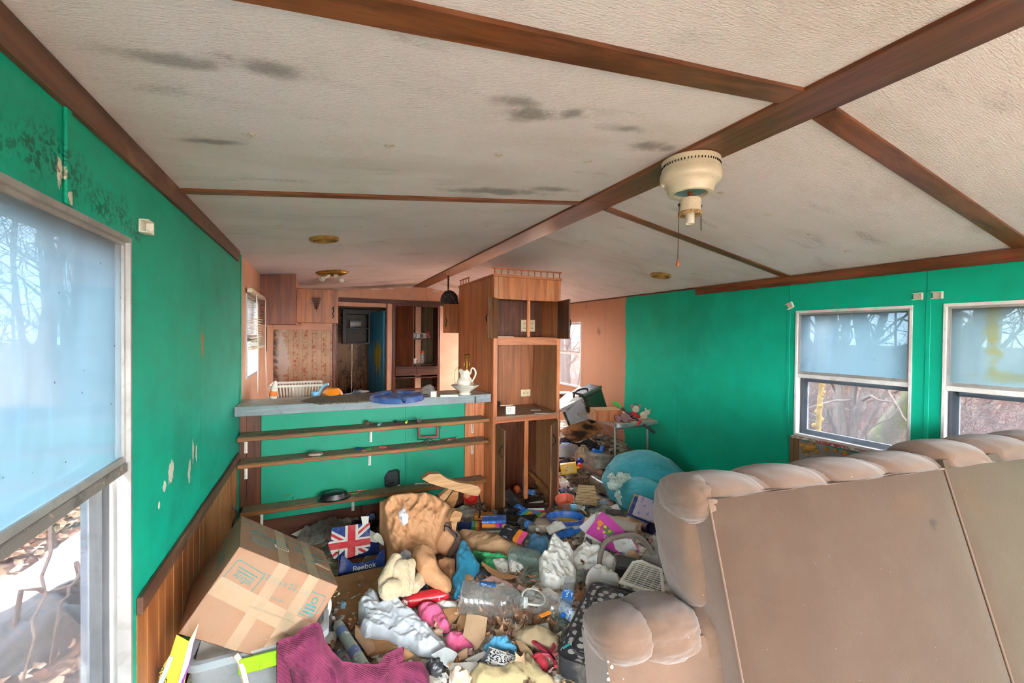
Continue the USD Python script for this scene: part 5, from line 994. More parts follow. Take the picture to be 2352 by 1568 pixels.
t.part('seam_gap', put(cbox(.2, .007, .001, .0003), fo+bu*.27-bw_*.155+nF*.0004, nrm(bu+bw_*.02), nrm(-bw_+bu*.02), nF), mat('dark_seam', '5a4a3a', .9))
t.part('tear', put(prism([(0, 0), (.07, -.01), (.085, .012), (.03, .028), (.0, .015)], .001), bO+bu*.37+bv*.17+nT*.0006, bu, bv, nT), kraft_p); t.done()
# ---------------- clear tote with green latch ----------------
tote_m = clear('frosted_tote', (.88, .90, .92), .68, 'dfe5ea', [('a39a90', ('n', 12., .55, .75), .4)], .2)
t = Thing('storage_tote', 'frosted clear storage tote with a lime green latch, under the carton', 'storage tote'); x0, x1, y0, y1, zr, zb = -.475, .045, 1.985, 2.40, .36, .06
def ring_pr(w, d, k): return rrect(w, d, .05).difference(rrect(w-2*k, d-2*k, .045))
cx, cy = (x0+x1)/2, (y0+y1)/2; W, D = x1-x0, y1-y0; loops = [(W*.86, D*.86, zb), (W*.90, D*.90, (zb+zr)*.5), (W*.955, D*.955, zr-.02)]
P0 = np.array(rrect(1, 1, .1).exterior.coords)[:-1]; nn = len(P0); V = np.vstack([np.c_[P0[:, 0]*a+cx, P0[:, 1]*b+cy, np.full(nn, z)] for a, b, z in loops]); fq = []
for i in range(len(loops)-1):
    for j in range(nn): k = (j+1) % nn; fq += [(i*nn+j, i*nn+k, (i+1)*nn+k), (i*nn+j, (i+1)*nn+k, (i+1)*nn+j)]
t.part('body', TM(V, np.array(fq), process=False), tote_m); t.part('bottom', mv(prism(rrect(W*.86, D*.86, .05), .004), cx, cy, zb), tote_m)
t.part('rim', cat(mv(prism(ring_pr(W, D, .022), .012), cx, cy, zr-.012), mv(prism(ring_pr(W, D, .005), .022), cx, cy, zr-.03)), clear('frosted_rim', (.85, .88, .9), .65, 'e2e8ec', rough=.2))
t.part('latch', cat(box(-.29, -.13, y0-.022, y0-.004, zr-.075, zr-.012, .006), box(-.285, -.135, y0-.03, y0-.02, zr-.022, zr-.006, .003), box(-.215, -.205, y0-.026, y0-.02, zr-.07, zr-.015, .002)), lime, label='lime green latch'); t.done()
lay('magazine', 'dog-eared dark magazine inside the clear tote', 'magazine', [('cover', cbox(.2, .26, .008, .002), mat('dark_cover', '3a3f55', .5)), ('page_block', mv(cbox(.196, .255, .006, .002), .003, .004, .006), paper_w)], 520, 1500, (14, 20, 30), z=.24)
lay('folder', 'green ring of a folder standing in the clear tote', 'folder', [('sheet', cbox(.2, .02, .2, .004), mat('green_folder', '2f7a45', .5))], 492, 1495, (10, 30, 60), z=.2)
one('masking_tape_strip', 'strip of beige masking tape hanging over the tote rim', 'tape', tube([at(540, 1503, Y=1.972), at(552, 1520, Y=1.968), at(562, 1560, Y=1.962), at(570, 1600, Y=1.966)], .012, 4), mat('masking_tape', 'd3bd9c', .7, dust=.2))
# yellow and purple paper sack, folded flat, by the wall
t = Thing('paper_sack', 'yellow, blue and purple paper sack standing folded at the lower left edge', 'bag')
pl = (at(345, 1568, Y=1.93), np.array([.93, -.25, .1]), None, None); o = at(400, 1530, Y=1.93); ex = nrm(np.array([.9, -.15, .15])); ey = nrm(np.array([-.05, .35, .9])); nz = nrm(np.cross(ex, ey)); ey = np.cross(nz, ex)
def sack(poly, off, m, nm, th=.002, parent=None):
    pts = []
    for p in poly: r = at(*p, D=1.)-C_POS; s = ((o+nz*off-C_POS)@nz)/(r@nz); q = C_POS+s*r-(o+nz*off); pts.append((q@ex, q@ey))
    return t.part(nm, put(prism(pts, th), o+nz*off, ex, ey, nz), m, parent=parent)
yel = mat('sack_yellow', 'c8b23c', .6, dust=.12); pur = mat('sack_purple', '8a3f9e', .55, dust=.1); sblue = mat('sack_blue', 'a9c3d6', .6, dust=.15)
fp = sack(K8((300, 265), (395, 318), (470, 180), (425, 340), (360, 650), (160, 700), (165, 560), (250, 420)), 0, yel, 'front_panel', .004)
sack(K8((395, 330), (470, 182), (432, 330), (390, 520), (345, 650), (310, 650)), .005, paper_w, 'torn_edge'); sack(K8((432, 330), (400, 500), (350, 655), (330, 655), (395, 500)), .008, pur, 'side_fold'); sack(K8((240, 440), (270, 440), (175, 700), (130, 700)), .005, sblue, 'blue_band')
t.part('lettering', put(tilt_m(label_text('N', .05, bold=True), 0, 0, 60), at(*K8([(275, 610), (275, 611)])[0], Y=1.925), ex, ey, nz), pur, parent=fp); t.part('lettering', put(tilt_m(label_text('BITS', .018), 0, 0, -75), at(*K8([(185, 590), (185, 591)])[0], Y=1.925), ex, ey, nz), ink, parent=fp); t.done()
cloth('grey_sack', 'crumpled grey and floral plastic sack behind the yellow paper sack', 'bag', K8((45, 650), (60, 540), (130, 480), (200, 440), (240, 430), (200, 560), (150, 700), (60, 720)), mat('grey_sack', '8f9a98', .5, [('c9bfae', ('n', 14., .5, .6), .7), ('7d5a6a', ('n', 20., .6, .68), .7)]), z0=.12, tilt=55, h=.05, fold=.04, fs=.07, seed=4)
# ---------------- maroon cardigan ----------------
g = Net(); k1 = g.mixc(g.mask(('n', 8., .35, .7), 'obj'), col('7c3852'), col('602840')); k1 = g.mixc(g.mul(g.mask(('n', 140., .73, .77), 'obj'), .8), k1, col('c09aa4'))
uvr = g.add('wave_texture', [(g.add('mapping', [(g.coord('uv'), 'vector')], scale=(1., 1., 1.))+'.vector', 'vector')], wave_type='bands', bands_direction='x', scale=30., distortion=.4, detail=1., detail_scale=2.)+'.fac'
k1 = g.mixc(g.mul(g.rng(uvr, .6, .1), .3), k1, col('4f1026')); nb = g.add('bump', [(uvr, 'height')], strength=.45, distance=.004)+'.normal'
knit = surf(g, 'maroon_knit', g.add('principled_bsdf', [(k1, 'base_color'), (nb, 'normal')], roughness=.9, sheen_weight=.05, specular_ior_level=.05)+'.BSDF')
t = Thing('knit_cardigan', 'maroon ribbed knit cardigan slumped over the tote and the floor in front', 'cardigan')
cp = [np.array([-.15, 1.95, .40]), at(733, 1422, Z=.44), at(985, 1530, Z=.10)]; cn_ = nrm(np.cross(cp[1]-cp[0], cp[2]-cp[0])); cn_ = cn_ if cn_[2] > 0 else -cn_; cex = nrm(np.cross((0, 1, 0), cn_)); cpl = (cp[0], cex, np.cross(cn_, cex), cn_)
mk = heap(K8((1090, 310), (1140, 280), (1230, 260), (1300, 190), (1420, 145), (1450, 200), (1470, 300), (1530, 380), (1620, 470), (1750, 480), (1900, 490), (1960, 400), (2060, 360), (2100, 350), (2080, 400), (1990, 440), (2000, 500), (2120, 470), (2240, 470), (2300, 560), (2290, 660), (2200, 760), (1700, 780), (1250, 780), (1210, 640), (1190, 500), (1140, 400)), plane=cpl, h=.03, fold=.085, fs=.15, ang=-60, seed=12, sp=.008, wav=.006, edge=.06)
kp = t.part('knit', mk, knit, smooth=True)
for px, py in K8((1155, 352), (1160, 412), (1180, 478)): t.part('button', put(lathe([(0, .004), (.006, .004), (.0085, .002), (.0085, 0), (0, 0)][::-1], 16), C_POS+(at(px, py, D=1.)-C_POS)*((cp[0]+cn_*.03-C_POS)@cn_)/((at(px, py, D=1.)-C_POS)@cn_), *frame((1, 0, 0), (0, -.8, .6))), mat('maroon_button', 'a83058', .3), parent=kp)
t.done()
MK = UsdGeom.Mesh(stage.GetPrimAtPath(kp)); pts = np.array(MK.GetPointsAttr().Get()); UsdGeom.PrimvarsAPI(MK).CreatePrimvar('st', Sdf.ValueTypeNames.TexCoord2fArray, 'vertex').Set([Gf.Vec2f(float(p[0]*.8+p[2]*.6+.15*math.sin(p[1]*6)), float(p[1]+p[2])) for p in pts])
# ---------------- flat carton sheet on the floor ----------------
sheet_pl = plane_of([(830, 1512)], .055, 3)
one('cardboard_sheet', 'large flattened brown cardboard sheet on the floor beside the carton', 'cardboard', cardboard(K3((320, 1200), (960, 1050), (1040, 870), (1100, 940), (1000, 1200), (1400, 1330), (1050, 1800), (1250, 2000), (690, 2160), (300, 1500)), plane=sheet_pl, warp=.012), kraft_d)
t = Thing('folded_cardboard', 'folded double-thick cardboard flap beneath the white shirt', 'cardboard'); q1 = K1((1570, 1080), (1790, 1180), (1900, 1240), (1960, 1250), (1690, 1345), (1640, 1330))
t.part('flap', cardboard(q1, z0=.075, tilt=6, th=.012), kraft); t.part('upper_flap', cardboard(K1((1560, 1070), (1720, 1230), (1735, 1290), (1670, 1335), (1560, 1180)), z0=.09, tilt=8, th=.005), kraft_p)
t.part('print', put(tilt_m(label_text('SR 1/4', .02), 0, 0, 70), at(*K1([(1640, 1260), (0, 0)])[0], Z=.099), *frame(_r0, (0, 0, 1))), ink); t.done()
one('cardboard_tab', 'small tan cardboard piece resting on the maroon cardigan', 'cardboard', cardboard(K1((1855, 1365), (1990, 1275), (2065, 1330), (1925, 1428)), z0=.13, tilt=14, th=.004), kraft)
# wrapping paper rolls
def roll_of_paper(px0, px1, r, za, zb, name, label):
    a, b = at(*px0, Z=za), at(*px1, Z=zb); d = nrm(b-a); L = np.linalg.norm(b-a); t = Thing(name, label, 'paper roll'); A = frame(np.cross(d, (0, 0, 1)), d)
    w = mat('snow_paper', '9fb0a4', .5, [('c7a04e', ('v', 22., .22, .16), .8), ('dfe0da', ('n', 22., .58, .62), .8), ('b0523c', ('n', 34., .66, .7), .8), ('5f7fae', ('n', 18., .62, .66), .7)]); w2 = mat('snowflake_band', '6f86b4', .5, [('d8dde4', ('v', 45., .2, .12), .8)])
    t.part('paper', put(lathe([(r*.75, 0), (r, .0), (r, L), (r*.8, L), (r*.78, L-.03)], 22), a, *A), w)
    for s in (.12, .62): t.part('printed_band', put(lathe([(r*1.01, L*s), (r*1.01, L*s+L*.16)], 22), a, *A), w2)
    t.part('tube_core', put(lathe([(r*.7, .001), (r*.76, .001), (r*.76, L-.002), (r*.7, L-.002)], 18), a, *A), kraft); t.done()
roll_of_paper(K1([(1415, 1075), (0, 0)])[0], K1([(1640, 1440), (0, 0)])[0], .026, .12, .15, 'wrapping_paper', 'pale snow-patterned wrapping paper roll between the cardboard and the cardigan')
roll_of_paper(K1([(1425, 1300), (0, 0)])[0], K1([(1480, 1400), (0, 0)])[0], .014, .1, .1, 'wrapping_paper', 'short thin wrapping paper roll in the gap left of the larger roll')
# bucket with bag behind the carton
t = Thing('plastic_bucket', 'grey bucket with a white curved handle beside the carton', 'bucket'); c = on(738, 1455)
t.part('body', mv(lathe([(0, .004), (.085, .004), (.1, .2), (.108, .2), (.108, .208), (.1, .21), (.097, .206), (.082, 0), (0, 0)], 30), c[0]-.05, c[1]+.1, c[2]-.02), clear('smoky_bucket', (.6, .62, .63), .6, '8a8c8c'))
t.part('handle', tube(curve([at(718, 1440, Y=2.16), at(745, 1425, Y=2.14), at(757, 1390, Y=2.16), at(735, 1360, Y=2.22)], 18), .009, 8), white_pl); t.done()
cloth('clear_bag', 'crumpled clear plastic bag with dark contents right of the carton', 'plastic bag', K1((1290, 790), (1345, 870), (1360, 1000), (1340, 1120), (1290, 1130), (1250, 1000), (1240, 880)), film, z0=.08, tilt=60, h=.04, fold=.05, fs=.06, seed=9)
cloth('paper_cup', 'crushed white paper cup under the bucket handle', 'cup', K1((1285, 1130), (1390, 1120), (1400, 1180), (1370, 1290), (1300, 1280)), paper_w, z0=.06, tilt=40, h=.05, fold=.02, fs=.05, seed=3)
# ---------------- union-jack shoe box ----------------
t = Thing('shoe_box', 'blue shoe box with a torn union flag lid on the cardboard sheet', 'box')
A_, B_, C_ = on(*K3([(400, 1180), (0, 0)])[0], .02), on(*K3([(960, 1050), (0, 0)])[0], .02), on(*K3([(265, 930), (0, 0)])[0], .02)
ex = nrm((B_-A_)*(1, 1, 0)); Lx = np.linalg.norm((B_-A_)[:2]); ey = np.cross((0, 0, 1), ex); Dy, Hz = .22, .15; o = A_
def bx(x0, x1, y0, y1, z0, z1, b=.001): return put(box(x0, x1, y0, y1, z0, z1, b), o, ex, ey, np.array([0, 0, 1.]))
fw_ = t.part('front_wall', put(prism([(0, 0), (Lx, 0), (Lx, Hz*.98), (Lx*.9, Hz*.86), (Lx*.78, Hz*.55), (Lx*.6, Hz*.48), (Lx*.3, Hz*.52), (.02, Hz)], .003), o+ey*.003, ex, np.array([0, 0, 1.]), -ey), navy)
t.part('side_wall', bx(0, .003, .004, Dy, 0, Hz), mat('dark_navy', '18264f', .6, dust=.15)); t.part('side_wall', bx(Lx-.003, Lx, .004, Dy, 0, Hz*.98), kraft); t.part('rear_wall', bx(.004, Lx-.004, Dy-.003, Dy, 0, Hz), navy); t.part('bottom', bx(.004, Lx-.004, .004, Dy-.004, 0, .003), kraft)
t.part('lettering', put(label_text('Reebok', .03, bold=True), o+ex*Lx*.56+np.array([0, 0, Hz*.28])-ey*.0002, nrm(ex+np.array([0, 0, .03])), np.array([0, 0, 1.]), -ey), white_ink, parent=fw_)
# lid with flag, lifted at the back
le = nrm(ey*.78+np.array([0, 0, .62])); lo_ = o+np.array([0, 0, Hz*.66])+ey*.02-ex*.05; ln = np.cross(ex, le); LW, LH = Lx*.86, .235
def lidp(poly, off, m, nm='flag_print', par=None, th=.0008): return t.part(nm, put(prism(Polygon(poly).intersection(lid_shape), th), lo_+ln*off, ex, le, ln), m, parent=par)
lid_shape = Polygon([(-.02, .12), (.02, .02), (.08, .0), (LW*.55, .012), (LW*.9, .03), (LW, .05), (LW, LH), (0, LH), (.0, .15)])
lid = t.part('lid', put(prism(lid_shape, .003), lo_, ex, le, ln), navy)
cxl, cyl = LW*.52, LH*.42
def band(p, q, w): d = nrm(np.subtract(q, p)); s = np.array([-d[1], d[0]])*w/2; return [tuple(np.add(p, s)), tuple(np.add(q, s)), tuple(np.subtract(q, s)), tuple(np.subtract(p, s))]
wi = mat('flag_white', 'c9c4bb', .7, dust=.2)
for p, q in (((-.1, -.06), (LW+.05, LH+.04)), ((-.1, LH+.02), (LW+.05, -.03))): lidp(band(p, q, .05), .003, wi, par=lid)
lidp(band((-.1, -.06), (LW+.05, LH+.04), .017), .0038, card_red, par=lid); lidp(band((-.1, LH+.02), (LW+.05, -.03), .017), .0039, card_red, par=lid)
lidp(band((cxl, -.1), (cxl, LH+.1), .085), .0046, wi, par=lid); lidp(band((-.1, cyl), (LW+.1, cyl), .075), .0047, wi, par=lid); lidp(band((cxl, -.1), (cxl, LH+.1), .05), .0055, card_red, par=lid); lidp(band((-.1, cyl), (LW+.1, cyl), .045), .0056, card_red, par=lid)
t.part('paper_flap', put(prism([(LW-.05, LH-.01), (LW-.01, LH-.005), (LW-.005, LH+.05), (LW-.06, LH+.055)], .001), lo_+ln*.004, ex, le, ln), paper_w); t.part('tissue', put(prism([(0, 0), (.05, -.02), (.09, .0), (.07, .02), (.05, .05), (.01, .08)], .001), o+ex*(Lx-.10)+ey*.15+np.array([0, 0, Hz-.01]), ex, le, ln), paper_w); t.done()
t = Thing('shoe_insole', 'pale grey insole sticking out behind the shoe box', 'insole'); t.part('sole', cardboard(K3((820, 680), (870, 640), (920, 680), (950, 760), (945, 800), (830, 720)), z0=.2, tilt=60, th=.006), mat('insole_grey', 'a9a898', .8)); t.done()
# clear plastic and card behind the shoe box
cloth('plastic_sheeting', 'crumpled sheet of clear plastic along the foot of the bar', 'plastic sheet', K3((-90, 700), (0, 580), (120, 560), (200, 500), (360, 430), (430, 520), (560, 490), (680, 540), (650, 620), (500, 640), (230, 660), (200, 740), (100, 780), (-60, 760)), film, tilt=32, h=.07, fold=.10, fs=.10, ang=70, seed=31, sp=.010)
for i, (k, lab) in enumerate([(((180, 520), (250, 445), (350, 440), (440, 500), (330, 510)), 'white card poking out of the plastic sheeting, left piece'), (((430, 480), (540, 480), (555, 510), (470, 530)), 'white card poking out of the plastic sheeting, right piece')]):
    one('white_card', lab, 'card', cardboard(K3(*k), z0=.10, tilt=20, th=.004), card_white)
one('card_strip', 'long grey card strip slanting behind the carton', 'card', cardboard(K1((1010, 290), (1160, 215), (1170, 240), (1060, 310)), z0=.07, tilt=20, th=.004), card_white)
t = Thing('plastic_cup', 'translucent purple cup with a printed badge lying at the foot of the bar', 'cup'); c = on(855, 1205)
A2 = frame((.95, -.3, 0), (-.25, -.75, .45)); cup = clear('purple_cup', (.62, .55, .72), .55, '8d7aa8', rough=.12)
t.part('cup', put(lathe([(0, .0), (.03, .0), (.044, .11), (.047, .11), (.046, .115), (.042, .112), (.028, .004), (0, .004)], 28), c+np.array([.02, .06, .03]), *A2), cup); t.part('printed_badge', put(lathe([(0, .102), (.027, .102), (.027, .104), (0, .104)], 20), c+np.array([.02, .06, .03]), *A2), mat('badge_print', '4d78b0', .5, [('c33a4a', ('n', 60., .55, .6), .8), ('dfe4e8', ('n', 70., .6, .64), .8)])); t.done()
one('bauble', 'small magenta ball beside the purple cup', 'ball', mv(trimesh.creation.icosphere(3, .018), *(on(872, 1205)+(0, 0, .03))), mat('magenta_ball', 'c01f86', .2))
lay('tray', 'shallow black plastic tray behind the shoe box', 'tray', [('base', cbox(.22, .13, .006, .002), black_pl), ('rim', mv(prism(rrect(.24, .15, .02).difference(rrect(.22, .13, .018)), .03), 0, 0, 0), black_pl)], 842, 1222, (12, 5, 10), dz=.05)
cloth('hair_mat', 'coarse dark brown mat beside the coat', 'mat', K3((850, 600), (930, 490), (975, 520), (1000, 700), (1010, 850), (960, 800), (900, 640)), mat('coarse_brown', '4a3526', .95, [('8a6a4c', ('n', 90., .5, .6), .8)], bump=(.8, 90.)), tilt=40, h=.04, fold=.03, fs=.05, seed=6)
# ---------------- broken chair under the coat ----------------
def slab_px(poly, Y, th): # outline on the plane y = Y, thickness going back
    return slab_xz(Polygon([(at(*p, Y=Y)[0], at(*p, Y=Y)[2]) for p in poly]), Y, Y+th)
t = Thing('broken_chair', 'toppled wooden chair with carved arms, half covered by the tan coat', 'chair')
t.part('arm', slab_px(K3((1410, 0), (1500, -60), (1620, -65), (1720, 0), (1850, 45), (1980, 60), (2080, 85), (2115, 130), (2085, 205), (2000, 195), (1850, 150), (1700, 110), (1500, 50)), 2.95, .06), wood_pale)
t.part('leg', slab_px(K3((1615, 215), (1730, 115), (1770, 140), (1660, 290)), 3.02, .045), wood_pale); t.part('seat_rail', slab_px(K3((1690, 270), (1780, 150), (1845, 150), (1840, 230), (1790, 340), (1740, 330)), 3.08, .03), wood_br)
t.part('foot', slab_px(K3((1740, 500), (1760, 430), (1800, 380), (1880, 395), (1895, 420), (1860, 510), (1800, 525)), 2.80, .06), wood_pale); t.part('post', slab_px(K3((1760, 520), (1830, 520), (1810, 620), (1770, 600)), 2.85, .05), wood_pale); t.done()
# ---------------- tan coat ----------------
coat_m = mat('tan_duck_canvas', 'bd8c66', .9, [('a87750', ('n', 8., .45, .7), .5), ('d5ac88', ('n', 30., .6, .72), .4), ('6b4a33', ('n', 60., .7, .78), .5)], bump=(.3, 300., .002), var=.05, specular_ior_level=.1); coat_d = mat('dark_brown_lining', '5f4a40', .9, dust=.15)
t = Thing('coat', 'tan canvas work coat with torn holes slumped over the broken chair', 'coat'); tA = on(*K3([(1330, 1010), (0, 0)])[0], .06)
pl_c = plane_of(K3((1330, 1010), (1331, 1009)), None, 55, .06)
t.part('body', heap(K3((900, 275), (1060, 190), (1250, 165), (1480, 165), (1620, 230), (1790, 370), (1740, 430), (1690, 480), (1640, 620), (1565, 780), (1600, 870), (1560, 1000), (1330, 1010), (1200, 980), (1110, 910), (1040, 880), (1000, 760), (960, 500), (940, 400)), plane=pl_c, h=.06, fold=.07, fs=.10, ang=80, seed=44, sp=.009, wav=.004, edge=.05), coat_m, smooth=70)
def on_pl(pt, pl, off=0.):
    A, ex, ey, n = pl; r = at(*pt, D=1.)-C_POS; s = ((A+n*off-C_POS)@n)/(r@n); return C_POS+s*r
t.part('flap', heap(K3((1560, 780), (1700, 580), (1830, 690), (1790, 760), (1700, 910), (1600, 860)), plane=(pl_c[0]-pl_c[3]*.02, *pl_c[1:]), h=.03, fold=.02, fs=.12, seed=3, sp=.012), coat_m, smooth=70)
t.part('dark_trim', heap(K3((1690, 500), (1760, 560), (1880, 700), (1870, 800), (1780, 930), (1710, 985), (1690, 930), (1790, 770), (1830, 690), (1720, 570), (1670, 560)), plane=(pl_c[0]+pl_c[3]*.01, *pl_c[1:]), h=.02, fold=.015, fs=.08, seed=5, sp=.010), coat_d, smooth=70)
sl0, sl1, sl2 = at(*K3([(1420, 930), (0, 0)])[0], Y=2.62), at(*K3([(1480, 1090), (0, 0)])[0], Y=2.50), at(*K3([(1690, 1300), (0, 0)])[0], Y=2.40)
t.part('sleeve', rough_up(blobs([(sl0, .075, sl1, .06), (sl1, .06, sl2, .04)], .014, 6), .018, 16, 8), coat_m, smooth=70)
t.part('lower_fold', heap(K3((1560, 1000), (1680, 930), (1800, 960), (1810, 1180), (1740, 1220), (1640, 1120)), tilt=35, h=.06, fold=.05, fs=.1, seed=17, sp=.011, dz=.03), mat('coat_inside', '9a6c4c', .9, dust=.1), smooth=70)
lin = mat('white_lining', 'd6d6da', .9, [('8f8a90', ('n', 40., .5, .65), .6)], bump=(.6, 80.))
for i, (poly, lab) in enumerate([(((1130, 400), (1190, 340), (1240, 440), (1245, 520), (1180, 570), (1135, 480)), 'white lining showing through the upper tear'), (((1140, 905), (1200, 840), (1280, 880), (1270, 970), (1180, 950)), 'white lining showing through the lower tear')]):
    t.part('torn_lining', heap(K3(*poly), plane=(pl_c[0]+pl_c[3]*.095, *pl_c[1:]), h=.015, fold=.03, fs=.04, seed=20+i, sp=.006, wav=.008, floor=False), lin, label=lab, smooth=70)
t.done()
# brown purse beside the coat, plush bear, flask
cloth('leather_purse', 'dark brown leather purse tucked under the coat', 'purse', K3((1570, 910), (1660, 930), (1720, 990), (1680, 1090), (1600, 1060), (1550, 1000)), mat('brown_leather', '33190f', .4, [('6b3f2a', ('n', 40., .55, .7), .5)]), tilt=35, h=.06, fold=.05, fs=.05, seed=8, dz=.03, sp=.008)
fur = mat('cream_plush', 'cbb795', .95, [('e0d3ba', ('n', 30., .5, .68), .6), ('9c8460', ('n', 8., .5, .7), .6)], bump=(.7, 170., .006), sheen_weight=.3, specular_ior_level=.05)
def k3p(x, y, Y): return at(*K3([(x, y), (0, 0)])[0], Y=Y)
t = Thing('plush_bear', 'faded cream plush animal lying face down in front of the coat', 'stuffed toy')
bz = lambda m, s: rough_up(m, .006, 60, s)
t.part('body', bz(blobs([(k3p(1160, 1100, 2.50), .065, k3p(1190, 1290, 2.42), .05)], .01, 6), 1), fur, smooth=70); t.part('head', bz(blobs([(k3p(1010, 1330, 2.40), .055, k3p(1080, 1310, 2.41), .05)], .01, 6), 2), fur, smooth=70)
for i, (a, b, r0_, r1) in enumerate([((1090, 960, 2.56), (960, 1200, 2.46), .035, .035), ((1270, 1020, 2.5), (1250, 1340, 2.40), .032, .028), ((1400, 1180, 2.50), (1320, 1300, 2.43), .04, .032), ((960, 1200, 2.46), (950, 1330, 2.42), .035, .032)]): t.part('limb', bz(blobs([(k3p(*a), r0_, k3p(*b), r1)], .01, 6), 5+i), fur, smooth=70)
t.done()
cloth('lace_scrap', 'white lace scrap left of the plush animal', 'cloth', K3((800, 1210), (860, 1140), (930, 1110), (930, 1260), (850, 1270)), paper_w, tilt=20, h=.02, fold=.02, fs=.04, seed=2, sp=.009)
t = Thing('vacuum_flask', 'scuffed metallic red flask lying between the plush animal and the pink cloth', 'flask')
a, b = on(918, 1385, .05), on(1033, 1362, .05); a = at(922, 1382, Z=a[2]); b = at(1030, 1363, Z=b[2]); d = nrm(b-a); L = np.linalg.norm(b-a); A = frame(np.cross(d, (0, 0, 1)), d)
redm = mat('metallic_red', 'c01f2c', .28, [('d8cfc8', ('n', 50., .64, .7), .6), ('8d1420', ('n', 6., .5, .7), .4)], metallic=.2, specular_ior_level=.7)
t.part('body', put(lathe([(0, 0), (.036, 0), (.040, .004), (.040, L*.8), (.038, L*.92), (.03, L), (0, L)], 32), a, *A), redm); t.part('base_rim', put(lathe([(.0405, .006), (.0415, .01), (.0415, .03), (.0405, .034)], 32), a, *A), mat('scuffed_rim', '8a3a3c', .4, [('d8cfc8', ('n', 40., .5, .6), .8)], metallic=.5)); t.done()
# ---------------- middle of the floor ----------------
k2 = lambda x, y: K2([(x, y), (0, 0)])[0]
k4 = lambda x, y: K4([(x, y), (0, 0)])[0]
cloth('white_shirt', 'crumpled white shirt spread in front of the red flask', 'shirt', K1((1600, 880), (1590, 950), (1620, 1020), (1600, 1120), (1650, 1200), (1700, 1170), (1850, 1200), (1900, 1240), (2020, 1260), (2100, 1340), (2200, 1350), (2330, 1310), (2340, 1240), (2260, 1160), (2200, 1100), (2080, 1010), (1960, 900), (1920, 815), (1880, 850), (1860, 900), (1770, 880), (1750, 800), (1690, 760), (1630, 830)), cloth_mat('white_cotton', 'bcc2c8', .12), tilt=22, h=.05, fold=.085, fs=.10, ang=120, seed=51, sp=.0085)
pinkc = cloth_mat('pink_cotton', 'd9628a', .1)
cloth('pink_shirt', 'bright pink cloth beside the red flask', 'cloth', K2((0, 985), (50, 955), (110, 950), (170, 1000), (215, 1060), (245, 1130), (255, 1190), (180, 1180), (100, 1110), (20, 1080)), pinkc, tilt=25, h=.05, fold=.06, fs=.07, seed=52, sp=.0085)
cloth('pink_cloth', 'smaller pink cloth right of the white shirt', 'cloth', K2((215, 1210), (290, 1175), (385, 1205), (390, 1245), (430, 1290), (330, 1300), (290, 1335), (230, 1270)), pinkc, tilt=22, h=.04, fold=.05, fs=.06, seed=53, sp=.0085)
one('cardboard_piece', 'tan cardboard piece behind the pink shirt', 'cardboard', cardboard(K2((190, 1005), (300, 985), (360, 1010), (250, 1130), (235, 1100)), tilt=10, th=.005, dz=.02), kraft)
t = Thing('cardboard_flap', 'worn cardboard flap lying right of the pink cloths', 'cardboard'); t.part('flap', cardboard(K2((380, 1030), (535, 1070), (515, 1230), (440, 1340), (420, 1270), (345, 1205)), tilt=14, th=.005, dz=.02), kraft_p); t.part('side_flap', cardboard(K2((300, 1110), (330, 1045), (385, 1060), (350, 1200), (310, 1170)), tilt=8, th=.004, dz=.02), kraft); t.done()
one('cardboard_scrap', 'small torn cardboard scrap below the pink cloth', 'cardboard', cardboard(K2((300, 1350), (380, 1300), (380, 1380), (320, 1400)), tilt=14, th=.004, dz=.02), kraft_p)
# paper and books at the lower edge
one('newspaper', 'folded pale newspaper under the white shirt', 'newspaper', cardboard(K2((100, 1360), (210, 1300), (310, 1350), (240, 1460), (150, 1400)), tilt=14, th=.006, dz=.03, warp=.012, seed=4), mat('newsprint', 'c9cdce', .7, [('8f9498', ('n', (60., 10., 60.), .5, .6), .4)]))
cloth('black_bag', 'balled shiny black plastic bag at the bottom edge', 'plastic bag', K2((60, 1420), (110, 1375), (170, 1380), (215, 1440), (200, 1510), (150, 1530), (90, 1500)), mat('black_film', '34363a', .25, [('a9aaac', ('n', 40., .55, .65), .5)], bump=(.8, 60., .01), specular_ior_level=.7), tilt=40, h=.05, fold=.06, fs=.04, seed=54, sp=.007)
t = Thing('envelope', 'white envelope with a coloured stamp at the bottom edge', 'envelope'); e = t.part('envelope', cardboard(K2((250, 1420), (455, 1410), (470, 1440), (400, 1560), (240, 1570)), tilt=10, th=.004, dz=.035), paper_w); t.part('stamp', cardboard(K2((350, 1468), (385, 1465), (385, 1505), (352, 1508)), tilt=10, th=.002, dz=.046), mat('stamp_print', '3f8ab0', .6, [('d9a33c', ('n', 70., .5, .55), .8)]), parent=e); t.done()
one('white_leaflet', 'white leaflet left of the marbled notebook', 'leaflet', cardboard(K2((365, 1390), (510, 1325), (530, 1350), (450, 1410), (380, 1412)), tilt=10, th=.003, dz=.03), card_white)
one('leaf_cluster', 'curled brown dead leaves at the bottom edge beside the envelope', 'leaves', heap(K2((250, 1480), (330, 1460), (410, 1510), (400, 1580), (260, 1590)), tilt=20, h=.03, fold=.06, fs=.04, seed=5, sp=.008, dz=.03), LM[2], kind='stuff', smooth=60)
t = Thing('composition_notebook', 'black and white marbled composition notebook lying in the litter', 'notebook'); g = Net()
nm = g.mixc(g.mask(('n', (120., 120., 120.), .5, .52), 'pos'), col('d2d2ce'), col('1d1d20')); marb = surf(g, 'marbled_cover', g.add('principled_bsdf', [(nm, 'base_color')], roughness=.5)+'.BSDF')
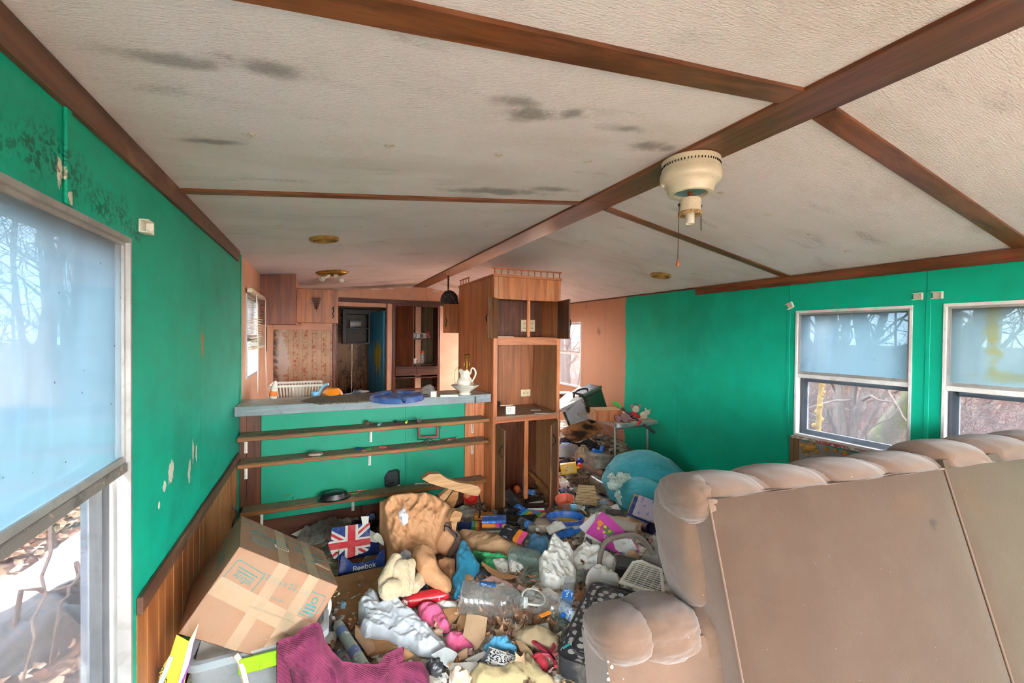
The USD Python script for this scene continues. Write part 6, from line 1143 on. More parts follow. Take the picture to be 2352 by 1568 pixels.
np_ = plane_of([k2(560, 1460)], None, 12, .05); t.part('pages', cardboard(K2((548, 1302), (765, 1375), (700, 1490), (475, 1432)), plane=(np_[0]-np_[3]*.012, *np_[1:]), th=.011), paper_w); cv = t.part('cover', cardboard(K2((545, 1298), (770, 1372), (700, 1490), (470, 1430)), plane=np_, th=.002), marb)
t.part('spine_tape', cardboard(K2((545, 1298), (568, 1305), (498, 1437), (470, 1430)), plane=(np_[0]+np_[3]*.0021, *np_[1:]), th=.0006), mat('spine_grey', '4d545a', .6), parent=cv)
lb = t.part('title_label', cardboard(K2((580, 1398), (690, 1430), (660, 1475), (560, 1450)), plane=(np_[0]+np_[3]*.0021, *np_[1:]), th=.0006), card_white, parent=None)
tp_ = at(*k2(628, 1437), D=1.)-C_POS; s_ = ((np_[0]+np_[3]*.003-C_POS)@np_[3])/(tp_@np_[3]); A_x = frame(nrm(at(*k2(690, 1455), Z=.1)-at(*k2(580, 1425), Z=.1)), np_[3]); t.part('lettering', put(label_text('Composition', .016, bold=True), C_POS+s_*tp_, *A_x), ink, parent=lb); t.done()
blue_c = cloth_mat('blue_cotton', '4f94b4', .12)
cloth('blue_shirt', 'bright blue crumpled shirt above the marbled notebook', 'shirt', K2((505, 1290), (560, 1250), (575, 1215), (650, 1230), (690, 1220), (715, 1255), (770, 1300), (810, 1350), (800, 1375), (720, 1350), (640, 1320), (550, 1300), (510, 1320)), blue_c, tilt=24, h=.045, fold=.06, fs=.07, seed=55, sp=.0085)
olive = cloth_mat('olive_canvas', 'a08f6a', .3)
cloth('olive_canvas', 'folded olive canvas sheet at the bottom edge below the notebook', 'canvas', K2((405, 1510), (470, 1440), (560, 1470), (690, 1440), (780, 1400), (850, 1350), (885, 1380), (905, 1470), (930, 1420), (960, 1500), (1050, 1540), (1060, 1600), (450, 1610)), olive, tilt=20, h=.05, fold=.07, fs=.14, ang=70, seed=56, sp=.010, dz=.02)
one('maple_leaf', 'large dry maple leaf on the olive canvas', 'leaf', put(curl(tilt_m(leafp, 0, 0, 40), 1.2, 2), at(*k2(785, 1420), Z=.15), *frame((.9, -.3, .3), (-.2, -.5, .8))), LM[0])
# khaki handbag with red straps
t = Thing('handbag', 'khaki canvas handbag with red leather straps, left of the suitcase', 'handbag'); hp = K2((750, 1175), (830, 1140), (990, 1165), (1100, 1210), (1090, 1290), (1020, 1340), (960, 1330), (870, 1290), (800, 1290), (760, 1250))
t.part('body', heap(hp, tilt=16, h=.06, fold=.03, fs=.12, seed=57, sp=.010, dz=.02), mat('khaki_canvas', '8d7a5e', .85, dust=.25), smooth=70); redl = mat('red_leather', '96283a', .5, dust=.2)
for pts in (((760, 1175), (850, 1225), (950, 1300), (1030, 1370), (1060, 1440)), ((845, 1195), (900, 1190), (990, 1225), (1040, 1265), (1010, 1330)), ((775, 1165), (880, 1240), (1000, 1330), (1055, 1400)), ((890, 1365), (950, 1345), (1020, 1350), (1090, 1290))):
    c = curve([at(*k2(*p), Z=.155) for p in pts], 24); t.part('strap', tube(c, .0085, 6), redl, smooth=60)
t.done()
cloth('red_cloth', 'small dark red cloth under the handbag strap', 'cloth', K2((895, 1370), (985, 1340), (1005, 1440), (960, 1470), (920, 1420)), cloth_mat('red_cotton', 'a32c38', .15), tilt=25, h=.03, fold=.04, fs=.05, seed=58, sp=.008, dz=.02)
one('printed_bag', 'folded kraft paper bag with small print beside the handbag', 'paper bag', cardboard(K2((750, 1240), (800, 1250), (870, 1320), (900, 1380), (840, 1400), (790, 1330)), tilt=14, th=.004, dz=.035, warp=.012, seed=9), mat('printed_kraft', 'a98a68', .8, [('6d553c', ('n', (200., 60., 60.), .56, .62), .6)]))
# bottles
def jug(px, py, rz, name, label):
    L, r = .37, .085; prof = [(0, .01), (.06, 0), (.08, .006), (r, .02)]
    for i in range(7): z = .03+i*.028; prof += [(r, z), (r, z+.018), (r*.965, z+.022), (r*.965, z+.025)]
    prof += [(r, .235), (r*.96, .265), (r*.75, .315), (.03, .35), (.024, .355), (.024, .372)]
    ps = [('body', tilt_m(lathe(prof, 36), 90), film_b), ('cap', tilt_m(lathe([(0, .378), (.028, .378), (.029, .355), (0, .355)][::-1], 20), 90), white_cap)]
    hb_ = curve([(.0, -.345, .03), (.05, -.40, .05), (.03, -.47, .03), (-.03, -.46, .02), (-.045, -.40, .02), (0, -.345, -.02)], 26); ps.append(('handle_loop', tube(hb_, .005, 6), white_pl))
    a = np.linspace(math.radians(60), math.radians(105), 8); z0, z1 = .10, .19; V = np.array([(1.012*r*math.cos(x), -z, 1.012*r*math.sin(x)) for z in (z0, z1) for x in a]); f = [(i, i+1, i+9) for i in range(7)]+[(i, i+9, i+8) for i in range(7)]
    ps.append(('paper_label', TM(V, np.array(f), process=False), blue_lab)); return lay(name, label, 'water jug', ps, px, py, rz, dz=.0)
jug(*k2(630, 1035), (6, 0, 92), 'water_jug', 'big clear ribbed water jug lying in the middle of the floor')
lay('clear_bottle', 'clear dented bottle behind the neck of the big water jug', 'bottle', bottle(.28, .06, film_b), *k2(960, 1040), r=(0, 0, 75), dz=.0)
lay('water_bottle', 'half-litre water bottle with blue label lying against the suitcase', 'bottle', bottle(.2, .034, film_b, blue_pl, blue_lab), *k2(1148, 985), r=(28, 0, -20), dz=.05)
lay('bottle_label', 'loose blue and white bottle lying below the suitcase edge', 'bottle', bottle(.13, .032, mat('label_print', 'c7d3dc', .5, [('3a66a8', ('n', 50., .5, .55), .8)])), *k2(1165, 1080), r=(0, 0, 30), dz=.02)
cloth('food_wrapper', 'clear and orange food wrapper among the leaves', 'wrapper', K2((800, 1060), (880, 1010), (1010, 1010), (1060, 1050), (960, 1110), (870, 1130), (820, 1130)), film, tilt=14, h=.03, fold=.05, fs=.05, seed=59, sp=.009)
one('orange_label', 'orange label on the food wrapper', 'label', cardboard(K2((930, 1045), (1010, 1012), (1030, 1035), (950, 1068)), tilt=14, th=.002, dz=.085), orange_card)
one('white_postcard', 'white card with a greenish stain below the food wrapper', 'card', cardboard(K2((860, 1140), (1000, 1105), (1015, 1175), (920, 1165)), tilt=10, th=.003, dz=.035), mat('stained_card', 'd8d7d0', .7, [('9aa86a', ('n', 22., .5, .62), .6)]))
cloth('film_sleeve', 'grey clear plastic sleeve left of the suitcase', 'plastic bag', K2((1040, 1060), (1130, 1050), (1180, 1080), (1170, 1200), (1110, 1250), (1020, 1220), (1020, 1130)), film_g, tilt=10, h=.03, fold=.05, fs=.06, seed=60, sp=.009)
cloth('tissue', 'crumpled white tissues in front of the big water jug cap', 'tissue', K2((840, 880), (880, 830), (960, 860), (1040, 870), (1090, 900), (1120, 980), (1080, 990), (1010, 930), (900, 900)), paper_w, tilt=16, h=.025, fold=.05, fs=.05, seed=61, sp=.008)
cloth('paper_napkin', 'torn white napkin between the flask and the jug', 'tissue', K2((140, 950), (200, 935), (290, 950), (290, 1000), (250, 990), (190, 985)), paper_w, tilt=14, h=.02, fold=.03, fs=.04, seed=62, sp=.008, dz=.02)
# white plastic bags
for i, (poly, lab, kw) in enumerate([
    (((1025, 450), (1070, 450), (1110, 500), (1160, 500), (1200, 560), (1165, 620), (1210, 690), (1210, 780), (1120, 830), (1000, 865), (960, 810), (935, 700), (935, 620), (990, 550)), 'dirty white plastic bag standing tallest in the middle of the floor', dict(ang=100)),
    (((1170, 610), (1180, 570), (1240, 520), (1310, 500), (1420, 560), (1490, 590), (1525, 650), (1510, 720), (1440, 690), (1300, 700), (1220, 720)), 'dirty white plastic bag in front of the magenta toy box', dict(ang=20)),
    (((1285, 800), (1310, 720), (1400, 690), (1480, 720), (1555, 760), (1540, 800), (1400, 770), (1320, 780), (1290, 830)), 'white plastic bag behind the polka-dot suitcase', dict(ang=40))]):
    cloth('white_bag', lab, 'plastic bag', K2(*poly), bag_w, tilt=38 if i < 2 else 26, h=.07, fold=.085, fs=.085, seed=63+i, sp=.0085, edge=.06, wav=.01, **kw)
cloth('beige_film', 'greyish translucent plastic lying below the white bags', 'plastic sheet', K2((1170, 720), (1290, 700), (1290, 780), (1230, 830), (1180, 860), (1110, 850), (1200, 790)), film_g, tilt=12, h=.03, fold=.04, fs=.05, seed=68, sp=.009)
lay('crushed_bottle', 'crushed clear bottle with a red cap left of the tall white bag', 'bottle', bottle(.26, .055, film_g, red_pl), *k2(840, 660), r=(0, 8, 70), dz=.01)
cloth('green_film', 'pale green plastic film under the tall white bag', 'plastic sheet', K2((760, 620), (860, 590), (960, 600), (940, 660), (930, 780), (870, 810), (800, 800), (810, 720), (850, 700)), film_g, tilt=14, h=.04, fold=.05, fs=.07, seed=69, sp=.009)
# cloths near the coat
teal_c = cloth_mat('teal_cotton', '2e7f9c', .12)
cloth('teal_shirt', 'twisted teal shirt hanging down right of the coat', 'shirt', K2((335, 470), (370, 480), (410, 560), (470, 660), (440, 705), (400, 690), (370, 680), (360, 760), (345, 860), (310, 925), (265, 915), (290, 830), (260, 760), (310, 690), (290, 600)), teal_c, tilt=40, h=.05, fold=.07, fs=.07, ang=75, seed=70, sp=.0085)
cloth('tan_boot', 'tan cloth boot with a dark brown toe beside the teal shirt', 'boot', K2((345, 720), (370, 685), (415, 690), (428, 760), (415, 800), (345, 790)), coat_m, tilt=40, h=.05, fold=.02, fs=.06, seed=71, sp=.008)
cloth('boot_toe', 'dark brown toe of a cloth boot left of the water jug', 'boot', K2((335, 880), (345, 790), (415, 800), (410, 840), (370, 890), (350, 905)), coat_d, tilt=30, h=.045, fold=.02, fs=.06, seed=72, sp=.008)
cloth('grey_towel', 'dark grey fluffy towel above the water jug', 'towel', K2((425, 720), (480, 690), (540, 720), (585, 770), (520, 800), (440, 780)), mat('grey_terry', '50535a', .95, [('83868c', ('n', 70., .55, .65), .6)], bump=(.9, 160., .008)), tilt=24, h=.04, fold=.02, fs=.04, seed=73, sp=.008)
cloth('rose_cloth', 'dusty rose crumpled cloth behind the water jug', 'cloth', K2((470, 790), (560, 760), (690, 790), (760, 830), (840, 850), (845, 890), (800, 895), (720, 840), (640, 800), (560, 800)), cloth_mat('rose_cotton', 'bd8f86', .2), tilt=20, h=.035, fold=.06, fs=.05, seed=74, sp=.0085)
one('white_triangle', 'white paper corner behind the water jug', 'paper', cardboard(K2((610, 820), (655, 795), (690, 822)), tilt=40, th=.002, dz=.05), paper_w)
cloth('green_shirt', 'bright green cloth below the flattened paper bag', 'cloth', K2((420, 550), (470, 570), (540, 580), (640, 570), (690, 610), (680, 630), (580, 620), (600, 700), (570, 700), (500, 630), (430, 590)), cloth_mat('green_cotton', '3fa468', .08), tilt=22, h=.04, fold=.05, fs=.06, seed=75, sp=.0085)
cloth('printed_cloth', 'white cloth with a brown print beside the green cloth', 'cloth', K2((570, 620), (660, 610), (695, 640), (690, 720), (640, 725), (600, 680)), mat('printed_white', 'd8d3cb', .85, [('8c5a4a', ('n', (50., 20., 50.), .58, .64), .7)]), tilt=24, h=.03, fold=.03, fs=.06, seed=76, sp=.0085)
cloth('lace_cloth', 'crumpled white and red napkin right of the printed cloth', 'napkin', K2((700, 590), (760, 600), (770, 680), (790, 720), (720, 715), (690, 660)), mat('napkin_print', 'd5cfc8', .8, [('c0505a', ('n', 40., .62, .68), .7)]), tilt=20, h=.03, fold=.05, fs=.05, seed=77, sp=.0085)
one('cardboard_strip', 'curved cardboard strip below the green cloth', 'cardboard', cardboard(K2((485, 650), (500, 645), (570, 690), (660, 730), (760, 745), (720, 770), (620, 765), (540, 715)), tilt=10, th=.004, dz=.035, warp=.01), kraft)
one('green_glass_plate', 'green translucent square plate beside the green cloth', 'plate', cardboard(K2((430, 590), (480, 570), (520, 600), (470, 655), (435, 640)), tilt=30, th=.004, dz=.03), clear('green_glass', (.5, .75, .6), .3, '5f8f74'))
cloth('blue_towel', 'grey-blue towel in front of the dark tape sleeve', 'towel', K2((745, 560), (850, 520), (850, 450), (890, 425), (950, 450), (1000, 460), (1000, 500), (960, 590), (880, 590), (800, 590)), cloth_mat('greyblue_terry', '4f7c9c', .2), tilt=28, h=.05, fold=.06, fs=.09, seed=78, sp=.009)
t = Thing('paper_bag', 'flattened brown paper bag in front of the video tapes', 'paper bag'); pb = plane_of([k2(560, 568)], None, 14, .03)
t.part('bag', heap(K2((300, 410), (420, 405), (560, 415), (640, 440), (660, 480), (760, 520), (835, 540), (700, 560), (560, 567), (450, 555), (380, 500)), plane=pb, h=.05, fold=.03, fs=.14, seed=79, sp=.010, wav=.004), mat('brown_paper', 'b18c68', .8, [('94714f', ('n', 6., .5, .7), .5)]), smooth=60); t.done()
one('orange_strip', 'orange plastic strip between the tapes and the paper bag', 'strip', cardboard(K2((295, 402), (360, 398), (420, 405), (370, 418), (320, 416)), tilt=10, th=.006, dz=.07), orange_pl)
# video tapes
T_ = lambda n, lab, ps, p, r, dz: lay(n, lab, 'video tape', ps, *p, r=r, dz=dz)
T_('video_sleeve', 'blue video sleeve with rainbow bands lying left of the tape pile', sleeve(navy, RAIN), k4(140, 630), (0, 0, 2), .05)
T_('video_sleeve', 'blue video sleeve reading T-100 on top of the tape pile', sleeve(blue_pl, [orange_card, pink_card, yellow_card][:0], 'Polaroid T-100'), k4(405, 560), (0, 0, 2), .11)
T_('video_sleeve', 'rainbow striped video sleeve under the blue T-100 sleeve', sleeve(orange_card, [pink_card, purple_card, yellow_card]), k4(410, 600), (0, 0, 0), .08)
lay('cassette_case', 'clear hinged cassette case with a white card in front of the rainbow sleeves', 'cassette case', [('case', cbox(.2, .12, .03, .004), clear('case_plastic', (.75, .76, .76), .45, 'a8a6a0', rough=.1)), ('insert', mv(cbox(.185, .001, .016, .0003), 0, -.061, -.004), card_white)], *k4(390, 650), r=(0, 0, 4), dz=.05)
T_('video_sleeve', 'black video sleeve with barcode on the flattened paper bag', sleeve(mat('black_card', '26242a', .5, dust=.2), [orange_card, pink_card], 'HGX'), k4(625, 760), (10, 8, -24), .08)
T_('video_sleeve', 'blue Polaroid sleeve leaning by the cabinet door', sleeve(blue_pl, RAIN, 'VHS'), k4(715, 520), (10, 12, -42), .05)
T_('video_sleeve', 'blue and yellow striped video sleeve lying flat right of the leaning one', sleeve(mat('periwinkle_card', '6f86c8', .6, dust=.2), [cyan_card, green_card, yellow_card]), k4(850, 500), (0, 0, -35), .03)
T_('video_tape', 'black video tape with a white spine label across the cabinet opening', cassette(), k4(862, 415), (0, 0, 2), .05)
T_('video_tape', 'black video tape half inside the cabinet', cassette(), k4(845, 345), (0, 0, 22), .03)
T_('video_tape', 'black video tape standing against the open cabinet door', cassette(False), k4(600, 430), (25, 40, -30), .06)
T_('video_tape', 'black video tape lying lowest beside the cabinet door', cassette(False), k4(585, 590), (12, 10, 15), .05)
T_('video_tape', 'black video tape beside the grey bottle in front of the cabinet', cassette(False), k4(740, 610), (18, -12, -20), .04)
lay('tape_insert', 'pink printed tape insert beside the striped sleeve', 'card', [('card', cbox(.12, .08, .012, .002), pink_card)], *k4(930, 455), r=(4, 0, 20), dz=.04)
lay('tape_insert', 'pink and purple tape insert at the cabinet door', 'card', [('card', cbox(.10, .03, .05, .002), pink_card), ('band', mv(cbox(.04, .0302, .0502, .002), -.031, 0, 0), purple_card)], *k4(575, 350), r=(0, 0, 0), dz=.08)
lay('brown_wallet', 'small brown wallet right of the striped sleeves', 'wallet', [('wallet', cbox(.11, .09, .02, .008), mat('brown_vinyl', '6f5347', .6, dust=.3))], *k4(985, 500), r=(8, 0, 30), dz=.03)
lay('black_camera', 'black plastic camcorder shell by the cabinet door', 'camera', [('body', cbox(.16, .1, .09, .015), black_pl), ('lens', mv(rot(lathe([(0, 0), (.03, 0), (.033, .03), (.028, .03), (.026, .01), (0, .01)], 20), 'x', 90), .03, -.05, .01), black_pl)], *k4(600, 545), r=(0, 10, 20), dz=.02)
lay('small_bottle', 'small grey water bottle in front of the black video tapes', 'bottle', bottle(.2, .033, film_b, white_cap, blue_lab), *k4(780, 650), r=(0, 0, 40), dz=.05)
lay('orange_ball', 'wrinkled orange rubber ball inside the lower cabinet', 'ball', [('ball', rough_up(trimesh.creation.icosphere(3, .04), .006, 40, 2), mat('orange_rubber', 'd9683a', .6))], *k4(658, 250), dz=.02, z=.06)
lay('blue_can', 'dark blue drinks can inside the lower cabinet', 'can', [('can', tilt_m(lathe([(0, 0), (.028, 0), (.033, .006), (.033, .105), (.028, .118), (.026, .114), (0, .114)], 24), 0, 90, 0), blue_lab)], *k4(800, 280), r=(0, 0, -10), z=.05)
lay('loose_stick', 'loose wooden stick leaning inside the lower cabinet', 'stick', [('stick', cbox(.42, .02, .03, .003), wood_br)], *k4(930, 250), r=(0, 22, -50), z=.06)
lay('plank_offcut', 'wood offcut lying on the cabinet floor', 'wood piece', [('board', cbox(.22, .05, .018, .003), wood_br)], *k4(945, 340), r=(0, 0, 20), z=.04)
one('power_lead', 'thin black cord running down the cabinet to the tapes', 'cord', tube(curve([at(*k4(735, -60), Y=3.50), at(*k4(728, 150), Y=3.50), at(*k4(735, 330), Y=3.45), at(*k4(700, 480), Y=3.3)], 24), .004, 6), black_pl)
one('umbrella_cord', 'black cable hanging behind the chair arm beside the red bowl', 'cable', tube(curve([at(*k4(235, 260), Y=3.3), at(*k4(255, 400), Y=3.28), at(*k4(240, 520), Y=3.2)], 20), .008, 6), black_pl)
lay('red_bowl', 'glossy red plastic bowl tipped on its side under the chair arm', 'bowl', bowl(.075, .045, red_pl), *k4(150, 360), r=(58, 0, 10), dz=.02)
cloth('grey_rag', 'grey paper rag below the red bowl', 'rag', K4((0, 430), (60, 390), (200, 420), (270, 470), (240, 540), (150, 560), (60, 500)), mat('grey_paper', '9c978e', .85, dust=.3), tilt=16, h=.03, fold=.04, fs=.06, seed=80, sp=.010)
lay('orange_box', 'orange cardboard sleeve behind the T-100 video sleeve', 'box', [('sleeve', cbox(.16, .06, .04, .002), mat('mustard_card', 'b8722a', .7, dust=.15))], *k4(290, 530), r=(0, 0, 10), dz=.05)
# ---------------- toy box corner and sofa side ----------------
lay('grey_carton', 'flat grey cardboard box left of the yellow carton strip', 'box', [('box', cbox(.26, .13, .055, .003), mat('greige_card', 'a89a88', .8, dust=.25))], *k4(945, 640), r=(0, 0, 2), dz=.03)
lay('yellow_carton', 'long flat yellow printed carton behind the blue basket', 'box', [('carton', cbox(.34, .09, .03, .002), yellow_card), ('print_panel', mv(cbox(.14, .0905, .0305, .002), .08, 0, 0), mat('yellow_print', 'd3c08a', .7, [('b05a40', ('n', 40., .55, .6), .7)]))], *k4(1235, 570), r=(0, 0, -8), dz=.04)
t = Thing('blue_basket', 'oval blue fabric basket with a pale band holding plastic and tissue', 'basket'); c = on(*k2(1135, 430), .0)
A2 = frame(_r0, (0, 0, 1)); oval = np.diag([1.25, .85, 1]); ov = lambda pr: put(TM(lathe(pr, 36).vertices@oval, lathe(pr, 36).faces, process=False), c+np.array([.05, .08, 0]), *A2)
t.part('wall', ov([(.0, .01), (.10, .005), (.118, .10), (.125, .105), (.122, .11), (.112, .10), (.095, .012), (0, .014)]), blue_pl); t.part('band', ov([(.1095, .042), (.1165, .07), (.1172, .07), (.1105, .042)]), mat('pale_band', 'aab4bb', .6, dust=.2))
t.part('floral_trim', ov([(.1185, .088), (.125, .104), (.1265, .104), (.1195, .088)]), mat('orange_floral', 'c65a34', .6, [('2a4a9a', ('n', 34., .48, .54), .9)])); t.done()
cloth('blue_film', 'bright blue crumpled plastic inside the blue basket', 'plastic bag', K2((1010, 450), (1060, 430), (1120, 400), (1190, 380), (1210, 420), (1140, 450), (1060, 465)), mat('blue_film', '1f62b8', .3, bump=(.6, 50.)), z0=.13, tilt=20, h=.03, fold=.05, fs=.05, seed=81, sp=.008, floor=False)
cloth('white_tissue', 'white paper tissue on top of the blue basket', 'tissue', K2((985, 375), (1060, 330), (1120, 340), (1140, 375), (1060, 410), (1010, 430)), paper_w, z0=.15, tilt=24, h=.03, fold=.04, fs=.05, seed=82, sp=.008, floor=False)
t = Thing('toy_box', 'magenta toy carton with a torn white patch, leaning in front of the teal bean bag', 'box')
tb = [on(*k2(1270, 490), .02), None, None]; o = tb[0]; ex = nrm(at(*k2(1600, 610), Z=.10)-o); 
up_ = nrm(np.array([-.18, .50, .62])); up_ = nrm(up_-ex*(up_@ex)); nz = np.cross(ex, up_)
def onp(p, off=0.):
    r = at(*p, D=1.)-C_POS; s = ((o+nz*off-C_POS)@nz)/(r@nz); return C_POS+s*r
def tbp(nm, poly, off, m, th=.0008, par=None):
    q = [((onp(p, off)-o)@ex, (onp(p, off)-o)@up_) for p in K2(*poly)]; return t.part(nm, put(prism(q, th), o+nz*off, ex, up_, nz), m, parent=par)
fr_ = tbp('front_panel', ((1290, 415), (1415, 250), (1475, 290), (1600, 410), (1690, 520), (1700, 560), (1570, 605), (1440, 530), (1275, 500)), 0, magenta, .004)
tbp('white_side', ((1270, 488), (1290, 415), (1440, 500), (1430, 545)), .0045, card_white, par=fr_); tbp('barcode', ((1278, 478), (1290, 440), (1345, 468), (1335, 505)), .0055, mat('barcode_print', 'c9c9c6', .7, [('26242a', ('n', (260., 6., 6.), .5, .52), .9)]), par=fr_)
tbp('torn_patch', ((1500, 480), (1560, 450), (1640, 460), (1690, 540), (1660, 560), (1590, 590), (1520, 540)), .0045, mat('torn_white', 'd9d6d0', .8, [('a58a74', ('n', 34., .58, .66), .6)]), par=fr_)
for poly, m in ((((1375, 330), (1400, 312), (1430, 340), (1395, 372)), orange_card), (((1408, 370), (1440, 345), (1480, 380), (1450, 410)), mat('toy_grey', '6a6a4a', .6)), (((1440, 412), (1480, 385), (1510, 410), (1470, 438)), green_card)): tbp('toy_picture', poly, .005, m, par=fr_)
for px, py in ((1388, 378), (1440, 366), (1432, 408), (1475, 402)): q = onp(k2(px, py), .0058); t.part('toy_picture', put(prism(Point(0, 0).buffer(.011), .0008), q, ex, up_, nz), yellow_card, parent=fr_)
tbp('rear_flap', ((1415, 250), (1350, 270), (1240, 370), (1290, 415)), -.02, mat('pale_flap', 'c3b8ba', .7, dust=.2), .003); q = onp(k2(1450, 450), .0058); t.part('lettering', put(label_text('FL', .026), q, ex, up_, nz), white_ink, parent=fr_); t.part('box_body', put(cbox(.30, .18, .09, .004), o+ex*.20+up_*.14-nz*.06, ex, up_, nz), card_grey); t.done()
one('hoop_handle', 'dusty grey padded hoop handle arching over the toy box', 'hoop', tube(curve([at(*k2(1425, 590), Z=.06), at(*k2(1415, 540), Y=2.28), at(*k2(1450, 480), Y=2.30), at(*k2(1560, 440), Y=2.30), at(*k2(1690, 440), Y=2.27), at(*k2(1750, 490), Y=2.22), at(*k2(1745, 590), Z=.10)], 40), .017, 10), mat('grey_foam', '84796d', .85, dust=.3))
lay('black_box', 'small black plastic box left of the white grille', 'box', [('box', cbox(.12, .14, .06, .006), black_pl), ('lid', mv(cbox(.115, .135, .012, .004), 0, 0, .036), mat('dark_film', '3c4044', .25))], *k2(1600, 720), r=(0, 0, -20), dz=.03)
cloth('kraft_wad', 'wad of kraft paper beside the black box', 'paper', K2((1590, 600), (1620, 560), (1680, 560), (1700, 610), (1660, 630)), kraft_p, tilt=40, h=.05, fold=.05, fs=.04, seed=83, sp=.008, dz=.04)
cloth('striped_cloth', 'grey striped cloth tucked beside the sofa cushion', 'cloth', K2((1715, 620), (1760, 540), (1820, 470), (1870, 460), (1870, 660), (1780, 640)), mat('grey_stripe', '9a948c', .85, [('77726c', ('w', 'y', 30., 1., .5, .6), .6)]), tilt=40, h=.05, fold=.06, fs=.05, ang=60, seed=84, sp=.009, dz=.03)
t = Thing('louvered_grille', 'white plastic louvered grille leaning against the sofa', 'grille'); gp = plane_of([k2(1800, 880)], None, 26, .13)
A, ex, ey, n = gp; q = [((np.array(to_plane([p, k2(1800, 700), k2(1700, 750)], *gp).exterior.coords[0]))) for p in K2((1545, 800), (1650, 640), (1720, 630), (1880, 700), (1900, 900), (1780, 880))]
P = Polygon(q); inner = P.buffer(-.016); t.part('frame', put(prism(P.difference(inner), .012), A, ex, ey, n), white_pl)
d1 = nrm(np.subtract(q[1], q[0])); d2 = nrm(np.subtract(q[5], q[0])); 
for k in range(44):
    s = LineString([tuple(np.array(q[0])+d1*(k*.0135)-d2*1.0), tuple(np.array(q[0])+d1*(k*.0135)+d2*1.2)]).intersection(inner)
    if s.length > .02: t.part('louver', put(prism(s.buffer(.0024, cap_style='flat'), .008), A+n*.002, ex, ey, n), white_pl)
t.part('filter_pad', put(prism(inner, .002), A-n*.006, ex, ey, n), mat('brown_filter', '4a3c30', .9))
for k in range(16):
    s = LineString([tuple(np.array(q[0])+d2*(k*.045)-d1*1.0), tuple(np.array(q[0])+d2*(k*.032)+d1*1.2)]).intersection(inner)
    if s.length > .02: t.part('cross_rib', put(prism(s.buffer(.0022, cap_style='flat'), .009), A+n*.001, ex, ey, n), white_pl)
t.done()
# ---------------- polka-dot suitcase ----------------
t = Thing('suitcase', 'dark grey polka-dot suitcase lying flat under the sofa arm', 'suitcase'); o = np.array([.985, 1.655, 0]); ex = nrm(np.array([.765, .645, 0])); ey = np.array([-ex[1], ex[0], 0])*-1; ez = np.array([0, 0, 1.]); Ls, Ws = .66, .46
g = Net(); uvx = g.add('mapping', [(g.coord('pos'), 'vector')], scale=(21., 21., 21.), rotation=(0, 0, -.70))+'.vector'
vd = g.add('voronoi_texture', [(uvx, 'vector')], scale=1., randomness=.6, dimensions='2D')+'.distance'; pc = g.mixc(g.rng(vd, .36, .33), col('37353a'), col('bdbab6')); pc = g.mixc(g.mul(g.mask(('n', 8., .5, .75), 'pos'), .4), pc, col('8a7d70'))
polka = surf(g, 'polka_dot_fabric', g.add('principled_bsdf', [(pc, 'base_color')], roughness=.75)+'.BSDF')
sc_ = lambda w, h, r, z0, th: put(mv(prism(rrect(w, h, r), th), w/2, h/2, z0), o, ex, -ey*-1, ez)
def sc2(x0, x1, y0, y1, r, z0, th, ring=None):
    P = shapely.affinity.translate(rrect(x1-x0, y1-y0, r), (x0+x1)/2, (y0+y1)/2)
    if ring: P = P.difference(P.buffer(-ring))
    m = prism(P, th); V = m.vertices; W = o+V[:, :1]*ex+V[:, 1:2]*ey+(V[:, 2:]+z0)*ez; m = TM(W, m.faces[:, ::-1] if np.cross(ex, ey)[2] < 0 else m.faces, process=False); return m
pip = mat('black_piping', '2a2a2e', .6, dust=.2); t.part('shell', sc2(0, Ls, 0, Ws, .06, .03, .15), pip); t.part('top_panel', sc2(.001, Ls-.001, .001, Ws-.001, .06, .18, .015), polka)
t.part('piping', sc2(-.004, Ls+.004, -.004, Ws+.004, .062, .185, .014, .012), pip); t.part('piping', sc2(-.004, Ls+.004, -.004, Ws+.004, .062, .03, .014, .012), pip)
pk = t.part('pocket', sc2(.05, Ls-.05, .055, Ws-.02, .05, .195, .012), polka); t.part('pocket_piping', sc2(.046, Ls-.046, .05, Ws-.016, .052, .196, .014, .009), pip, parent=pk)
t.part('zip_puller', put(cbox(.05, .012, .004, .0015), o+ex*.07+ey*.03+ez*.204, *frame(ex+ey*.5, ez)), mat('turquoise_pull', '3a9aa0', .5)); t.part('wheel_base', sc2(-.02, .05, .04, Ws-.04, .02, .0, .06), black_pl); t.done()
# ---------------- bean bag and things beside it ----------------
t = Thing('bean_bag', 'burst teal bean bag on the floor against the right wall side', 'bean bag'); c = np.array([2.93, 3.22, .05])
teal = mat('teal_fabric', '2f94a0', .8, [('257f8c', ('n', 4., .5, .7), .5), ('a9b8b0', ('n', 30., .62, .72), .4)], bump=(.2, 200.), sheen_weight=.2)
bb_ = puff((0, 0, 0), (.43, .36, .33), 2.3, .035, 3.2, 21, 5); v = bb_.vertices; v[:, 2] = np.maximum(v[:, 2], -.17); v[:, 2] *= 1-.25*sm(v[:, 0], .0, .45); bb_.vertices = v
t.part('cover', mv(rot(bb_, 'z', -35), c[0], c[1], c[2]+.17), teal, smooth=True); t.part('lower_lobe', mv(puff((0, 0, 0), (.22, .24, .18), 2.3, .03, 4, 22, 4), 2.66, 2.98, .20), teal, smooth=True)
t.part('seam_fold', tube(curve([at(*K5([(1010, 1180), (0, 0)])[0], Y=2.88), at(*K5([(1050, 1230), (0, 0)])[0], Y=2.83), at(*K5([(1130, 1285), (0, 0)])[0], Y=2.78)], 14), .012, 6), teal); t.done()
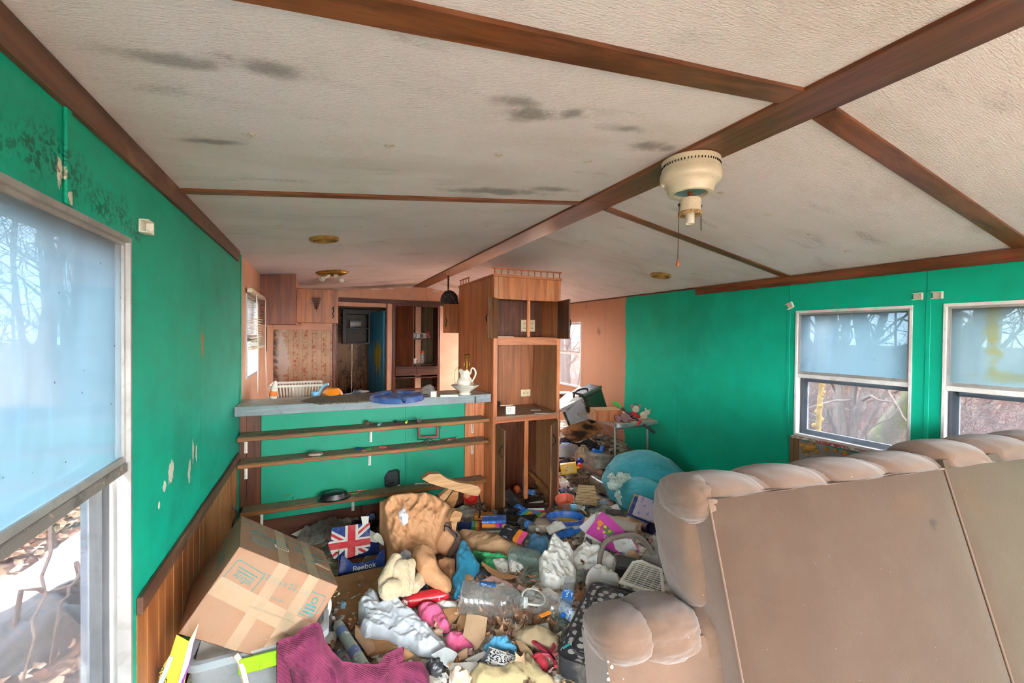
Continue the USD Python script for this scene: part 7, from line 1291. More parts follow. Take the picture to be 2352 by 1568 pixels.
fl = [mv(rough_up(trimesh.creation.icosphere(2, .03+.015*math.sin(i*1.7)), .03, 60, i), *at(*K5([(620+205*((i*37) % 100)/100, 1085+150*((i*61) % 100)/100), (0, 0)])[0], D=3.90+.05*math.sin(i*2.9))) for i in range(26)]
fl += [mv(rough_up(trimesh.creation.icosphere(2, .028), .03, 60, 40+i), *at(*K5([(690+12*i, 1265+22*i), (0, 0)])[0], D=3.80)) for i in range(6)]
one('bead_filling', 'white clumped filling spilling from the teal bean bag', 'filling', cat(*fl), mat('white_filling', 'bccfc4', .95, [('8d9a8c', ('n', 60., .5, .6), .5)], bump=(.8, 120., .01)), kind='stuff')
k5 = lambda x, y: K5([(x, y), (0, 0)])[0]
lay('coral_bowl', 'coral pink plastic pot at the foot of the tower cabinet', 'bowl', bowl(.09, .075, coral_pl, .75), *k5(120, 1410), r=(10, -8, 0), dz=.0)
lay('water_bottle', 'small water bottle with pale blue label beside the coral pot', 'bottle', bottle(.2, .034, film_b, white_cap, lab_lt), *k5(205, 1450), r=(0, 0, 95), dz=.02)
t = Thing('wicker_lid', 'square woven wicker basket lid on the floor near the coral pot', 'basket'); wp = plane_of([k5(340, 1400)], None, 12, .04); wk = wood('wicker', 'b0966c', '8a7048', 'x', .7, space='pos', sc=2.)
q = K5((240, 1340), (270, 1190), (440, 1200), (468, 1330), (468, 1390), (230, 1370)); Pw = to_plane(q, *wp); A, ex, ey, n = wp; t.part('core', put(prism(Pw, .02), A, ex, ey, n), wk); x0, y0, x1, y1 = Pw.bounds
for k in range(13):
    s = Pw.intersection(sbox(x0, x1, y0+(y1-y0)*k/13+.001, y0+(y1-y0)*(k+1)/13-.002)); z = .02
    if not s.is_empty: t.part('strip', put(prism(s, .006+.003*(k % 2)), A+n*z, ex, ey, n), wk)
t.done()
lay('dusty_bottle', 'large dust-coated plastic bottle next to the wicker lid', 'bottle', bottle(.33, .062, film_d, mat('dusty_cap', 'b5ac9c', .8)), *k5(530, 1260), r=(6, 0, 30), dz=.03)
lay('water_bottle', 'water bottle with dark blue label near the white filling', 'bottle', bottle(.18, .032, film_b, white_cap, blue_lab), *k5(680, 1320), r=(0, 0, 10), dz=.03)
lay('grey_bottle', 'crushed grey clear bottle at the edge of the bean bag', 'bottle', bottle(.17, .04, film_g), *k5(790, 1300), r=(0, 0, 30), dz=.03)
cloth('printed_wrapper', 'white wrapper with orange print in front of the bean bag', 'wrapper', K5((600, 1410), (660, 1375), (710, 1400), (860, 1420), (850, 1470), (720, 1470), (650, 1460)), mat('wrapper_print', 'cbc6bd', .5, [('c0603a', ('n', 22., .58, .64), .7)]), tilt=16, h=.03, fold=.04, fs=.05, seed=85, sp=.011)
cloth('teal_film', 'pale teal plastic sheet before the wicker lid', 'plastic sheet', K5((310, 1420), (480, 1420), (520, 1380), (640, 1430), (590, 1470), (430, 1480)), film_g, tilt=8, h=.02, fold=.04, fs=.08, seed=86, sp=.012)
lay('yellow_jug', 'yellow plastic oil jug lying on its side in the corner pile', 'jug', [('body', tilt_m(cat(mv(prism(rrect(.12, .08, .025), .17), 0, 0, 0)), 0, 80, 0), yellow_pl), ('neck', tilt_m(lathe([(0, .17), (.02, .17), (.02, .20), (0, .20)][::-1], 16), 0, 80, 0), yellow_pl), ('paper_label', tilt_m(mv(cbox(.08, .001, .09, .0002), 0, -.0405, .085), 0, 80, 0), mat('yellow_label', 'c9b070', .6, [('8a3a2a', ('n', 40., .56, .62), .7)]))], *k5(170, 1065), r=(0, 0, -8), dz=.05)
t = Thing('rattan_shade', 'round dark rattan lampshade lying on the corner pile', 'lampshade'); c = on(*k5(320, 1150), .03); rt_ = mat('dark_rattan', '4d3421', .6, dust=.2)
t.part('rim', mv(lathe([(.15, 0), (.158, .005), (.158, .016), (.15, .02), (.145, .01), (.15, 0)], 36), *c), rt_); t.part('crown', mv(lathe([(0, .062), (.05, .06), (.055, .066), (.05, .07), (0, .07)][::-1], 24), *c), rt_)
for k in range(40): a = k*2*math.pi/40; t.part('rib', tube([c+np.array([.15*math.cos(a), .15*math.sin(a), .012]), c+np.array([.11*math.cos(a), .11*math.sin(a), .042]), c+np.array([.05*math.cos(a), .05*math.sin(a), .064])], .0042, 4), rt_)
t.done()
cloth('shopping_bag', 'white and red plastic shopping bag beside the yellow jug', 'plastic bag', K5((65, 1100), (110, 1100), (190, 1140), (190, 1180), (165, 1220), (90, 1200), (60, 1150)), mat('red_white_film', 'cfc8c0', .4, [('c43a2c', ('n', 20., .55, .6), .9)]), tilt=40, h=.05, fold=.06, fs=.06, seed=87, sp=.011)
cloth('magazine_page', 'pale blue magazine page on the floor behind the wicker lid', 'paper', K5((170, 1210), (300, 1190), (260, 1240), (180, 1260)), mat('blue_page', '86a7b4', .7, [('40505c', ('n', 40., .58, .66), .5)]), tilt=5, h=.01, fold=.02, fs=.06, seed=88, sp=.012)
lay('amber_block', 'orange cardboard scrap at the left edge of the corner pile', 'card', [('card', cbox(.12, .08, .01, .002), mat('amber_card', 'b0702e', .7, dust=.2))], *k5(85, 1290), r=(0, 6, 15), dz=.02)
lay('clear_jug', 'ribbed clear water jug with blue label under the stained panel', 'water jug', [('body', tilt_m(lathe([(0, 0), (.07, 0)]+[(.078-.004*(i % 2), .02+i*.02) for i in range(10)]+[(.06, .25), (.02, .29), (.02, .30)], 28), 0, 90, 0), film_b), ('paper_label', tilt_m(mv(cbox(.002, .07, .09, .0005), -.079, 0, .12), 0, 90, 0), blue_lab)], *k5(150, 870), r=(0, 0, 10), dz=.10)
t = Thing('string_jar', 'round dusty jar tied at the neck in the corner pile', 'jar'); c = on(*k5(320, 985), .02); t.part('jar', mv(rough_up(lathe([(0, 0), (.05, 0), (.09, .05), (.1, .11), (.085, .17), (.05, .21), (.03, .23), (.03, .25), (0, .25)], 28), .004, 20, 3), *c), mat('dusty_jar', '7f6f55', .6, [('aa9c84', ('n', 12., .5, .7), .6)])); t.part('string', cat(*[tube([c+np.array([.03*math.cos(a), .03*math.sin(a), .235]), c+np.array([.08*math.cos(a), .08*math.sin(a), .18]), c+np.array([.102*math.cos(a), .102*math.sin(a), .1])], .003, 4) for a in np.arange(9)*.7]), mat('string', 'b0a48c', .9), kind='stuff'); t.done()
lay('blue_bottle_top', 'blue bottle with a bright red cap lying before the dusty jar', 'bottle', [('body', tilt_m(lathe([(0, 0), (.045, 0), (.045, .08), (.03, .10), (.02, .11)], 22), 90), mat('dark_blue_pl', '1f2a78', .35, dust=.2)), ('cap', tilt_m(lathe([(0, .135), (.026, .135), (.027, .105), (0, .105)][::-1], 18), 90), mat('red_cap', 'e0401c', .4))], *k5(290, 975), r=(20, 0, -15), dz=.10)
lay('grey_suit_box', 'grey dusty lidded box in the corner pile', 'box', [('body', cbox(.30, .22, .11, .004), grey_dusty), ('lid', mv(cbox(.31, .23, .035, .004), 0, 0, .066), mat('dusty_lid', '746d62', .9, dust=.4))], *k5(500, 990), r=(0, 8, 25), dz=.06)
lay('blue_toy', 'bright blue plastic toy piece behind the grey box', 'toy', [('block', cbox(.12, .06, .07, .015), blue_pl), ('stub', mv(lathe([(0, 0), (.02, 0), (.02, .06), (0, .06)], 14), .04, 0, .03), blue_pl)], *k5(470, 870), r=(0, 20, 10), dz=.14)
one('red_folder', 'dark red folder leaning under the folding table', 'folder', slab_px(K5((495, 685), (560, 720), (632, 745), (635, 810), (510, 805)), 4.55, .008), mat('red_folder', '8f1626', .6, dust=.15))
t = Thing('open_carton', 'open tan cardboard carton against the wall under the folding table', 'cardboard box'); t.part('side', slab_px(K5((630, 815), (850, 820), (900, 890), (900, 960), (640, 960)), 3.95, .006), kraft); t.part('flap', cardboard(K5((655, 860), (850, 870), (900, 900), (700, 950), (655, 950)), z0=.30, tilt=30), kraft_p); t.part('flap', slab_px(K5((565, 880), (600, 815), (635, 860), (600, 935)), 4.05, .005), kraft_p)
t.part('bottom', box(2.85, 3.38, 4.0, 4.3, .1, .14), kraft_d); t.done()
lay('white_bin', 'white rectangular box end sticking out beneath the grey box', 'box', [('box', cbox(.20, .1, .07, .004), mat('bin_white', 'b8b8b6', .6, dust=.3))], *k5(525, 1085), r=(0, 0, 15), dz=.02)
lay('brown_tube', 'brown cardboard mailing tube beside the rattan lampshade', 'tube', [('tube', tilt_m(lathe([(.032, 0), (.036, 0), (.036, .26), (.032, .26), (.032, 0)], 22), 0, 90, 0), mat('tube_brown', '7a5a48', .7, dust=.3))], *k5(430, 1075), r=(0, 14, -30), dz=.05)
cloth('dark_clothes', 'heap of dark clothes and rubbish under the stained panel', 'clothes', K5((70, 690), (140, 680), (250, 740), (330, 720), (380, 700), (470, 740), (500, 790), (440, 850), (400, 900), (250, 860), (180, 790), (70, 790)), mat('dark_rubbish', '2c2a30', .8, [('6a3a34', ('n', 14., .6, .66), .8), ('4a5a86', ('n', 11., .62, .68), .7), ('8f8880', ('n', 18., .64, .7), .7)]), tilt=58, h=.06, fold=.09, fs=.09, seed=90, sp=.014)
cloth('purple_rubbish', 'dark purple and brown rubbish at the left of the corner pile', 'rubbish', K5((66, 920), (150, 900), (240, 930), (270, 1000), (200, 1010), (120, 1000), (66, 1000)), mat('purple_rubbish', '4a3a44', .8, [('8a7a5c', ('n', 16., .55, .62), .8), ('a33a3a', ('n', 22., .66, .72), .8)]), tilt=40, h=.06, fold=.07, fs=.06, seed=91, sp=.012)
cloth('floral_bag', 'dark blue floral bag below the shopping bag', 'bag', K5((66, 1220), (110, 1205), (170, 1235), (170, 1260), (100, 1262)), mat('floral_blue', '2a3a66', .6, [('a34a4a', ('n', 30., .58, .64), .8)]), tilt=20, h=.04, fold=.03, fs=.05, seed=92, sp=.012)
one('stained_panel', 'sagging brown panel with black mould under the folding table', 'panel', cardboard(K5((70, 600), (330, 475), (420, 500), (530, 575), (400, 670), (240, 720), (150, 690)), plane=(at(*k5(240, 720), Y=4.15), *frame(_r0, nrm(-_f0*.55+np.array([0, 0, .83])))), th=.012, warp=.03, seed=6), mat('mouldy_panel', 'a06c42', .8, [('1f1712', [('sp', [(2.78, 4.2, .5, .22, .4, .06), (2.65, 4.2, .45, .2, .4, .05), (2.95, 4.2, .57, .12, .4, .05)], 12., .3)], .95)], space='pos'))
# ---------------- folding table and what stands on it ----------------
t = Thing('folding_table', 'battered white folding table with metal legs in the far right corner', 'table'); tx0, tx1, ty0, ty1, tz = 2.83, 3.42, 3.55, 5.0, .735
tw = mat('worn_table_top', 'b9ab98', .6, [('8a6a4a', ('n', 8., .45, .65), .7), ('d3cabc', ('n', 20., .55, .7), .5)], space='pos'); P = shapely.affinity.translate(rrect(tx1-tx0, ty1-ty0, .07), (tx0+tx1)/2, (ty0+ty1)/2)
t.part('top', mv(prism(P.buffer(-.006), .02), 0, 0, tz-.02), tw); t.part('edge_band', mv(prism(P.difference(P.buffer(-.006)), .034), 0, 0, tz-.032), chrome)
for x, y in ((tx0+.07, 3.68), (tx1-.07, 3.68), (tx0+.07, 4.85), (tx1-.07, 4.85)): t.part('leg', tube([(x, y, tz-.02), (x, y-.02, float(PH(x, y))-.02)], .0125, 12), chrome)
for y in (3.68, 4.85): t.part('cross_bar', tube([(tx0+.07, y, tz-.07), (tx1-.07, y, tz-.07)], .009, 8), chrome)
t.part('brace', tube([(tx0+.07, 3.68, .55), (tx0+.09, 4.0, tz-.02)], .007, 8), chrome); t.done()
def on_t(px, py, dz=0): return at(px, py, Z=tz+dz)
t = Thing('drawer_box', 'wood-fronted drawer lying on the front of the folding table', 'drawer'); a = on_t(*k5(465, 497)); b = on_t(*k5(738, 490)); ex = nrm((b-a)*(1, 1, 0)); ey = np.cross((0, 0, 1), ex); W = np.linalg.norm(b-a); A3 = (ex, ey, np.array([0, 0, 1.]))
t.part('front', put(mv(cbox(W, .018, .115, .002), W/2, .009, .0585), a, *A3), wood('drawer_front_wood', 'b0683f', '8c4a28', 'z', .4)); 
for nm, m in (('side', mv(cbox(.014, .2, .11, .002), .007, .12, .056)), ('side', mv(cbox(.014, .2, .11, .002), W-.007, .12, .056)), ('back', mv(cbox(W-.03, .014, .11, .002), W/2, .213, .056)), ('top_board', mv(cbox(W, .2, .006, .001), W/2, .12, .115))): t.part(nm, put(m, a, *A3), wood_pale)
t.done()
t = Thing('dark_television', 'small dark green and black television tipped on the folding table', 'television'); tvp = [at(*k5(*p), Y=4.25) for p in ((330, 240), (500, 155), (610, 350), (400, 400))]
exv = nrm(tvp[1]-tvp[0]); eyv = nrm(tvp[3]-tvp[0]-exv*((tvp[3]-tvp[0])@exv)); nzv = np.cross(exv, eyv); Wt, Ht = np.linalg.norm(tvp[1]-tvp[0])*1.15, .40; ctr_ = tvp[0]+exv*Wt*.5+eyv*Ht*.42
if nzv[1] < 0: nzv = -nzv
Mx = lambda m, off: put(m, off, exv, np.cross(nzv, exv), nzv)
t.part('cabinet', Mx(cbox(Wt, Ht, .26, .015), ctr_+nzv*.14), black_pl); t.part('screen', Mx(cbox(Wt*.86, Ht*.72, .01, .004), ctr_-nzv*-.006), mat('green_screen', '16301f', .12, specular_ior_level=.7)); t.part('top_trim', Mx(cbox(Wt, .03, .012, .003), ctr_-eyv*Ht*.47+nzv*.004), mat('green_trim', '35503a', .4))
for k in range(3): t.part('knob', Mx(lathe([(0, -.01), (.011, -.01), (.012, .012), (0, .012)][::-1], 14), tvp[0]+exv*(.04+.055*k)-eyv*.02+nzv*.03), black_pl)
t.done()
t = Thing('microwave_oven', 'tilted white and grey oven with its door ajar behind the television', 'oven'); Yo = 4.30
t.part('front_face', slab_px(K5((120, 405), (300, 270), (415, 460), (180, 540)), Yo, .05), mat('oven_grey', '8c8b8c', .35, dust=.25)); t.part('frame_edge', slab_px(K5((85, 360), (330, 240), (430, 470), (405, 465), (315, 275), (110, 385)), Yo-.02, .06), chrome); t.part('white_top', slab_px(K5((110, 345), (230, 235), (320, 195), (385, 145), (335, 240), (95, 355)), Yo+.06, .22), white_pl)
t.part('handle', tube(curve([at(*k5(222, 240), Y=Yo+.04), at(*k5(240, 185), Y=Yo), at(*k5(300, 155), Y=Yo), at(*k5(365, 155), Y=Yo+.04)], 18), .011, 8), black_pl); t.part('hinge_bar', slab_px(K5((110, 400), (130, 395), (185, 535), (170, 540)), Yo-.03, .02), black_pl); t.done()
lay('wooden_crate', 'orange wooden crate at the far left end of the folding table', 'crate', [('box', cbox(.18, .2, .14, .006), wood('crate_orange', 'a85f30', '80431f', 'z', .5)), ('lid', mv(cbox(.19, .21, .02, .004), 0, 0, .09), card_white)], *k5(110, 320), z=tz)
pl1 = mat('mauve_plush', '8f6a6a', .95, bump=(.6, 160.)); pl2 = mat('red_plush', 'a8202a', .9); pl3 = mat('cream_plush_small', 'c0b09c', .95, bump=(.6, 160.))
def toy(name, lab, parts, px, py): 
    c = on_t(*k5(px, py)); t = Thing(name, lab, 'stuffed toy')
    for nm, p, r, m in parts: q = c+_r0*p[0]+_f0*p[1]+np.array([0, 0, p[2]]); t.part(nm, mv(rough_up(trimesh.creation.icosphere(3, r), r*.12, 40, int(r*1e4)), *q), m, smooth=True)
    t.done()
toy('plush_dog', 'mauve plush animal lying at the near corner of the folding table', [('body', (0, 0, .045), .05, pl1), ('head', (-.07, 0, .035), .035, pl1), ('limb', (.05, -.03, .02), .022, pl1), ('limb', (-.02, -.04, .02), .02, pl1), ('ear', (-.095, 0, .055), .016, pl1)], 760, 500)
toy('plush_mouse', 'red and cream plush animal with round ears on the folding table', [('body', (0, 0, .05), .045, pl2), ('head', (.02, 0, .12), .04, pl3), ('ear', (-.02, 0, .155), .02, pl1), ('ear', (.06, 0, .155), .02, pl1), ('limb', (.05, -.02, .04), .02, pl2)], 855, 480)
toy('plush_rabbit', 'pale grey plush animal at the right of the folding table toys', [('body', (0, 0, .04), .042, pl3), ('head', (.04, 0, .075), .03, pl3), ('ear', (.07, 0, .10), .012, pl3), ('ear', (.03, .02, .11), .012, pl3)], 960, 470)
cloth('red_ribbon', 'bright red ribbon among the plush toys', 'ribbon', K5((890, 520), (930, 470), (935, 500), (905, 535)), mat('red_ribbon', 'c41f24', .6), z0=tz+.02, tilt=50, h=.02, fold=.02, fs=.03, seed=93, sp=.008, floor=False)
t = Thing('scrub_brush', 'long black-handled brush with green bristles across the toys', 'brush'); a, b = at(*k5(680, 320), Y=3.75), at(*k5(1080, 615), Y=3.48); t.part('handle', tube([a+(b-a)*.12, a+(b-a)*.3, b], [.016, .013, .014], 10), black_pl)
d = nrm(a-b); t.part('bristles', cat(*[tube([a+(b-a)*.13+np.array([.012*math.cos(i*2.4)*(i/18)**.5, .012*math.sin(i*2.4), 0]), a+d*.035+np.array([.03*math.cos(i*2.4)*(i/18)**.5, .02*math.sin(i*2.4), .01])], .004, 4) for i in range(18)]), mat('green_bristle', '2fb04a', .6), kind='stuff'); t.done()
# books and odds between the bean bag and the sofa
for i, (n, lab, m, p, r, dz) in enumerate([('book', 'dark blue hardback book propped up by the sofa', mat('book_blue', '1d3a70', .5, dust=.2), (1752, 335), (50, 10, -34), .05), ('book', 'brown hardback book behind the dark blue one', mat('book_brown', 'a8794a', .6, dust=.2), (1748, 318), (50, 10, -34), .06), ('book', 'pale magazine leaning behind the brown book', mat('book_pale', 'a59aa6', .5, [('4d5f9a', ('n', 20., .55, .6), .6)]), (1790, 320), (45, 8, -34), .09)]):
    lay(n, lab, 'book', [('cover', cbox(.24, .17, .022, .003), m), ('page_block', mv(cbox(.232, .168, .016, .002), .005, -.002, 0), paper_w)], *k2(*p), r=r, dz=dz)
lay('purple_cup', 'dark purple plastic cup lying by the sofa', 'cup', [('cup', tilt_m(lathe([(0, 0), (.03, 0), (.042, .09), (.044, .09), (.04, .088), (.028, .004), (0, .004)], 24), 70), mat('dark_purple', '2c2340', .35, dust=.2))], *k2(1765, 425), r=(0, 0, 20), dz=.05)
T_('video_tape', 'dusty black video tape behind the magenta toy box', cassette(True), k2(1530, 285), (8, 0, -14), .05)
cloth('candy_bag', 'purple and white candy wrapper behind the toy box', 'wrapper', K2((1480, 300), (1540, 310), (1565, 350), (1530, 350)), mat('candy_print', '5a4aa0', .4, [('d8d6dc', ('n', 40., .5, .56), .9)]), tilt=24, h=.02, fold=.03, fs=.04, seed=94, sp=.010, dz=.05)
cloth('grey_pillow', 'grey stained cloth behind the books', 'cloth', K2((1570, 330), (1600, 290), (1680, 280), (1700, 330), (1640, 370)), mat('grey_cloth', '9a9284', .85, dust=.3), tilt=18, h=.03, fold=.03, fs=.06, seed=95, sp=.011, dz=.02)
lay('cardboard_tray', 'tan cardboard tray behind the toy box', 'box', [('tray', cbox(.26, .17, .04, .003), kraft_p)], *k2(1640, 385), r=(6, 0, -20), dz=.02)
cloth('red_net', 'bright red plastic netting at the edge of the bean bag', 'net', K2((1820, 310), (1840, 285), (1870, 300), (1870, 360), (1830, 350)), mat('red_net', 'cf2a20', .5, [('7a1410', ('n', 80., .5, .6), .7)]), tilt=40, h=.04, fold=.04, fs=.04, seed=96, sp=.009, dz=.03)
# ---------------- bar top ----------------
zc = 1.128
t = Thing('laundry_basket', 'white slatted plastic laundry basket behind the bar', 'basket'); a = at(618, 886, Y=4.08); b = at(742, 884, Y=4.08); zt_ = a[2]; x0, x1, y0, y1 = a[0], b[0], 4.08, 4.40
for z, k in ((zt_-.018, 0), (zt_-.20, .03)): t.part('rim', mv(prism(rrect(x1-x0-2*k, y1-y0-2*k, .03).difference(rrect(x1-x0-2*k-.02, y1-y0-2*k-.02, .028)), .018), (x0+x1)/2, (y0+y1)/2, z), white_pl)
t.part('bottom', mv(prism(rrect(x1-x0-.06, y1-y0-.06, .03), .01), (x0+x1)/2, (y0+y1)/2, zt_-.285), white_pl); t.part('foot_wall', mv(prism(rrect(x1-x0-.06, y1-y0-.06, .03).difference(rrect(x1-x0-.072, y1-y0-.072, .03)), .09), (x0+x1)/2, (y0+y1)/2, zt_-.285), white_pl)
for i in range(15):
    x = x0+.03+(x1-x0-.06)*i/14; t.part('slat', tube([(x, y0+.004, zt_-.01), (x+(.5-i/14)*.05, y0+.035, zt_-.195)], .006, 6), white_pl); t.part('slat', tube([(x, y1-.004, zt_-.01), (x+(.5-i/14)*.05, y1-.035, zt_-.195)], .006, 6), white_pl)
for i in range(8):
    y = y0+.03+(y1-y0-.06)*i/7; t.part('slat', tube([(x0+.004, y, zt_-.01), (x0+.035, y, zt_-.195)], .006, 6), white_pl); t.part('slat', tube([(x1-.004, y, zt_-.01), (x1-.035, y, zt_-.195)], .006, 6), white_pl)
t.done()
def onb(px, py): return at(px, py, Z=zc)
def small(name, lab, cat_, parts, px, py, r=(0, 0, 0), z=zc, group=None): return lay(name, lab, cat_, parts, px, py, r=r, z=z, group=group)
small('detergent_bottle', 'white and orange bottle leaning in front of the laundry basket', 'bottle', [('body', lathe([(0, 0), (.028, 0), (.03, .03), (.022, .10), (.008, .14), (0, .142)], 20), white_pl), ('stripe', lathe([(.0305, .02), (.031, .03), (.027, .06), (.0265, .06)], 20), orange_pl)], 628, 915, (0, 8, 0))
small('blue_scoop', 'pale blue plastic scoop handle beside the laundry basket', 'scoop', [('handle', tube(curve([(-.05, 0, 0), (-.02, 0, .05), (.02, 0, .09), (.05, 0, .10)], 14), .01, 8), lab_lt), ('cup', mv(lathe([(0, 0), (.03, 0), (.034, .035), (.03, .035), (.027, .004), (0, .004)], 20), -.06, 0, 0), lab_lt)], 735, 910)
small('orange_bowl', 'orange plastic bowl upside down on the bar', 'bowl', [('bowl', rot(bowl(.085, .06, orange_pl)[0][1], 'x', 180), mat('bright_orange', 'ee8a20', .4))], 764, 908)
dp = heap([(690, 922), (720, 913), (780, 906), (850, 903), (890, 906), (885, 918), (820, 924), (740, 928)], z0=zc, tilt=0, h=.004, fold=.007, fs=.03, seed=30, sp=.010, floor=False, wav=.02)
one('dirt_heap', 'dark crumbly dirt and seed husks strewn on the bar top', 'dirt', dp, mat('seed_dirt', '7d6f60', .95, [('9d8d78', ('n', 170., .5, .58), .8), ('2d261f', ('n', 110., .55, .62), .8)], bump=(1., 190., .01)), kind='stuff')
t = Thing('feather_duster', 'small frayed blue-grey brush on the dirt heap', 'brush'); c = onb(808, 908); t.part('bristles', cat(*[tube([c+np.array([.0, 0, .015]), c+np.array([.05*math.cos(a)*.6+.03, .03*math.sin(a), .03+.02*math.sin(a*3)])+C_RT*.02], .0025, 4) for a in np.arange(20)*.31]), mat('bluegrey_bristle', '5d6a78', .8), kind='stuff'); t.part('handle', tube([c+np.array([-.06, -.01, .012]), c+np.array([0, 0, .018])], .007, 8), mat('grey_handle', '8a8a8c', .6, dust=.3)); t.done()
small('saucer', 'white saucer behind the dirt heap', 'saucer', [('saucer', lathe([(0, .004), (.03, .002), (.06, .014), (.062, .016), (.03, .006), (0, .008)], 28), white_cap)], 832, 902)
t = Thing('divided_tray', 'blue moulded plastic divided tray overhanging the bar edge', 'tray'); A = onb(905, 922); bt = mat('blue_moulded', '3a5488', .3, dust=.25); e2 = frame(_r0, (0, -.12, 1)); oc = A+np.array([.03, .05, .012])
el = lambda a, b: shapely.affinity.scale(Point(0, 0).buffer(1, 24), a, b); base_ = el(.215, .16)
def tor(P, h, zz): ms = []; 
bs = [t.part('base', put(prism(base_, .008), oc, *e2), bt)]
ring_ = el(.215, .16).difference(el(.095, .07)); cut = lambda a: LineString([(0, 0), (.4*math.cos(a), .4*math.sin(a))]).buffer(.008)
sec = ring_.difference(shapely.union_all([cut(a) for a in (.5, 2.0, 3.6, 5.3)]))
def pillow(P, h):
    P = max(getattr(P, 'geoms', [P]), key=lambda g: g.area)
    return grid_solid(P, .009, lambda Q, d: oc+Q[:, :1]*e2[0]+Q[:, 1:]*e2[1]+(.008+h*np.sqrt(np.minimum(1, d/.03)*(2-np.minimum(1, d/.03))))[:, None]*e2[2], lambda Q, T: oc+Q[:, :1]*e2[0]+Q[:, 1:]*e2[1]+.006*e2[2])
for gq in sec.geoms: t.part('compartment', pillow(gq, .036), bt, smooth=60)
t.part('compartment', pillow(el(.085, .062), .03), bt, smooth=60); t.done()
cloth('plastic_wrap', 'crumpled clear plastic bag at the back of the bar', 'plastic bag', [(962, 906), (968, 893), (982, 884), (996, 888), (1000, 900), (985, 906)], film, z0=zc, tilt=50, h=.03, fold=.05, fs=.04, seed=33, sp=.008, floor=False)
small('wallet', 'flat dusty purple wallet on the bar', 'wallet', [('wallet', cbox(.1, .07, .012, .005), mat('dusty_purple', '5d5060', .7, dust=.3))], 970, 909, (0, 0, 20))
small('white_cube', 'little white square box on the bar edge', 'box', [('box', cbox(.05, .05, .048, .003), white_pl), ('picture', mv(cbox(.036, .001, .036, .0003), 0, -.0255, 0), mat('cube_picture', 'c8c4b4', .5))], 996, 911, (0, 0, 8))
small('paperback', 'pale green dusty paperback book on the bar', 'book', [('cover', cbox(.15, .1, .022, .002), mat('pale_green_cover', '9fae98', .7, dust=.35)), ('page_block', mv(cbox(.146, .1005, .016, .001), .003, 0, 0), paper_w)], 1031, 910, (0, 0, 12))
chn = mat('cream_china', 'ddd3c2', .2, [('b5a284', ('n', 14., .6, .75), .4)], specular_ior_level=.6); c = onb(1068, 906)
one('wash_bowl', 'cream china footed wash bowl under the pitcher', 'bowl', mv(lathe([(0, 0), (.055, 0), (.058, .008), (.045, .022), (.05, .03), (.09, .055), (.118, .078), (.124, .084), (.12, .088), (.085, .062), (.04, .04), (0, .038)], 44), *c), chn)
t = Thing('china_pitcher', 'cream china water pitcher with a scalloped lip in the wash bowl', 'pitcher'); o = c+np.array([0, 0, .040]); pr = lathe([(0, 0), (.04, 0), (.052, .012), (.07, .045), (.074, .07), (.066, .095), (.046, .115), (.042, .128), (.048, .15), (.058, .172), (.056, .174), (.045, .15), (.038, .128), (0, .12)], 44)
v = pr.vertices.copy(); a = np.arctan2(v[:, 1], v[:, 0]); k = sm(v[:, 2], .12, .17); v[:, 2] += k*(.008*np.sin(a*7)+.014*np.cos(a-math.pi-.4)); r_s = 1+k*.28*np.maximum(0, np.cos(a-math.pi-.4))**3; v[:, :2] *= r_s[:, None]; pr.vertices = v; t.part('body', mv(pr, *o), chn, smooth=True)
hd = nrm(_r0); t.part('handle', tube(curve([o+hd*.066+np.array([0, 0, .085]), o+hd*.085+np.array([0, 0, .12]), o+hd*.09+np.array([0, 0, .17]), o+hd*.07+np.array([0, 0, .195]), o+hd*.05+np.array([0, 0, .165])], 22), .008, 10), chn); t.part('rose_decal', put(prism(shapely.union_all([Point(.01*math.cos(x), .007*math.sin(x)).buffer(.007) for x in np.arange(5)*1.26]), .001), o+np.array([.012, -.0745, .065])+hd*.03, *frame((.9, .45, 0), (.35, -.9, .05))), mat('rose_decal', 'b0705a', .4, [('7a8a5a', ('n', 90., .55, .6), .8)])); t.done()
t = Thing('brass_candlestick', 'ornate brass candlestick standing behind the china pitcher', 'candlestick'); o = onb(1072, 893); t.part('stem', mv(lathe([(0, 0), (.045, 0), (.048, .006), (.03, .014), (.012, .03), (.009, .10), (.014, .12), (.008, .14), (.008, .27), (.014, .285), (.01, .30), (.022, .315), (.026, .33), (.02, .335), (0, .33)], 20), *o), brass)
for k in range(4): a = k*1.57+.4; d = np.array([math.cos(a), math.sin(a), 0]); t.part('scroll', tube(curve([o+np.array([0, 0, .20])+d*.008, o+d*.032+np.array([0, 0, .225]), o+d*.03+np.array([0, 0, .26]), o+d*.008+np.array([0, 0, .275])], 14), .003, 6), brass)
t.part('drip_pan', mv(lathe([(.02, .335), (.034, .338), (.036, .343), (.03, .343), (.018, .34)], 20), *o), brass); t.done()
lay('cord_strap', 'thin black strap hanging over the right end of the bar edge', 'strap', [('strap', cbox(.012, .003, .06, .001), black_pl)], 1092, 918, Y=3.515)
one('yellow_wire', 'thin bent yellow wire leaning on the cabinet behind the pitcher', 'wire', tube(curve([at(1046, 885, Y=3.85), at(1044, 860, Y=3.85), at(1049, 845, Y=3.85), at(1056, 842, Y=3.84)], 14), .0025, 5), brass)
one('black_cable', 'black cable end looped at the left wall below the shelves', 'cable', tube(curve([at(527, 1160, Y=3.45), at(533, 1163, Y=3.45), at(542, 1172, Y=3.45), at(538, 1195, Y=3.4), at(534, 1215, Y=3.4)], 18), .006, 6), black_pl)
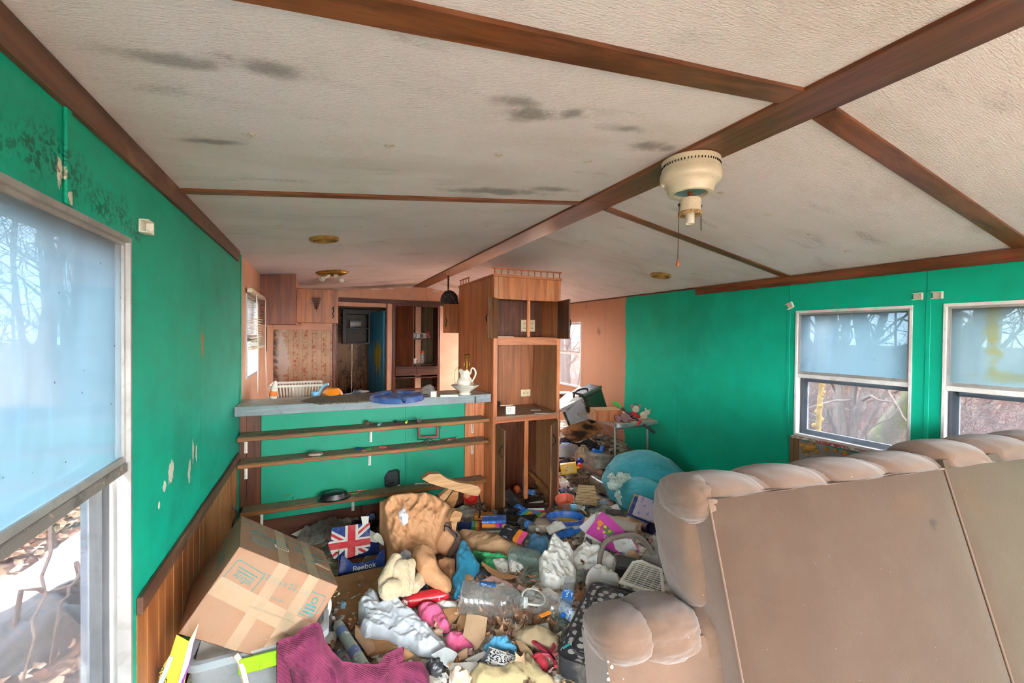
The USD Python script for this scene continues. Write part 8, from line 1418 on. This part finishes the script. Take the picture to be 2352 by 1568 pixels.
# ---------------- things on the shelves ----------------
def sh(name, lab, cat_, parts, px, py, z, r=(0, 0, 0), group=None): return lay(name, lab, cat_, parts, px, py, r=r, z=z, group=group)
z1, z2, z3 = .9005, .7025, .3355
sh('glue_stick', 'small blue-grey lighter on the top shelf', 'lighter', [('body', cbox(.022, .06, .018, .005), mat('bluegrey_pl', '8497a2', .4)), ('cap', mv(cbox(.02, .012, .016, .003), 0, .034, 0), chrome)], 872, 976, z1)
sh('bark_bits', 'dry bark crumbs on the top shelf left of the lighter', 'bark', [('bit', rough_up(trimesh.creation.icosphere(2, .02), .012, 60, 2), mat('bark_bit', '5a4634', .9)), ('bit', mv(rough_up(trimesh.creation.icosphere(2, .014), .01, 60, 3), .035, .01, -.004), mat('bark_bit', '5a4634'))], 846, 976, z1)
sh('hair_clip', 'dark bent hair clip on the top shelf', 'clip', [('clip', tube(curve([(-.03, 0, 0), (-.01, .01, .012), (.012, -.008, .004), (.03, .006, .01)], 16), .004, 6), black_pl), ('jaw', tube([(-.01, -.02, 0), (.015, .018, .004)], .004, 6), black_pl)], 911, 970, z1)
sh('yellow_vial', 'small lime yellow bottle on the top shelf', 'bottle', [('body', tilt_m(lathe([(0, 0), (.012, 0), (.013, .04), (.008, .05), (.008, .06), (0, .06)], 16), 90), mat('lime_yellow', 'b9c92a', .35))], 934, 972, z1, (0, 0, 10))
sh('black_pen', 'black marker pen lying between the yellow bottle and the pink tube', 'pen', [('pen', tilt_m(lathe([(0, 0), (.005, 0), (.006, .08), (.004, .09), (0, .09)], 10), 0, 90, 0), black_pl)], 947, 969, z1, (0, 0, 8))
sh('pink_tube', 'salmon pink tube with a dark end on the top shelf', 'tube', [('body', tilt_m(lathe([(0, 0), (.017, 0), (.018, .008), (.018, .085), (0, .085)], 18), 80), mat('salmon_pl', 'd98878', .4)), ('cap', tilt_m(lathe([(0, .086), (.018, .086), (.018, .094), (.012, .094), (0, .09)], 18), 80), mat('dark_cap', '3a2a22', .5))], 963, 972, z1, (0, 0, 12))
sh('green_card', 'faded green card lying right of the pink tube', 'card', [('card', cbox(.07, .05, .001, .0003), mat('faded_green', '7d8a5a', .7))], 985, 967, z1, (0, 0, 20))
sh('soap_dish', 'pinkish shell-shaped soap on the middle shelf', 'soap', [('soap', puff((0, 0, 0), (.055, .038, .013), 2.6, .02, 9, 3, 3), mat('pink_soap', 'a88f84', .5, dust=.2)), ('groove', mv(prism(el(.04, .024).difference(el(.034, .019)), .004), 0, 0, .011), mat('soap_groove', '7d665c', .6))], 725, 1046, z2)
sh('blue_case', 'dark blue pill case on the middle shelf', 'case', [('case', cbox(.06, .035, .018, .006), mat('dark_blue_case', '1f3f58', .4)), ('hinge', mv(tilt_m(lathe([(0, 0), (.004, 0), (.004, .05), (0, .05)], 10), 0, 90, 0), -.025, .018, .006), black_pl)], 823, 1033, z2)
def ringm(r, k=.0032): a = np.linspace(0, 2*math.pi, 30); return tube([(r*math.cos(x), r*.75*math.sin(x), .0035) for x in a], k, 6, cap=False)
for lab, m, px, py, z, r in (('pink jelly bracelet beside the blue case', mat('jelly_pink', 'c86a6a', .4), 836, 1035, z2, .018), ('green jelly bracelet right of the pink one', mat('jelly_green', '5f9a58', .4), 846, 1032, z2, .022), ('coral jelly bracelet on the middle shelf', mat('jelly_coral', 'e06a52', .4), 879, 1027, z2, .03), ('coral jelly bracelet on the lowest shelf', mat('jelly_coral', 'e06a52', .4), 813, 1131, z3, .036)):
    sh('bracelet', lab, 'bracelet', [('band', ringm(r), m)], px, py, z, group='jelly bracelets on the shelves')
t = Thing('picture_stand', 'black iron easel with an empty red-brown frame on the middle shelf', 'picture frame'); Yf = 3.66; f_ = K5 and [(at(x, y, Y=Yf)) for x, y in ((961, 978), (1007, 975), (1006, 1004), (961, 1006))]
fo_ = Polygon([(p[0], p[2]) for p in f_]); t.part('frame', slab_xz(fo_.difference(fo_.buffer(-.014)), Yf, Yf+.012), mat('redbrown_frame', '7a3a2c', .5))
for a, b in (((959, 983), (959, 1010)), ((1009, 979), (1009, 1006)), ((959, 1010), (1009, 1006))): t.part('iron_rod', tube([at(*a, Y=Yf-.008), at(*b, Y=Yf-.008)], .0025, 5), iron)
for x0_, sx_ in ((985, -1), (985, 1)): t.part('iron_foot', tube(curve([at(x0_, 1008, Y=Yf-.01), at(x0_+sx_*8, 1010, Y=Yf-.02), at(x0_+sx_*16, 1017, Y=Yf-.03), at(x0_+sx_*12, 1013, Y=Yf-.03)], 14), .003, 5), iron)
for x0_, sx_ in ((959, -1), (1009, 1)): t.part('iron_scroll', tube(curve([at(x0_, 984, Y=Yf-.008), at(x0_+sx_*1, 978, Y=Yf-.008), at(x0_+sx_*4, 980, Y=Yf-.008), at(x0_+sx_*2, 984, Y=Yf-.008)], 12), .0022, 5), iron)
t.part('clip', slab_px([(979, 1008), (985, 1006), (985, 1019), (980, 1019)], Yf-.035, .012), black_pl); t.done()
sh('red_pen', 'red pencil lying at the right of the middle shelf', 'pencil', [('pencil', tilt_m(lathe([(0, 0), (.0045, 0), (.0045, .10), (.001, .115), (0, .116)], 7), 0, 90, 0), red_pl)], 1024, 1009, z2, (0, -2, 28))
sh('olive_note', 'crumpled olive paper under the red pencil', 'paper', [('paper', crumple(.11, .06, 5, .006, 8), mat('olive_paper', '77765a', .8))], 1036, 1011, z2, (0, 0, 10))
g_ = lathe([(0, 0), (.085, 0), (.10, .006), (.10, .010), (.09, .014), (.075, .05), (.06, .058), (0, .06)], 36); g_.vertices = g_.vertices@np.diag([1.25, .78, 1.]); dish = mat('black_enamel', '17191c', .25, dust=.12)
sh('roaster_lid', 'black oval roaster lid on the lowest shelf', 'lid', [('lid', g_, dish)], 768, 1146, z3, (0, 0, 26))
sh('red_straw', 'thin coral straw behind the black roaster lid', 'straw', [('straw', tube([(-.04, 0, 0), (.04, 0, .002)], .003, 6), coral_pl)], 832, 1126, z3, (0, 0, 26))
t = Thing('desk_organizer', 'black square plastic organizer propped on the lowest shelf', 'organizer'); c = at(903, 1120, Z=z3); A = frame(nrm(_r0*.97+np.array([0, 0, .16])), nrm(np.array([-.1, -.85, .35])))
oo = c+np.array([0, .03, .075]); bd_ = t.part('body', put(prism(rrect(.125, .13, .018), .03), oo, *A), black_pl); t.part('face', put(prism(rrect(.105, .105, .012), .002), oo+A[2]*.03, *A), mat('organizer_face', '35383c', .4)); 
for k in range(4): t.part('hole', put(prism(Point(-.036+k*.024, -.018).buffer(.005), .001), oo+A[2]*.0322, *A), mat('hole_dark', '0c0c0d', .6))
t.part('slot', put(prism(rrect(.05, .014, .006), .001), oo+A[2]*.0322-A[1]*.042, *A), mat('hole_dark', '0c0c0d')); t.part('foot', put(cbox(.03, .02, .012, .005), oo+A[0]*.045-A[1]*.062, *A), mat('cream_foot', 'cfc4a0', .5)); t.done()
sh('banknote', 'pale printed paper slip lying on the lowest shelf', 'paper', [('paper', crumple(.09, .045, 8, .004, 8), mat('slip_print', 'a9b49a', .7, [('5d6a58', ('n', 60., .55, .62), .7)])), ('slip', mv(crumple(.06, .03, 9, .003, 6), -.05, -.01, .003), paper_w)], 972, 1113, z3, (0, 0, 8))
sh('leaf_dirt', 'curled dead leaf and dirt at the left of the lowest shelf', 'leaf', [('leaf', curl(leafp, 1.4, 2), LM[0]), ('leaf', mv(curl(leafp, -1., 3), .06, .01, 0), LM[1])], 668, 1146, z3, (0, 0, 30))
# niche of the tower
zd = .919
t = lay('medicine_box', 'small white box with printed text on the cabinet desk', 'box', [('box', cbox(.09, .06, .075, .002), paper_w), ('lettering', mv(put(cat(*[mv(label_text(s, .008), 0, .018-.014*i, 0) for i, s in enumerate(('Norwich', 'Tablets', '5 gr'))]), (0, -.0306, 0), (1, 0, 0), (0, 0, 1), (0, -1, 0)), -.012, 0, 0), mat('faded_ink', '6a4a40', .8))], 1171, 950, z=zd, r=(0, 0, 14))
lay('paper_slip', 'grey paper slip at the back of the cabinet desk', 'paper', [('paper', cbox(.1, .03, .008, .002), card_grey)], 1230, 942, z=zd, r=(0, 0, 10)); lay('paper_slip', 'wider grey paper slip nearer the front of the cabinet desk', 'paper', [('paper', cbox(.14, .05, .006, .002), mat('slip_grey', 'a8a096', .8))], 1245, 949, z=zd, r=(0, 0, -6))
lay('lint_clump', 'dark clump of lint in the left corner of the cabinet desk', 'lint', [('lint', rough_up(trimesh.creation.icosphere(3, .028), .02, 60, 5), mat('dark_lint', '3a2a20', .95))], 1143, 935, z=zd)
# pantry
yp_ = YB+.10
def pan(name, lab, cat_, parts, px, yy, r=(0, 0, 0), y=None):
    p = at(px, yy, Y=y or yp_); return lay(name, lab, cat_, parts, px, yy, r=r, z=float(pz(777 if yy < 800 else 836))+.001) if False else lay_at(name, lab, cat_, parts, np.array([p[0], p[1], float(pz(777 if yy < 800 else 836))+.001]), r)
def lay_at(name, lab, cat_, parts, p, r):
    T = eul(*r); t = Thing(name, lab, cat_); ms = []
    for q in parts: m = q[1].copy(); m.apply_transform(T); ms.append(m)
    lo = min(m.bounds[0][2] for m in ms); b0, b1 = np.min([m.bounds[0] for m in ms], 0), np.max([m.bounds[1] for m in ms], 0); off = np.array([p[0]-(b0[0]+b1[0])/2, p[1]-(b0[1]+b1[1])/2, p[2]-lo]); ids = []
    for q, m in zip(parts, ms): m.apply_translation(off); ids.append(t.part(q[0], m, q[2], parent=ids[q[3]] if len(q) > 3 else None))
    t.done(); return t
can = lambda r, h: lathe([(0, 0), (r, 0), (r, h), (r*.92, h), (r*.9, h-.004), (0, h-.004)], 22); cw = mat('can_white', 'c6c3bc', .4, dust=.15)
mug = lambda m: [('cup', lathe([(0, 0), (.036, 0), (.04, .004), (.04, .09), (.036, .09), (.034, .01), (0, .01)], 24), m), ('handle', tube(curve([(.038, 0, .072), (.062, 0, .066), (.062, 0, .03), (.038, 0, .02)], 12), .006, 8), m)]
pan('white_cup', 'white cup with a rusty lid at the left of the pantry shelf', 'cup', [('cup', can(.04, .085), cw), ('lid', mv(can(.041, .015), 0, 0, .086), mat('rust_lid', '9a5a3a', .5))], 938, 770)
pan('teal_tin', 'teal and white tin lying on the pantry shelf', 'can', [('tin', rot(can(.05, .09), 'x', 90), mat('teal_tin', '2c6a80', .4)), ('end', mv(rot(can(.046, .003), 'x', 90), 0, -.0905, 0), cw)], 951, 770)
pan('red_tin', 'red-brown tin lying beside the teal tin', 'can', [('tin', rot(can(.045, .1), 'x', 90), mat('red_tin', '9a3c34', .4)), ('end', mv(rot(can(.042, .003), 'x', 90), 0, -.1005, 0), cw)], 961, 771)
pan('white_tin', 'white tin with an open dark end on the pantry shelf', 'can', [('tin', rot(can(.047, .1), 'x', 90), cw), ('end', mv(rot(can(.035, .003), 'x', 90), 0, -.1005, 0), mat('tin_inside', '6a5a4c', .6))], 969, 771, y=YB+.08)
pan('milk_jug', 'white ceramic jug right of the tins on the pantry shelf', 'jug', mug(cw), 976, 769)
pan('soda_can', 'red soda can at the right end of the pantry shelf', 'can', [('can', can(.033, .12), mat('soda_red', 'b02a30', .4, [('d6d0ca', ('n', 40., .55, .6), .8)]))], 984, 768)
pan('dark_jar', 'dark glass jar behind the tins on the pantry shelf', 'jar', [('jar', can(.05, .15), mat('dark_glass', '3a3638', .2)), ('lid', mv(can(.045, .02), 0, 0, .151), mat('jar_lid', '7a6a60', .4))], 957, 762, y=YB+.22)
pan('grey_pot', 'small grey pot lid leaning at the back of the pantry shelf', 'pot lid', [('lid', rot(can(.08, .012), 'x', 70), mat('pot_grey', '5c5450', .4, metallic=.5)), ('knob', mv(trimesh.creation.icosphere(2, .014), 0, -.02, .0), black_pl)], 944, 756, y=YB+.26)
pan('coffee_mug', 'white coffee mug on the lower pantry shelf', 'mug', mug(cw), 953, 831)
pan('spray_can', 'patterned spray can with an orange cap on the lower pantry shelf', 'can', [('can', can(.034, .13), mat('patterned_can', 'd0cdc8', .4, [('2a2a2c', ('n', 40., .58, .62), .9)])), ('band', mv(can(.0345, .035), 0, 0, .131), mat('mint_band', '8cc0a8', .4)), ('cap', mv(can(.035, .05), 0, 0, .167), mat('cap_orange', 'd9592c', .4))], 970, 828)
pan('wire_rack', 'tangle of dark utensils on the lower pantry shelf', 'utensils', [('utensil', tube([(-.08, 0, .01), (.06, .02, .05)], .006, 6), iron), ('utensil', tube([(-.05, -.03, .02), (.07, .01, .02)], .006, 6), iron), ('utensil', tube([(-.02, 0, .01), (.03, 0, .10)], .006, 6), iron)], 938, 832, y=YB+.15)
